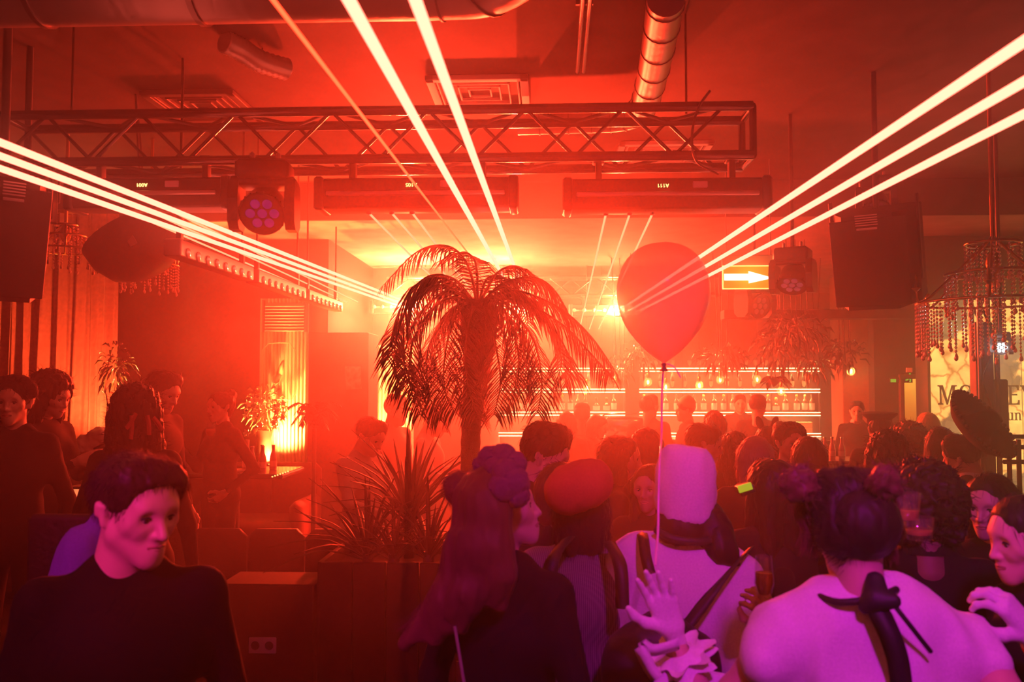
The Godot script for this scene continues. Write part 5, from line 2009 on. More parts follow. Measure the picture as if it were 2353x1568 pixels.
const ARMS := {
	"down": [Vector3(0.255, 1.1, -0.03), Vector3(0.26, 0.86, 0.05), 0.35],
	"phone": [Vector3(0.235, 1.12, 0.04), Vector3(0.1, 1.22, 0.28), 0.55],
	"drink": [Vector3(0.26, 1.12, 0.03), Vector3(0.17, 1.3, 0.25), 0.6],
	"cross": [Vector3(0.24, 1.1, 0.05), Vector3(-0.04, 1.13, 0.2), 0.4],
	"up": [Vector3(0.3, 1.3, 0.16), Vector3(0.2, 1.52, 0.22), 0.3],
	"reach": [Vector3(0.24, 1.15, 0.1), Vector3(0.16, 1.08, 0.36), 0.35],
	"hip": [Vector3(0.36, 1.14, -0.06), Vector3(0.2, 0.98, 0.06), 0.5],
}


func torso_field(sex: String, loose := 0.0) -> Field:
	var f := Field.new()
	var w := 0.9 if sex == "f" else 1.0
	var L := loose
	f.cap(Vector3(-0.085 * w, 1.27, 0.0), Vector3(0.085 * w, 1.27, 0.0), 0.112 + L, 0.112 + L, 0.05)
	f.cap(Vector3(-0.165 * w, 1.395, -0.012), Vector3(0.165 * w, 1.395, -0.012), 0.056 + L, 0.056 + L, 0.06)
	f.cap(Vector3(-0.04, 1.455, -0.022), Vector3(0.04, 1.455, -0.022), 0.05, 0.05, 0.06)
	f.cap(Vector3(0, 1.3, 0), Vector3(0, 1.0, 0), 0.12 + L, 0.115 + L, 0.05)
	f.cap(Vector3(-0.055, 1.08, 0.0), Vector3(0.055, 1.08, 0.0), (0.088 if sex == "f" else 0.1) + L, (0.088 if sex == "f" else 0.1) + L, 0.06)
	f.cap(Vector3(-0.08, 0.93, -0.01), Vector3(0.08, 0.93, -0.01), 0.108 + L, 0.108 + L, 0.06)
	if sex == "f":
		f.both(Vector3(0.065, 1.265, 0.085), Vector3(0.06, 1.25, 0.09), 0.058, 0.055, 0.03)
	f.both(Vector3(0.088, 0.88, 0), Vector3(0.095, 0.48, 0.015), 0.088 + L, 0.06, 0.03)
	f.both(Vector3(0.095, 0.48, 0.015), Vector3(0.1, 0.1, -0.025), 0.058, 0.042, 0.03)
	f.both(Vector3(0.1, 0.05, -0.04), Vector3(0.11, 0.035, 0.12), 0.042, 0.034, 0.03)
	return f


func add_arm(f: Field, side: float, w: float, elbow: Vector3, wrist: Vector3, loose := 0.0) -> void:
	var sh := Vector3(side * 0.178 * w, 1.388, -0.012)
	f.cap(sh, elbow, 0.052 + loose, 0.042 + loose, 0.04)
	f.cap(elbow, wrist, 0.042 + loose, 0.03 + loose * 0.6, 0.02)


func body_mesh(sex: String, left: String, right: String, cell: float) -> Array:
	# [cloth, hands]
	var key := "body_%s_%s_%s_%s" % [sex, left, right, cell]
	if cache.has(key):
		return cache[key]
	var f := torso_field(sex)
	var w := 0.9 if sex == "f" else 1.0
	var hands := MB.new()
	for s in [1.0, -1.0]:
		var a: Array = ARMS[left if s > 0 else right]
		var el: Vector3 = a[0] * Vector3(s, 1, 1)
		var wr: Vector3 = a[1] * Vector3(s, 1, 1)
		add_arm(f, s, w, el, wr)
		var dir := (wr - el).normalized()
		var palm := Vector3(-s, 0, 0) if absf(dir.x) < 0.7 else Vector3(0, 0, -1)
		var y := -(palm - dir * palm.dot(dir)).normalized()
		hands.add(hand_mesh(1.0 if y.cross(dir).z >= 0.0 else -1.0, a[2]), Transform3D(Basis(y.cross(dir), y, dir) * 0.92, wr + dir * 0.035))
	cache[key] = [f.mesh(cell), hands]
	return cache[key]


func hair_mesh(style: String, cell: float) -> MB:
	var key := "hair_%s_%s" % [style, cell]
	if cache.has(key):
		return cache[key]
	var f := Field.new()
	f.nz = FastNoiseLite.new()
	f.nz.seed = 3
	f.nz.frequency = 42.0
	f.nz.fractal_octaves = 2
	f.amp = 0.006
	f.stretch = Vector3(1, 0.35, 1)
	var r := 0.087 if style == "sleek" else 0.09
	f.cap(Vector3(0, 0.04, -0.04), Vector3(0, 0.046, 0.012), r, r - 0.006, 0.03)
	match style:
		"sleek":
			f.amp = 0.003
			f.both(Vector3(0.058, 0.03, -0.03), Vector3(0.075, -0.22, -0.03), 0.04, 0.03, 0.03)
			f.both(Vector3(0.035, 0.0, -0.075), Vector3(0.045, -0.34, -0.085), 0.055, 0.035, 0.04)
		"smooth":
			f.amp = 0.003
		"buzz":
			f.amp = 0.002
		"short":
			f.cap(Vector3(-0.03, 0.1, 0.035), Vector3(0.04, 0.1, 0.045), 0.034, 0.03, 0.04)
		"quiff":
			f.amp = 0.009
			f.cap(Vector3(-0.03, 0.105, 0.03), Vector3(0.03, 0.11, 0.05), 0.042, 0.036, 0.04)
			f.cap(Vector3(0, 0.1, -0.06), Vector3(0, 0.115, 0.02), 0.05, 0.045, 0.05)
		"crop":
			f.amp = 0.004
			f.nz.frequency = 60.0
			f.cap(Vector3(-0.05, 0.09, 0.03), Vector3(0.05, 0.085, 0.05), 0.034, 0.03, 0.04)
			f.cap(Vector3(-0.02, 0.085, 0.07), Vector3(0.05, 0.075, 0.065), 0.018, 0.016, 0.02)
		"curly":
			f.amp = 0.026
			f.nz.frequency = 26.0
			f.stretch = Vector3.ONE
			f.cap(Vector3(0, 0.05, -0.05), Vector3(0, 0.06, 0.0), 0.12, 0.11, 0.04)
			f.both(Vector3(0.06, 0.0, -0.05), Vector3(0.06, -0.06, -0.06), 0.06, 0.05, 0.04)
		"bob":
			f.both(Vector3(0.062, 0.03, -0.01), Vector3(0.072, -0.1, 0.0), 0.042, 0.036, 0.03)
			f.cap(Vector3(-0.04, 0.0, -0.07), Vector3(-0.04, -0.12, -0.065), 0.06, 0.045, 0.04)
			f.cap(Vector3(0.04, 0.0, -0.07), Vector3(0.04, -0.12, -0.065), 0.06, 0.045, 0.04)
		"long":
			f.both(Vector3(0.064, 0.03, -0.01), Vector3(0.085, -0.2, 0.0), 0.04, 0.034, 0.03)
			f.both(Vector3(0.04, 0.0, -0.07), Vector3(0.05, -0.34, -0.075), 0.06, 0.04, 0.04)
		"updo":
			f.dot(Vector3(0, 0.1, -0.1), 0.05, 0.03)
			f.cap(Vector3(0, 0.0, -0.07), Vector3(0, -0.05, -0.06), 0.06, 0.045, 0.03)
		"big":
			f.amp = 0.018
			f.nz.frequency = 30.0
			f.cap(Vector3(0, 0.06, -0.05), Vector3(0, 0.07, 0.0), 0.11, 0.1, 0.04)
			f.both(Vector3(0.07, 0.0, -0.03), Vector3(0.09, -0.16, -0.03), 0.06, 0.055, 0.04)
			f.cap(Vector3(0, 0.0, -0.08), Vector3(0, -0.2, -0.08), 0.08, 0.07, 0.04)
	# the face, the ears and the neck stay clear
	f.cap(Vector3(0, -0.09, 0.1), Vector3(0, 0.018, 0.112), 0.062, 0.062, 0.012, 1)
	if style == "crop":
		f.cap(Vector3(-0.02, 0.02, 0.115), Vector3(0.02, 0.02, 0.115), 0.066, 0.066, 0.01, 1)
	if style in ["short", "quiff", "buzz", "crop"]:
		f.both(Vector3(0.108, -0.03, 0.0), Vector3(0.1, -0.03, 0.05), 0.05, 0.05, 0.012, 1)
		f.cap(Vector3(0, -0.3, -0.06), Vector3(0, -0.3, -0.12), 0.235, 0.235, 0.01, 1)
	elif style in ["updo", "smooth"]:
		f.cap(Vector3(0, -0.3, -0.02), Vector3(0, -0.3, -0.1), 0.215, 0.215, 0.01, 1)
	var m := f.mesh(cell)
	if not style in ["buzz", "smooth"]:
		fuzz(m, 1700 if cell < 0.006 else 420, 0.03 if style in ["short", "quiff", "crop", "updo"] else 0.045, 0.0006 if cell < 0.006 else 0.0011, style in ["curly", "big"])
	cache[key] = m
	return cache[key]


func fuzz(m: MB, n: int, length: float, r: float, wild := false) -> void:
	# short hairs lifting off the surface
	var nr := m.normals()
	var count := m.v.size()
	for i in n:
		var k := rng.randi() % count
		var p := m.v[k]
		var q := nr[k]
		var fall := Vector3(0, -1, -0.35) if p.y < 0.09 else Vector3(0, 0.1, -1)
		var t := (fall - q * fall.dot(q)).normalized() + q * rng.randf_range(0.03, 0.25)
		if wild:
			t = q + Vector3(rng.randf_range(-1, 1), rng.randf_range(-1, 1), rng.randf_range(-1, 1)) * 0.8
		t = t.normalized()
		var L := length * rng.randf_range(0.5, 1.2)
		var bend := Vector3(rng.randf_range(-1, 1), rng.randf_range(-1, 0.4), rng.randf_range(-1, 1)) * 0.25 * L
		m.tube(PackedVector3Array([p - q * 0.002, p + t * L * 0.5 + q * 0.002, p + t * L + bend]), PackedFloat32Array([r, r, r * 0.3]), 3, false)


func tinted(kind: String, c: Color) -> StandardMaterial3D:
	var key := "%s_%s" % [kind, c.to_html()]
	match kind:
		"skin": return mat(key, c, 0.5, 0.0, {"sheen": 0.15})
		"hair": return mat(key, c, 0.5, 0.0, {"sheen": 0.1, "spec": 0.3})
		"cloth": return mat(key, c, 0.8, 0.0, {"sheen": 0.1, "mottle": 0.12, "mottle_freq": 0.06, "tile": 8.0, "spec": 0.2})
	return mat(key, c, 0.5)


func surface(am: ArrayMesh, m: MB) -> void:
	if m.ix.size():
		am.add_surface_from_arrays(Mesh.PRIMITIVE_TRIANGLES, m.arrays())


const SKIN := Color(0.52, 0.33, 0.25)
const DARK_HAIR := Color(0.014, 0.009, 0.007)
const BROWN_HAIR := Color(0.07, 0.035, 0.018)
const BLOND_HAIR := Color(0.3, 0.19, 0.09)
const BLACK := Color(0.014, 0.013, 0.014)


func person(o: Dictionary) -> Node3D:
	var d: float = o.d
	var ground: float = o.get("ground", 0.0)
	var top := P(o.px, o.top, d)
	var sex: String = o.get("sex", "m")
	var s := clampf((top.y - ground - float(o.get("hair_over", 0.02))) / 1.72, 0.84, 1.16)
	var t := thing("person", o.label, "person", Vector3(top.x, ground, -d))
	t.rotation.y = deg_to_rad(o.get("yaw", 0.0))
	t.scale = Vector3.ONE * s
	# the head: turned on the neck against the body
	var hb := Basis(Vector3.UP, deg_to_rad(o.get("turn", 0.0))) * Basis(Vector3.RIGHT, deg_to_rad(o.get("nod", 0.0))) * Basis(Vector3(0, 0, 1), deg_to_rad(o.get("roll", 0.0)))
	var pivot := Vector3(0, 1.46, -0.01)
	var hx := Transform3D(hb * (0.96 if sex == "f" else 1.0), pivot + hb * Vector3(0, 0.145, 0.02))
	# keep the head, not the feet, under the given pixel
	var off := t.basis * (hx.origin - Vector3(0, hx.origin.y, 0))
	t.position -= off
	var near: bool = o.get("near", false)
	var h := head_parts(sex, 0.0036 if near else 0.0055)
	var pose: Array = o.get("pose", ["down", "down"])
	var cloth := MB.new()
	var hands := MB.new()
	if o.has("body"):
		cloth = o.body
		if o.has("hands"):
			hands = o.hands
	else:
		var bm := body_mesh(sex, pose[0], pose[1], 0.016 if near else 0.022)
		cloth = bm[0]
		hands = bm[1]
	var skin := MB.new()
	skin.add(h.skin, hx)
	if not o.has("glove"):
		skin.add(hands)
	var am := ArrayMesh.new()
	surface(am, cloth)
	surface(am, skin)
	var extra := [["white", Color(0.3, 0.26, 0.24)], ["dark", Color(0.015, 0.01, 0.008)], ["lips", Color(0.34, 0.14, 0.12)]]
	for e in extra:
		var q := MB.new()
		q.add(h[e[0]], hx)
		surface(am, q)
	var b := part_mesh(t, "body", am, null)
	var wear := [tinted("cloth", o.get("cloth", BLACK)), tinted("skin", o.get("skin", SKIN))]
	for e in extra:
		wear.append(tinted("skin", e[1]))
	if cloth.ix.is_empty():
		wear.pop_front()
	for k in wear.size():
		b.set_surface_override_material(k, wear[k])
	if o.has("hair"):
		var hm := part(t, "hair", hair_mesh(o.hair, 0.005 if near else 0.007), tinted("hair", o.get("hair_color", DARK_HAIR)), true)
		hm.transform = hx
	if o.has("glove"):
		part(t, "glove", hands, tinted("cloth", o.glove), true)
	if o.has("hat"):
		hat(t, o.hat, hx, o.get("hat_color", BLACK))
	t.set_meta("hx", hx)
	return t


func local_part(t: Node3D, called: String, m: MB, material: Material, xf := Transform3D()) -> MeshInstance3D:
	var o := part(t, called, m, material, true)
	o.transform = xf
	return o


func hat(t: Node3D, kind: String, hx: Transform3D, c: Color) -> void:
	var m := MB.new()
	var cm := tinted("cloth", c)
	match kind:
		"beanie":
			m.lathe([Vector2(0.094, 0.04), Vector2(0.1, 0.045), Vector2(0.1, 0.075), Vector2(0.095, 0.08), Vector2(0.09, 0.12), Vector2(0.068, 0.155), Vector2(0.03, 0.185), Vector2(0.0005, 0.19)], 24, Transform3D(Basis(Vector3.RIGHT, -0.25) * Basis.from_scale(Vector3(0.95, 1, 1.1)), Vector3(0, 0, -0.015)))
			local_part(t, "beanie", m, cm, hx)
		"cap":
			m.lathe([Vector2(0.09, 0.035), Vector2(0.092, 0.06), Vector2(0.085, 0.1), Vector2(0.06, 0.13), Vector2(0.0005, 0.142)], 24, Transform3D(Basis.from_scale(Vector3(0.95, 1, 1.12)), Vector3(0, 0.01, -0.015)))
			var o := local_part(t, "cap", m, cm, hx)
			var v := MB.new()
			v.extrude(PackedVector2Array([Vector2(-0.075, 0.06), Vector2(-0.07, 0.12), Vector2(-0.04, 0.155), Vector2(0.04, 0.155), Vector2(0.07, 0.12), Vector2(0.075, 0.06)]), 0.006, Transform3D(Basis(Vector3.RIGHT, PI / 2 + 0.15), Vector3(0, 0.055, 0)))
			part(o, "visor", v, cm, true)
		"captain":
			m.lathe([Vector2(0.094, 0.05), Vector2(0.097, 0.09), Vector2(0.14, 0.125), Vector2(0.138, 0.14), Vector2(0.09, 0.15), Vector2(0.0005, 0.15)], 28, Transform3D(Basis.from_scale(Vector3(1, 1, 1.1)), Vector3(0, 0.0, -0.01)))
			var o := local_part(t, "captain_hat", m, cm, hx)
			var v := MB.new()
			v.extrude(PackedVector2Array([Vector2(-0.08, 0.06), Vector2(-0.07, 0.11), Vector2(-0.03, 0.135), Vector2(0.03, 0.135), Vector2(0.07, 0.11), Vector2(0.08, 0.06)]), 0.005, Transform3D(Basis(Vector3.RIGHT, PI / 2 + 0.5), Vector3(0, 0.075, 0)))
			part(o, "visor", v, mat("black_plastic", Color()), true)
			v = MB.new()
			v.ball(Vector3(0, 0.115, 0.125), Vector3(0.02, 0.02, 0.012), 10, 6)
			part(o, "badge", v, mat("foil_gold", Color()), true)
		"sombrero":
			var xf := Transform3D(Basis(Vector3.RIGHT, -0.2), Vector3(0, 0.05, -0.02))
			var rows := []
			for q in [Vector2(0.0005, 0.17), Vector2(0.045, 0.16), Vector2(0.07, 0.1), Vector2(0.095, 0.02), Vector2(0.13, 0.0), Vector2(0.19, 0.0), Vector2(0.235, 0.03), Vector2(0.25, 0.065), Vector2(0.238, 0.035), Vector2(0.19, -0.01), Vector2(0.1, -0.012)]:
				rows.append(q)
			m.lathe(rows, 36, xf)
			var o := local_part(t, "sombrero", m, tinted("cloth", c), hx)
			var v := MB.new()
			for k in 44:
				var a := TAU * k / 44
				v.ball(xf * Vector3(cos(a) * 0.25, 0.068, sin(a) * 0.25), Vector3(0.013, 0.013, 0.013), 8, 5)
			part(o, "brim_trim", v, tinted("cloth", c * 1.5), true)
		"flowers":
			for k in 11:
				var a := -1.6 + 3.2 * k / 10.0
				var p := Vector3(sin(a) * 0.09, 0.055 + cos(a) * 0.06, 0.02)
				local_part(t, "flower", rose(0.034), tinted("cloth", c), hx * Transform3D(Basis(Vector3(cos(a), -sin(a), 0).normalized(), 0.0), p))
		"ears":
			for sx in [-1.0, 1.0]:
				m = MB.new()
				m.ball(Vector3(sx * 0.06, 0.15, -0.01), Vector3(0.03, 0.06, 0.015), 12, 8, Basis(Vector3(0, 0, 1), -sx * 0.35))
				local_part(t, "ear_band", m, cm, hx)


func rose(r: float) -> MB:
	# a full ruffled bloom
	var key := "rose%s" % r
	if cache.has(key):
		return cache[key]
	var f := Field.new()
	f.nz = FastNoiseLite.new()
	f.nz.seed = 4
	f.nz.noise_type = FastNoiseLite.TYPE_CELLULAR
	f.nz.frequency = 2.2 / r
	f.nz.domain_warp_enabled = true
	f.nz.domain_warp_amplitude = r * 0.5
	f.nz.domain_warp_frequency = 1.0 / r
	f.amp = r * 0.4
	f.dot(Vector3(0, r * 0.2, 0), r * 0.72)
	f.cap(Vector3(0, r * 0.1, 0), Vector3(0, r * 0.1, 0.001), r * 0.8, r * 0.8, r * 0.3)
	cache[key] = f.mesh(r * 0.09)
	return cache[key]


func strands(roots: Array, n: int, jitter: float, r: float, seg := 10) -> MB:
	# roots: guide lines; each strand runs between two neighbouring guides
	var m := MB.new()
	for i in n:
		var f := rng.randf() * (roots.size() - 1)
		var k := mini(int(f), roots.size() - 2)
		var a := curve(roots[k], seg)
		var b := curve(roots[k + 1], seg)
		var pts := PackedVector3Array()
		var rr := PackedFloat32Array()
		var j := Vector3(rng.randf_range(-1, 1), rng.randf_range(-0.3, 0.3), rng.randf_range(-1, 1)) * jitter
		var cut := int(seg * rng.randf_range(0.85, 1.0))
		for q in cut + 1:
			pts.append(a[q].lerp(b[q], f - k) + j * (0.25 + 0.75 * q / seg))
			rr.append(r * (1.0 - 0.75 * q / seg))
		m.tube(pts, rr, 4)
	return m


func world_part(t: Node3D, called: String, m: MB, material: Material) -> MeshInstance3D:
	var o := part(t, called, m, material, true)
	o.transform = t.transform.affine_inverse()
	return o


func pix(list: Array, d: float) -> Array:
	var out := []
	for q in list:
		out.append(P(q[0], q[1], d if q.size() < 3 else q[2]))
	return out


func flat_strap(pts: PackedVector3Array, w: float, side: Vector3, thick := 0.004) -> MB:
	var m := MB.new()
	var ws := PackedFloat32Array()
	for i in pts.size():
		ws.append(w)
	m.blade(pts, ws, side, 0.05, thick)
	return m


func stripes() -> StandardMaterial3D:
	if mats.has("stripes"):
		return mats.stripes
	var im := Image.create(64, 64, false, Image.FORMAT_RGB8)
	for y in 64:
		for x in 64:
			var on := (x % 4) < 2
			im.set_pixel(x, y, Color(0.5, 0.45, 0.46) if on else Color(0.26, 0.22, 0.23))
	var m := StandardMaterial3D.new()
	m.resource_name = "striped_knit"
	m.albedo_texture = ImageTexture.create_from_image(im)
	m.uv1_triplanar = true
	m.uv1_scale = Vector3.ONE * 9.0
	m.roughness = 0.8
	m.cull_mode = BaseMaterial3D.CULL_DISABLED
	mats.stripes = m
	return m


func build_people() -> void:
	near_people()
	var L := [
		# --- at and behind the bar
		{"label": "bartender in a dark shirt facing out in front of the bottles", "px": 1700, "top": 908, "d": 12.4, "yaw": -5, "hair": "short", "hair_color": BROWN_HAIR},
		{"label": "man with short dark hair at the bar, seen from behind beside the bartender", "px": 1742, "top": 905, "d": 9.5, "yaw": 150, "hair": "buzz", "pose": ["drink", "down"]},
		{"label": "man with glasses at the bar in a dark jacket, his back turned", "px": 1493, "top": 908, "d": 9.5, "yaw": 160, "turn": -25, "hair": "short", "glasses": true},
		{"label": "man in a pale beanie and glasses, in profile at the bar", "px": 1573, "top": 918, "d": 10.0, "yaw": -85, "nod": 5, "hair": "buzz", "hat": "beanie", "hat_color": Color(0.4, 0.3, 0.22), "glasses": true, "pose": ["phone", "down"]},
		{"label": "person in a black cap with a pale neck by the bar shelves", "px": 1338, "top": 928, "d": 9.0, "yaw": 170, "hair": "buzz", "hat": "cap", "cloth": Color(0.3, 0.2, 0.15)},
		{"label": "short dark-haired person looking down beside the black cap wearer", "px": 1374, "top": 950, "d": 8.6, "sex": "f", "yaw": 70, "nod": 18, "hair": "bob"},
		{"label": "dim figure with long hair between the palm and the black cap wearer", "px": 1302, "top": 943, "d": 8.2, "sex": "f", "yaw": 180, "hair": "long", "hair_color": BROWN_HAIR},
		{"label": "man in a dark suit with an open white collar beside the ochre pier", "px": 1969, "top": 922, "d": 10.6, "yaw": -20, "hair": "short", "collar": true},
		# --- the crowd in the middle of the room
		{"label": "person in a wide dark captain hat in front of the doorway", "px": 2020, "top": 950, "d": 6.8, "yaw": 150, "turn": 20, "hair": "short", "hat": "captain"},
		{"label": "curly-haired person between the doorway and the sombrero", "px": 2086, "top": 962, "d": 6.2, "sex": "f", "yaw": 190, "hair": "curly", "hair_color": BROWN_HAIR, "hair_over": 0.06},
		{"label": "person with pale blond hair beside the marble wall edge", "px": 2130, "top": 945, "d": 7.8, "sex": "f", "yaw": 175, "hair": "bob", "hair_color": BLOND_HAIR},
		{"label": "person in a dark hood of hair just below the blond head", "px": 2160, "top": 976, "d": 5.6, "sex": "f", "yaw": 160, "hair": "long"},
		{"label": "person in a huge dark sombrero with a beaded brim and white collar", "px": 2208, "top": 985, "d": 5.0, "yaw": 215, "turn": 10, "roll": -18, "nod": 8, "hair": "short", "hat": "sombrero", "hat_color": Color(0.012, 0.007, 0.006), "collar": true, "hair_over": 0.04},
		{"label": "person with windblown dark hair below the captain hat", "px": 2036, "top": 985, "d": 4.7, "sex": "f", "yaw": 170, "hair": "big", "hair_over": 0.05},
		{"label": "man with a dark quiff looking down over the orange beret", "px": 1254, "top": 972, "d": 3.8, "yaw": 75, "nod": 16, "hair": "quiff", "hair_over": 0.03},
		{"label": "woman with a smooth bob and a lit profile beside the white hat", "px": 1428, "top": 998, "d": 4.3, "sex": "f", "yaw": 85, "hair": "bob", "cloth": Color(0.03, 0.02, 0.02)},
		{"label": "dark-haired woman behind the one with the lit profile", "px": 1484, "top": 978, "d": 4.7, "sex": "f", "yaw": 175, "hair": "long"},
		{"label": "woman with dark hair glancing over beside the white hat", "px": 1492, "top": 1062, "d": 3.9, "sex": "f", "yaw": -25, "hair": "long", "skin": Color(0.36, 0.2, 0.15)},
		{"label": "person with cropped hair in profile above the white hat", "px": 1618, "top": 970, "d": 5.2, "yaw": 85, "nod": 12, "hair": "crop", "hair_color": BROWN_HAIR},
		{"label": "dark spiky-haired person in front of the bartender", "px": 1642, "top": 952, "d": 6.8, "yaw": 185, "hair": "quiff"},
		{"label": "person with green-tinted dyed hair and a headband", "px": 1735, "top": 992, "d": 4.4, "sex": "f", "yaw": 165, "hair": "bob", "hair_color": Color(0.3, 0.16, 0.1), "hair_over": 0.03},
		{"label": "person wearing soft animal ears behind the dyed hair", "px": 1762, "top": 975, "d": 6.2, "sex": "f", "yaw": 180, "hair": "long", "hat": "ears", "hat_color": Color(0.12, 0.05, 0.04)},
		{"label": "woman with a dark flower crown in front of the cartons", "px": 1812, "top": 972, "d": 5.4, "sex": "f", "yaw": 20, "hair": "updo", "hat": "flowers", "hat_color": Color(0.05, 0.02, 0.025)},
		{"label": "dark-haired person with a broad back next to the flower crown", "px": 1856, "top": 1000, "d": 4.85, "yaw": 175, "hair": "bob"},
		{"label": "long-haired woman holding up her phone behind the space buns", "px": 1768, "top": 1046, "d": 3.25, "sex": "f", "yaw": 195, "hair": "long", "pose": ["phone", "up"]},
		{"label": "man with round afro hair in a dark jacket, back turned", "px": 2118, "top": 1040, "d": 2.75, "yaw": 170, "hair": "curly", "hair_over": 0.07, "collar": true, "collar_color": BLACK, "skin": Color(0.2, 0.11, 0.08)},
		{"label": "brown-haired head peeking out behind the orange beret", "px": 1290, "top": 1056, "d": 3.5, "sex": "f", "yaw": 150, "hair": "bob", "hair_color": BROWN_HAIR},
		{"label": "woman with loose dark hair between the dyed hair and the phone", "px": 1690, "top": 1000, "d": 5.7, "sex": "f", "yaw": 160, "hair": "big"},
		# --- lounge
		{"label": "woman with a dark flower crown facing out beside the curtain", "px": 34, "top": 866, "d": 4.2, "ground": 0.2, "sex": "f", "yaw": 12, "hair": "updo", "hat": "flowers", "hat_color": Color(0.02, 0.012, 0.014)},
		{"label": "woman with piled-up hair holding a phone in front of the curtain", "px": 122, "top": 842, "d": 4.95, "ground": 0.2, "sex": "f", "yaw": 78, "nod": 14, "hair": "big", "hair_over": 0.06, "pose": ["phone", "phone"], "phone": true},
		{"label": "woman with satin bows in her long hair, back turned in the lounge", "px": 318, "top": 878, "d": 3.8, "ground": 0.2, "sex": "f", "yaw": 185, "hair": "big", "hair_over": 0.05, "bows": true},
		{"label": "tall man bending his head towards the woman with satin bows", "px": 376, "top": 847, "d": 5.35, "ground": 0.2, "yaw": 72, "nod": 20, "hair": "short", "cloth": Color(0.04, 0.02, 0.02)},
		{"label": "woman in a black top with a wine glass at the high table", "px": 506, "top": 897, "d": 6.2, "ground": 0.2, "sex": "f", "yaw": -35, "hair": "updo", "hair_color": BROWN_HAIR, "pose": ["hip", "drink"], "glass": true},
		{"label": "man in a light shirt looking down behind the sword plants", "px": 852, "top": 953, "d": 5.7, "yaw": 58, "nod": 24, "hair": "short", "cloth": Color(0.5, 0.4, 0.35), "pose": ["reach", "reach"]},
		{"label": "person in a dark flat cap behind the light-shirted man", "px": 912, "top": 908, "d": 7.6, "yaw": 62, "nod": 10, "hair": "buzz", "hat": "cap", "cloth": Color(0.4, 0.3, 0.26)},
		{"label": "person in a white shirt reading a menu behind the palm trunk", "px": 1002, "top": 928, "d": 7.2, "yaw": 80, "nod": 22, "hair": "short", "cloth": Color(0.6, 0.52, 0.47), "pose": ["phone", "reach"], "menu": true}]
	for o in L:
		var t := person(o)
		var hx: Transform3D = t.get_meta("hx")
		if o.get("glasses", false):
			var m := MB.new()
			for s in [-1.0, 1.0]:
				var ring := PackedVector3Array()
				for k in 13:
					ring.append(Vector3(s * 0.031 + cos(TAU * k / 12) * 0.021, 0.006 + sin(TAU * k / 12) * 0.017, 0.098))
				m.tube(ring, 0.002, 5, false)
				m.bar(Vector3(s * 0.052, 0.01, 0.097), Vector3(s * 0.08, 0.012, 0.0), 0.002, 5)
			m.bar(Vector3(-0.011, 0.008, 0.1), Vector3(0.011, 0.008, 0.1), 0.002, 5)
			local_part(t, "glasses", m, mat("black_plastic", Color()), hx)
		if o.get("collar", false):
			var m := MB.new()
			var rows := []
			for q in [[0.06, 0.0], [0.058, 0.045], [0.066, 0.05], [0.078, 0.012]]:
				var row := PackedVector3Array()
				for k in 19:
					var a := -2.7 + 5.4 * k / 18.0
					row.append(Vector3(sin(a) * q[0] * 1.15, 1.455 + q[1], -cos(a) * q[0] - 0.012))
				rows.append(row)
			m.rings(rows, false)
			local_part(t, "collar", m, tinted("cloth", o.get("collar_color", Color(0.62, 0.6, 0.55))))
		if o.get("hat", "") == "sombrero":
			var n := Vector3(0.43, 0.5, 0.75).normalized()
			var ax := n.cross(Vector3(0, 0, 1)).normalized()
			t.get_node("sombrero").transform = t.transform.affine_inverse() * Transform3D(Basis(ax, n, ax.cross(n)) * 0.88, P(2226, 1000, 4.98))
		if o.get("phone", false):
			var c := Vector3(0.02, 1.33, 0.42)
			var g := thing("phone", "dark phone held up by the woman with piled-up hair", "phone", t.transform * c)
			var m := MB.new()
			m.box(Vector3(), Vector3(0.075, 0.15, 0.01), 0.004)
			var pm := part(g, "case", m, mat("black_plastic", Color()), true)
			g.basis = Basis(Vector3.UP, t.rotation.y) * Basis(Vector3.RIGHT, 1.15)
			m = MB.new()
			m.box(Vector3(0, 0, -0.0055), Vector3(0.066, 0.138, 0.001))
			part(pm, "screen", m, mat("phone_screen", Color(0.02, 0.02, 0.03), 0.1), true)
		if o.get("bows", false):
			for q in [[302, 955, 300, 1010], [338, 955, 342, 1000], [352, 960, 372, 990], [312, 950, 290, 985]]:
				var m := flat_strap(curve(pix([[q[0], q[1]], [(q[0] + q[2]) * 0.5 + 2, (q[1] + q[3]) * 0.5], [q[2], q[3]]], 3.62), 6), 0.012, Vector3(1, 0.1, 0.3))
				world_part(t, "satin_ribbon", m, mat("satin", Color(0.5, 0.12, 0.1), 0.25, 0.0, {"sheen": 0.6}))
		if o.get("menu", false):
			var c := P(1030, 955, 6.85)
			var g := thing("menu_board", "dark upright menu held by the white-shirted person", "menu", c)
			part(g, "cover", one_box(c, Vector3(0.05, 0.26, 0.16), 0.004, Basis(Vector3(0, 0, 1), -0.15)), mat("menu_brown", Color(0.12, 0.05, 0.03), 0.5))
			part(g, "page", one_box(c + Vector3(-0.03, 0, 0), Vector3(0.006, 0.24, 0.15), 0.001, Basis(Vector3(0, 0, 1), -0.15)), mat("label_white", Color()))
		if o.px == 1768:
			# her free hand holds a champagne flute
			var ff := Field.new()
			ff.chain([P(1800, 1330, 3.1), P(1815, 1440, 2.8), P(1772, 1420, 2.44)], [0.04, 0.036, 0.026], 0.02)
			world_part(t, "raised_sleeve", ff.mesh(0.011), tinted("cloth", BLACK))
			var hm3 := MB.new()
			var gd := (P(1752, 1385, 2.38) - P(1772, 1420, 2.44)).normalized()
			var gy := (Vector3(0.6, 0, 0.8) - gd * Vector3(0.6, 0, 0.8).dot(gd)).normalized()
			hm3.add(hand_mesh(1.0, 0.75, 0.0042, 0.5), Transform3D(Basis(gy.cross(gd), gy, gd) * 0.9, P(1772, 1420, 2.44)))
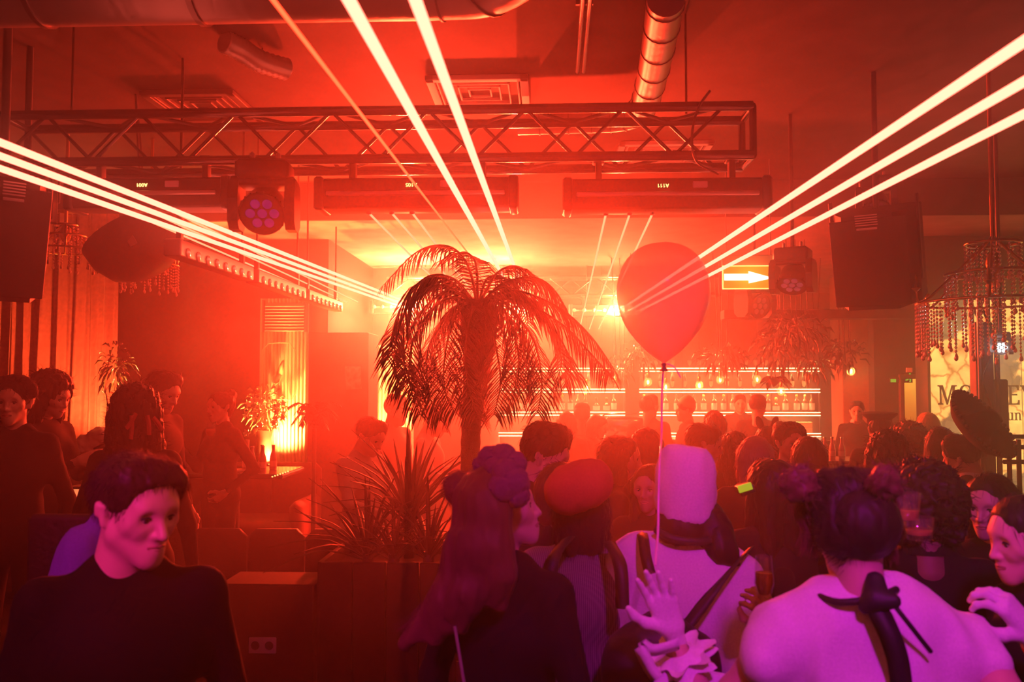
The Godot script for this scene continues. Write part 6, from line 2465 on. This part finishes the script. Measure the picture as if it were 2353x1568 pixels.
			world_part(t, "raised_hand", hm3, tinted("skin", SKIN))
		if o.get("glass", false):
			wine_glass("stemmed wine glass in the hand of the woman at the high table", P(484, 1005, 6.1), 0.2)
	# drinks that stand out in the crowd
	wine_glass("tall champagne flute held up behind the white blouse", P(1756, 1375, 2.35), 0.22, 0.026, 2.6)
	tumbler("clear rocks glass in front of the afro-haired man", P(2083, 1205, 2.4), 0.038, 0.085)
	tumbler("low clear glass beside the rocks glass in the crowd", P(2112, 1240, 2.4), 0.04, 0.06)
	var hg := thing("phone", "lit phone with a yellow-green screen held in the crowd", "phone", P(1712, 1122, 3.0))
	part(hg, "case", one_box(P(1712, 1124, 3.0), Vector3(0.052, 0.03, 0.08), 0.004, Basis(Vector3(0, 0, 1), 0.3)), mat("black_plastic", Color()))
	part(hg, "screen", one_box(P(1712, 1121, 2.95), Vector3(0.046, 0.024, 0.01), 0.001, Basis(Vector3(0, 0, 1), 0.3)), mat("phone_glow", Color.BLACK, 0.3, 0.0, {"glow": Color(0.5, 0.6, 0.03), "power": 0.7}))
	var clear := mat("drink_glass", Color(0.5, 0.35, 0.3), 0.08, 0.0, {"coat": 0.6})
	# a small standing table with bottles on it behind the crowd
	var tb := P(1905, 1053, 8.0)
	var tt := thing("standing_table", "small standing table with glass bottles beside the bar end", "table", Vector3(tb.x, 0, tb.z))
	part(tt, "table_top", one_box(Vector3(tb.x, tb.y - 0.02, tb.z), Vector3(0.6, 0.03, 0.5), 0.006), mat("table_gloss", Color()))
	var lg := MB.new()
	lg.bar(Vector3(tb.x, 0.02, tb.z), Vector3(tb.x, tb.y - 0.03, tb.z), 0.03, 10)
	part(tt, "leg", lg, mat("black_metal", Color()))
	part(tt, "foot_plate", one_box(Vector3(tb.x, 0.01, tb.z), Vector3(0.4, 0.02, 0.4), 0.004), mat("black_metal", Color()))
	for k in 4:
		bottle(4, tb + Vector3(-0.12 + 0.075 * k, -0.005, 0.03 * (k % 2)), clear, mat("bottle_paper", Color()), mat("cap_metal", Color()), "small soft drink bottle on the standing table by the bar end", "soft drink bottles on the standing table")


func wine_glass(label: String, c: Vector3, h: float, r := 0.036, k := 1.0) -> void:
	var t := thing("wine_glass", label, "glass", c)
	var m := MB.new()
	var s := h / 0.2
	m.lathe([Vector2(0.03 * s, -0.1 * s), Vector2(0.028 * s, -0.097 * s), Vector2(0.004, -0.09 * s), Vector2(0.004, -0.02 * s), Vector2(r * 0.7, 0.005), Vector2(r, 0.035 * s), Vector2(r * 0.82, 0.1 * s), Vector2(r * 0.8, 0.1 * s), Vector2(r * 0.96, 0.035 * s), Vector2(r * 0.6, 0.008), Vector2(0.0005, -0.008)], 18, Transform3D(Basis(), c))
	part(t, "bowl", m, mat("clear_glass", Color(0.9, 0.9, 0.9), 0.03, 0.0, {"alpha": 0.25}))
	m = MB.new()
	m.lathe([Vector2(r * 0.5, 0.01), Vector2(r * 0.9, 0.036 * s), Vector2(r * 0.88, 0.06 * s), Vector2(0.0005, 0.06 * s)], 16, Transform3D(Basis(), c))
	part(t, "wine", m, mat("wine", Color(0.3, 0.1, 0.05), 0.05))


func tumbler(label: String, c: Vector3, r: float, h: float) -> void:
	var t := thing("tumbler", label, "glass", c)
	var m := MB.new()
	m.lathe([Vector2(r * 0.85, 0), Vector2(r, h), Vector2(r * 0.94, h), Vector2(r * 0.8, 0.012), Vector2(0.0005, 0.012)], 18, Transform3D(Basis(), c))
	part(t, "cup", m, mat("clear_glass", Color(0.9, 0.9, 0.9), 0.03, 0.0, {"alpha": 0.25}))
	m = MB.new()
	m.lathe([Vector2(r * 0.78, 0.014), Vector2(r * 0.86, h * 0.45), Vector2(0.0005, h * 0.45)], 16, Transform3D(Basis(), c))
	part(t, "drink", m, mat("amber_drink", Color(0.3, 0.15, 0.04), 0.06))


func cloth_field(amp: float, freq: float, st := Vector3(1, 0.4, 1)) -> Field:
	var f := Field.new()
	f.nz = FastNoiseLite.new()
	f.nz.seed = 8
	f.nz.frequency = freq
	f.nz.fractal_octaves = 2
	f.amp = amp
	f.stretch = st
	return f


func near_people() -> void:
	# --- the man in the black t-shirt
	var t := person({"label": "man with short brown hair in a black t-shirt, looking aside and down", "px": 318, "top": 1036, "d": 1.97, "near": true, "yaw": 24, "turn": 34, "nod": 10, "hair": "crop", "hair_color": Color(0.026, 0.014, 0.009), "cloth": Color(0.004, 0.004, 0.004), "skin": Color(0.56, 0.36, 0.28)})
	var cl := thing("jacket", "violet jacket lying over a chair back behind the man in black", "jacket", P(210, 1260, 2.35))
	var jf := cloth_field(0.02, 8.0)
	jf.chain(pix([[232, 1190], [205, 1262], [172, 1340]], 2.38), [0.035, 0.055, 0.07], 0.05)
	jf.chain(pix([[190, 1290], [215, 1400]], 2.4), [0.06, 0.08], 0.05)
	part(cl, "cloth", jf.mesh(0.012), tinted("cloth", Color(0.16, 0.07, 0.5)))
	var ch := thing("chair", "dark chair carrying the violet jacket", "chair", Vector3(P(200, 1300, 2.42).x, 0, -2.42))
	var cp := P(200, 1300, 2.42)
	part(ch, "backrest", one_box(Vector3(cp.x - 0.02, 1.17, cp.z), Vector3(0.3, 0.62, 0.04), 0.015), mat("booth_leather", Color()))
	part(ch, "seat", one_box(Vector3(cp.x, 0.72, cp.z - 0.18), Vector3(0.34, 0.06, 0.36), 0.02), mat("booth_leather", Color()))
	for sx in [-0.14, 0.14]:
		for sz in [0.0, -0.34]:
			var lm := MB.new()
			lm.bar(Vector3(cp.x + sx, 0, cp.z + sz), Vector3(cp.x + sx, 0.72, cp.z + sz), 0.014, 8)
			part(ch, "leg", lm, mat("black_metal", Color()))

	# --- the woman with long straight hair and flowers on her head
	t = person({"label": "woman with very long straight hair and violet flowers on her head", "px": 1152, "top": 1068, "d": 2.35, "near": true, "sex": "f", "yaw": 148, "turn": -50, "nod": -14, "hair": "updo", "hair_color": Color(0.1, 0.04, 0.03), "cloth": Color(0.01, 0.009, 0.01)})
	var d := 2.35
	var guides := [
		pix([[1190, 1080, 2.3], [1150, 1075, 2.24], [1110, 1130, 2.22], [1090, 1250, 2.2], [1060, 1370, 2.2], [1000, 1470, 2.22]], d),
		pix([[1180, 1070, 2.33], [1130, 1075, 2.26], [1082, 1140, 2.24], [1060, 1260, 2.22], [1020, 1380, 2.22], [930, 1480, 2.24]], d),
		pix([[1170, 1070, 2.36], [1110, 1080, 2.33], [1066, 1150, 2.3], [1045, 1270, 2.28], [985, 1390, 2.26], [880, 1470, 2.26]], d),
		pix([[1180, 1082, 2.28], [1145, 1095, 2.22], [1112, 1150, 2.19], [1100, 1260, 2.18], [1085, 1360, 2.18], [1060, 1440, 2.2]], d),
		pix([[1185, 1090, 2.28], [1160, 1120, 2.22], [1138, 1180, 2.19], [1140, 1260, 2.18], [1150, 1320, 2.18], [1150, 1390, 2.2]], d)]
	var hairm := tinted("hair", Color(0.1, 0.04, 0.03))
	var lf := cloth_field(0.006, 40.0, Vector3(1, 0.12, 1))
	for g in [guides[0], guides[1], guides[3], guides[4]]:
		lf.chain(g.slice(1), [0.028, 0.034, 0.036, 0.034, 0.02], 0.04)
	lf.chain(pix([[1128, 1115], [1112, 1175]], 2.32), [0.07, 0.06], 0.05)
	world_part(t, "long_hair", lf.mesh(0.008), hairm)
	world_part(t, "hair_strands", strands([guides[2], guides[1], guides[0], guides[3], guides[4]], 420, 0.02, 0.0016, 14), hairm).set_meta("kind", "stuff")
	var fl := 0
	for q in [[1112, 1074, 2.26, 0.03], [1132, 1058, 2.25, 0.036], [1158, 1056, 2.24, 0.036], [1180, 1068, 2.23, 0.032], [1160, 1090, 2.2, 0.038], [1180, 1112, 2.19, 0.04], [1158, 1124, 2.18, 0.036], [1188, 1138, 2.19, 0.032], [1140, 1082, 2.22, 0.034]]:
		var o := world_part(t, "flower", rose(0.05), tinted("cloth", Color(0.13, 0.02, 0.12)))
		var look := Basis(Vector3.RIGHT, 1.1 + 0.2 * sin(fl * 2.0)) * Basis(Vector3(0, 0, 1), sin(fl * 1.3) * 0.5)
		o.transform = t.transform.affine_inverse() * Transform3D(look * (float(q[3]) / 0.05), P(q[0], q[1], q[2]))
		fl += 1
	var ch2 := MB.new()
	ch2.tube(curve(pix([[1045, 1440], [1055, 1500], [1068, 1580]], 2.1), 8), 0.004, 6)
	world_part(t, "bag_chain", ch2, mat("satin_metal", Color()))

	# --- the woman in the orange beret and striped top
	var bf := torso_field("f", 0.02)
	add_arm(bf, 1.0, 0.9, Vector3(0.23, 1.12, 0.1), Vector3(0.05, 1.2, 0.24), 0.02)
	add_arm(bf, -1.0, 0.9, Vector3(-0.24, 1.1, 0.06), Vector3(-0.1, 1.14, 0.24), 0.02)
	t = person({"label": "woman in an orange beret and striped top with backpack straps, back turned", "px": 1335, "top": 1085, "d": 2.82, "near": true, "sex": "f", "yaw": 168, "turn": 10, "hair": "bob", "hair_color": Color(0.03, 0.014, 0.012), "body": bf.mesh(0.014)})
	t.get_node("body").set_surface_override_material(0, stripes())
	var be := cloth_field(0.004, 30.0)
	be.cap(P(1295, 1128, 2.68), P(1362, 1108, 2.68), 38 * S(2.7), 36 * S(2.7), 0.06)
	be.cap(P(1318, 1112, 2.7), P(1358, 1098, 2.72), 44 * S(2.7), 40 * S(2.7), 0.06)
	be.cap(P(1305, 1140, 2.66), P(1350, 1125, 2.66), 34 * S(2.7), 34 * S(2.7), 0.06)
	be.cap(P(1332, 1072, 2.7), P(1336, 1065, 2.7), 0.006, 0.005, 0.02)
	world_part(t, "beret", be.mesh(0.007), tinted("cloth", Color(0.5, 0.12, 0.04)))
	world_part(t, "strap", flat_strap(curve(pix([[1308, 1235, 2.66], [1275, 1275, 2.52], [1262, 1330, 2.5], [1275, 1420, 2.5]], 2.6), 12), 0.022, Vector3(1, 0.3, 0.3)), mat("strap_black", Color(0.012, 0.01, 0.012), 0.6))
	world_part(t, "strap", flat_strap(curve(pix([[1400, 1245, 2.66], [1425, 1300, 2.54], [1430, 1400, 2.52]], 2.6), 10), 0.02, Vector3(1, -0.2, 0.3)), mat("strap_black", Color()))

	# --- the woman in the white hat, white shirt and black backpack
	d = 2.75
	var k := S(d)
	var sf := cloth_field(0.012, 9.0, Vector3(1.0, 0.35, 1.0))
	sf.cap(P(1445, 1282, d), P(1570, 1258, d), 40 * k, 34 * k, 0.08)
	sf.cap(P(1570, 1258, d), P(1695, 1318, d), 34 * k, 42 * k, 0.08)
	sf.cap(P(1510, 1330, d), P(1630, 1345, d), 82 * k, 82 * k, 0.1)
	sf.cap(P(1500, 1440, d), P(1620, 1450, d), 84 * k, 92 * k, 0.1)
	sf.cap(P(1500, 1600, d), P(1620, 1600, d), 90 * k, 95 * k, 0.1)
	sf.chain(pix([[1440, 1292], [1422, 1380], [1408, 1470], [1398, 1530]], d), [40 * k, 38 * k, 34 * k, 24 * k], 0.04)
	sf.chain(pix([[1700, 1330], [1722, 1420, 2.7], [1700, 1540, 2.62]], d), [44 * k, 42 * k, 36 * k], 0.05)
	sf.cap(Vector3(P(1560, 1600, d).x - 0.08, 0.8, -d), Vector3(P(1560, 1600, d).x - 0.1, 0.06, -d), 0.09, 0.05, 0.06)
	sf.cap(Vector3(P(1560, 1600, d).x + 0.08, 0.8, -d), Vector3(P(1560, 1600, d).x + 0.1, 0.06, -d), 0.09, 0.05, 0.06)
	t = person({"label": "woman in a white cloth hat and loose white shirt with a black backpack", "px": 1574, "top": 1045, "d": d, "near": true, "sex": "f", "yaw": 178, "body": MB.new(), "cloth": Color(0.8, 0.78, 0.78)})
	# the shirt is shaped in the room and carried over to the figure
	var bm: MeshInstance3D = t.get_node("body")
	swap_cloth(t, bm, sf.mesh(0.011), tinted("cloth", Color(0.75, 0.73, 0.74)))
	# a tall soft hat with a flat crown, pulled down at the back
	var hmesh := MB.new()
	var hn := FastNoiseLite.new()
	hn.seed = 12
	hn.frequency = 14.0
	var hrows := []
	for q in [[1.0, 1030.0], [24.0, 1025.0], [44.0, 1027.0], [56.0, 1040.0], [63.0, 1060.0], [67.0, 1082.0], [69.0, 1105.0], [69.0, 1128.0], [67.0, 1150.0], [65.0, 1168.0], [60.0, 1184.0], [54.0, 1180.0]]:
		var row := PackedVector3Array()
		for j in 48:
			var a := TAU * j / 48
			var dirv := Vector3(cos(a), 0, sin(a))
			var c := P(1575.0 - (float(q[1]) - 1105.0) * 0.03, q[1], d - 0.01)
			var p: Vector3 = c + dirv * (float(q[0]) * k)
			p.y -= 0.022 * smoothstep(1100.0, 1180.0, q[1]) * sin(a) + 0.006 * cos(a)
			p += dirv * 0.007 * hn.get_noise_3dv(Vector3(p.x, p.y * 1.6, p.z)) * (1.0 if q[0] > 20.0 else 0.3)
			p.y += 0.004 * hn.get_noise_3dv(p * 1.3 + Vector3(5, 0, 0))
			row.append(p)
		hrows.append(row)
	hmesh.rings(hrows, true, true, false)
	world_part(t, "hat", hmesh, tinted("cloth", Color(0.78, 0.72, 0.75)))
	var dh := cloth_field(0.006, 36.0, Vector3(1, 0.2, 1))
	dh.chain(pix([[1600, 1165, 2.75], [1638, 1220, 2.72], [1660, 1265, 2.68], [1690, 1295, 2.68]], d), [46 * k, 36 * k, 26 * k, 10 * k], 0.05)
	dh.chain(pix([[1562, 1165, 2.74], [1566, 1218, 2.7]], d), [42 * k, 40 * k], 0.05)
	dh.chain(pix([[1545, 1180, 2.76], [1532, 1215, 2.72]], d), [32 * k, 26 * k], 0.05)
	world_part(t, "loose_hair", dh.mesh(0.008), tinted("hair", Color(0.02, 0.01, 0.01)))
	var strapm := mat("strap_black", Color())
	world_part(t, "strap", flat_strap(curve(pix([[1474, 1222, 2.78], [1478, 1236, 2.66], [1484, 1280, 2.585], [1494, 1320, 2.57]], d), 8), 12 * k, Vector3(1, 0.1, 0.1)), strapm)
	world_part(t, "strap", flat_strap(curve(pix([[1722, 1262, 2.75], [1700, 1285, 2.62], [1650, 1345, 2.55], [1600, 1410, 2.53], [1570, 1450, 2.52]], d), 10), 15 * k, Vector3(0.7, 0.55, 0.1)), strapm)
	var chk := MB.new()
	chk.tube(curve(pix([[1508, 1218, 2.68], [1545, 1238, 2.64], [1600, 1246, 2.64], [1650, 1240, 2.68]], d), 12), 9 * k, 8)
	world_part(t, "choker_ribbon", chk, strapm)
	var pk := cloth_field(0.006, 10.0)
	pk.chain(pix([[1450, 1500], [1520, 1475], [1585, 1500]], 2.48), [45 * k, 55 * k, 45 * k], 0.05)
	pk.cap(P(1460, 1600, 2.46), P(1580, 1600, 2.46), 62 * k, 62 * k, 0.06)
	pk.cap(P(1455, 1530, 2.46), P(1580, 1540, 2.46), 56 * k, 56 * k, 0.06)
	var bp := thing("backpack", "black backpack worn over the loose white shirt", "backpack", P(1515, 1540, 2.48))
	part(bp, "bag", pk.mesh(0.011), mat("backpack_black", Color(0.012, 0.011, 0.013), 0.5, 0.0, {"sheen": 0.2}))
	var hd := MB.new()
	hd.tube(curve(pix([[1490, 1450, 2.46], [1500, 1430, 2.48], [1535, 1428, 2.48], [1545, 1450, 2.46]], 2.46), 10), 0.008, 6)
	part(bp, "grab_handle", hd, mat("strap_black", Color()))

	# --- the woman with space buns and a white bertha blouse; she raises a gloved hand
	d = 1.95
	k = S(d)
	var wf := cloth_field(0.016, 8.0, Vector3(1, 0.4, 1))
	wf.cap(P(1905, 1392, d), P(2035, 1392, d), 34 * k, 34 * k, 0.06)
	wf.cap(P(1900, 1420, d), P(1790, 1475, d), 66 * k, 72 * k, 0.09)
	wf.cap(P(2050, 1425, d), P(2210, 1490, d), 66 * k, 60 * k, 0.09)
	wf.cap(P(2210, 1490, d), P(2280, 1530, d - 0.05), 58 * k, 40 * k, 0.06)
	wf.cap(P(1790, 1475, d), P(1748, 1520, d - 0.03), 70 * k, 48 * k, 0.06)
	wf.cap(P(1940, 1480, d), P(2060, 1480, d), 112 * k, 112 * k, 0.1)
	wf.cap(P(1950, 1620, d), P(2050, 1620, d), 115 * k, 115 * k, 0.1)
	wf.cap(P(2000, 1650, d), Vector3(P(2000, 1650, d).x, 0.5, -d), 0.14, 0.2, 0.1)
	wf.cap(Vector3(P(2000, 1650, d).x, 0.5, -d), Vector3(P(2000, 1650, d).x, 0.1, -d), 0.2, 0.22, 0.1)
	t = person({"label": "woman with space buns and a wide white blouse tied with black ribbon", "px": 1958, "top": 1100, "d": d, "near": true, "sex": "f", "yaw": 184, "turn": 6, "nod": 4, "hair": "smooth", "hair_color": Color(0.025, 0.01, 0.009), "body": MB.new()})
	bm = t.get_node("body")
	swap_cloth(t, bm, wf.mesh(0.011), tinted("cloth", Color(0.76, 0.74, 0.76)))
	# bare arms: her left one rises into the gloved hand
	var af := Field.new()
	af.chain([P(1765, 1500, d), P(1690, 1610, 1.98), P(1640, 1720, 2.02)], [0.046, 0.044, 0.04], 0.03)
	af.chain([P(1640, 1720, 2.02), P(1590, 1580, 2.12), P(1558, 1500, 2.16)], [0.042, 0.038, 0.03], 0.02)
	world_part(t, "arm", af.mesh(0.011), tinted("skin", SKIN))
	af = Field.new()
	af.chain([P(2265, 1520, d - 0.02), P(2310, 1620, d - 0.1), P(2260, 1740, d - 0.2)], [0.046, 0.044, 0.04], 0.03)
	world_part(t, "arm", af.mesh(0.011), tinted("skin", SKIN))
	var up := (P(1496, 1310, 2.12) - P(1548, 1460, 2.16)).normalized()
	var back := (Vector3(0.1, 0, -1) - up * Vector3(0.1, 0, -1).dot(up)).normalized()
	var gx := Transform3D(Basis(back.cross(up), back, up) * 0.97, P(1546, 1450, 2.16))
	var gl := MB.new()
	gl.add(hand_mesh(-1.0, 0.1, 0.0036, 1.25), gx)
	world_part(t, "lace_glove", gl, tinted("cloth", Color(0.8, 0.76, 0.8)))
	var nail := MB.new()
	for q in [[1496, 1288, 2.02], [1478, 1310, 2.05]]:
		nail.ball(P(q[0], q[1], q[2]), Vector3(0.006, 0.011, 0.006), 8, 6, Basis(Vector3(0, 0, 1), 0.3))
	for r in 3:
		var rf := MB.new()
		var rows := []
		for j in 4:
			var row := PackedVector3Array()
			for q in 40:
				var a := TAU * q / 40
				var fl2 := 1.0 + 0.22 * (j / 3.0) * sin(a * 7.0 + r)
				var rr := (0.03 + 0.017 * j) * fl2
				var c := P(1556, 1495, 2.15) - up * (0.012 * j * (1.0 if r != 1 else -0.6) + 0.03 * r)
				row.append(c + (back.cross(up) * cos(a) + back * sin(a)) * rr)
			rows.append(row)
		rf.rings(rows, true, false, false)
		world_part(t, "cuff_ruffle", rf, tinted("cloth", Color(0.8, 0.76, 0.8)))
	var rb := flat_strap(curve(pix([[1560, 1480, 2.1], [1500, 1495, 2.08], [1470, 1480, 2.06], [1490, 1530, 2.06], [1510, 1560, 2.06]], 2.1), 14), 0.016, Vector3(0.3, 1, 0.2))
	world_part(t, "wrist_ribbon", rb, tinted("cloth", Color(0.75, 0.72, 0.76)))
	# hair: two buns and loose curls
	var uf := cloth_field(0.012, 34.0, Vector3(1, 1, 1))
	uf.dot(P(1836, 1116, d - 0.05), 38 * k, 0.02)
	uf.cap(P(1815, 1100, d), P(1840, 1085, d), 20 * k, 22 * k, 0.02)
	uf.cap(P(1850, 1120, d), P(1885, 1130, d), 26 * k, 30 * k, 0.03)
	fuzz_part(t, "hair_bun", uf.mesh(0.0055), tinted("hair", Color(0.12, 0.04, 0.03)))
	uf = cloth_field(0.012, 34.0, Vector3(1, 1, 1))
	uf.dot(P(2028, 1108, d - 0.08), 33 * k, 0.02)
	uf.cap(P(2038, 1098, d - 0.08), P(2050, 1122, d - 0.07), 18 * k, 18 * k, 0.02)
	uf.cap(P(2010, 1122, d), P(1985, 1130, d), 24 * k, 28 * k, 0.03)
	fuzz_part(t, "hair_bun", uf.mesh(0.0055), tinted("hair", Color(0.12, 0.04, 0.03)))
	var hm2 := cloth_field(0.01, 30.0, Vector3(1, 0.3, 1))
	hm2.cap(P(1950, 1172, d), P(1955, 1200, d - 0.02), 80 * k, 78 * k, 0.05)
	hm2.cap(P(1950, 1230, d - 0.015), P(1962, 1262, d - 0.01), 62 * k, 40 * k, 0.05)
	hm2.cap(P(1905, 1125, d), P(2000, 1125, d), 36 * k, 36 * k, 0.05)
	var hm3 := hm2.mesh(0.006)
	fuzz(hm3, 1200, 0.04, 0.0006)
	world_part(t, "back_hair", hm3, tinted("hair", Color(0.025, 0.01, 0.009)))
	var cg := [
		pix([[1850, 1140], [1830, 1180], [1850, 1220], [1832, 1270]], d),
		pix([[1862, 1130], [1848, 1180], [1862, 1230], [1850, 1290]], d),
		pix([[1872, 1140], [1868, 1190], [1880, 1240], [1872, 1280]], d)]
	world_part(t, "loose_curls", strands(cg, 70, 0.018, 0.0016, 14), tinted("hair", Color(0.12, 0.04, 0.03))).set_meta("kind", "stuff")
	cg = [pix([[2040, 1120], [2062, 1170], [2050, 1240], [2060, 1300]], d), pix([[2030, 1130], [2048, 1180], [2036, 1250], [2046, 1310]], d)]
	world_part(t, "loose_curls", strands(cg, 60, 0.016, 0.0016, 14), tinted("hair", Color(0.12, 0.04, 0.03))).set_meta("kind", "stuff")
	# black ribbon at the nape
	var kb := cloth_field(0.003, 20.0)
	kb.cap(P(2012, 1335, 1.85), P(2014, 1375, 1.82), 20 * k, 26 * k, 0.02)
	kb.cap(P(1990, 1395, 1.82), P(2014, 1380, 1.81), 14 * k, 14 * k, 0.02)
	kb.cap(P(2016, 1385, 1.81), P(2055, 1382, 1.8), 12 * k, 14 * k, 0.02)
	world_part(t, "ribbon_knot", kb.mesh(0.006), mat("strap_black", Color()))
	world_part(t, "ribbon_tail", flat_strap(curve(pix([[2014, 1395, 1.81], [2045, 1460, 1.79], [2066, 1530, 1.79], [2075, 1620, 1.8]], d), 12), 22 * k, Vector3(1, 0.2, 0.1)), mat("strap_black", Color()))
	world_part(t, "ribbon_tail", flat_strap(curve(pix([[2050, 1385, 1.8], [2085, 1430, 1.79], [2140, 1500, 1.8]], d), 12), 5 * k, Vector3(1, 0.6, 0.1)), mat("strap_black", Color()))
	var nb := MB.new()
	nb.tube(curve(pix([[1880, 1370, 1.9], [1930, 1385, 1.85], [2010, 1375, 1.83], [2060, 1355, 1.88]], d), 12), 8 * k, 8)
	world_part(t, "neck_ribbon", nb, mat("strap_black", Color()))

	# --- two women at the side, talking
	t = person({"label": "woman with dark parted hair looking across the crowd, behind the profile", "px": 2272, "top": 1080, "d": 3.0, "near": true, "sex": "f", "yaw": -45, "nod": 4, "hair": "sleek", "cloth": Color(0.01, 0.01, 0.01), "skin": Color(0.6, 0.4, 0.32)})
	var gm := MB.new()
	d = 1.95
	var w0 := P(2372, 1462, d)
	var gd := (P(2312, 1390, d) - w0).normalized()
	var gy := (Vector3(0.5, 0.4, 0.6) - gd * Vector3(0.5, 0.4, 0.6).dot(gd)).normalized()
	gm.add(hand_mesh(1.0, 0.75, 0.0036, 0.7), Transform3D(Basis(gy.cross(gd), gy, gd), w0))
	t = person({"label": "woman in profile with dark hair raising a white-gloved hand", "px": 2362, "top": 1122, "d": 2.2, "near": true, "sex": "f", "yaw": -86, "nod": 6, "hair": "sleek", "cloth": Color(0.012, 0.011, 0.012), "skin": Color(0.6, 0.4, 0.32), "pose": ["down", "down"]})
	world_part(t, "white_glove", gm, tinted("cloth", Color(0.78, 0.74, 0.78)))
	var ff := Field.new()
	ff.chain([P(2450, 1500, 2.15), P(2430, 1570, 2.05), P(2376, 1468, 1.95)], [0.045, 0.04, 0.03], 0.03)
	world_part(t, "raised_sleeve", ff.mesh(0.01), tinted("cloth", Color(0.78, 0.74, 0.78)))
	var rs := MB.new()
	rs.lathe([Vector2(0.034, -0.008), Vector2(0.036, 0.0), Vector2(0.034, 0.008)], 16, Transform3D(Basis(gy.cross(gd), gd, -gy), w0 - gd * 0.02))
	world_part(t, "cuff_band", rs, tinted("cloth", Color(0.5, 0.02, 0.02)))


func fuzz_part(t: Node3D, called: String, m: MB, material: Material) -> void:
	fuzz(m, 260, 0.024, 0.0006, true)
	world_part(t, called, m, material)


func swap_cloth(t: Node3D, body: MeshInstance3D, m: MB, material: Material) -> void:
	# puts a garment shaped in room coordinates into the figure's own mesh
	var inv := t.transform.affine_inverse()
	var own := MB.new()
	own.add(m, inv)
	var am := ArrayMesh.new()
	surface(am, own)
	var old: ArrayMesh = body.mesh
	var keep := []
	for k in old.get_surface_count():
		am.add_surface_from_arrays(Mesh.PRIMITIVE_TRIANGLES, old.surface_get_arrays(k))
	var list := [material, tinted("skin", SKIN), tinted("skin", Color(0.6, 0.55, 0.5)), tinted("skin", Color(0.015, 0.01, 0.008)), tinted("skin", Color(0.38, 0.12, 0.11))]
	body.mesh = am
	for k in 5:
		body.set_surface_override_material(k, list[k])
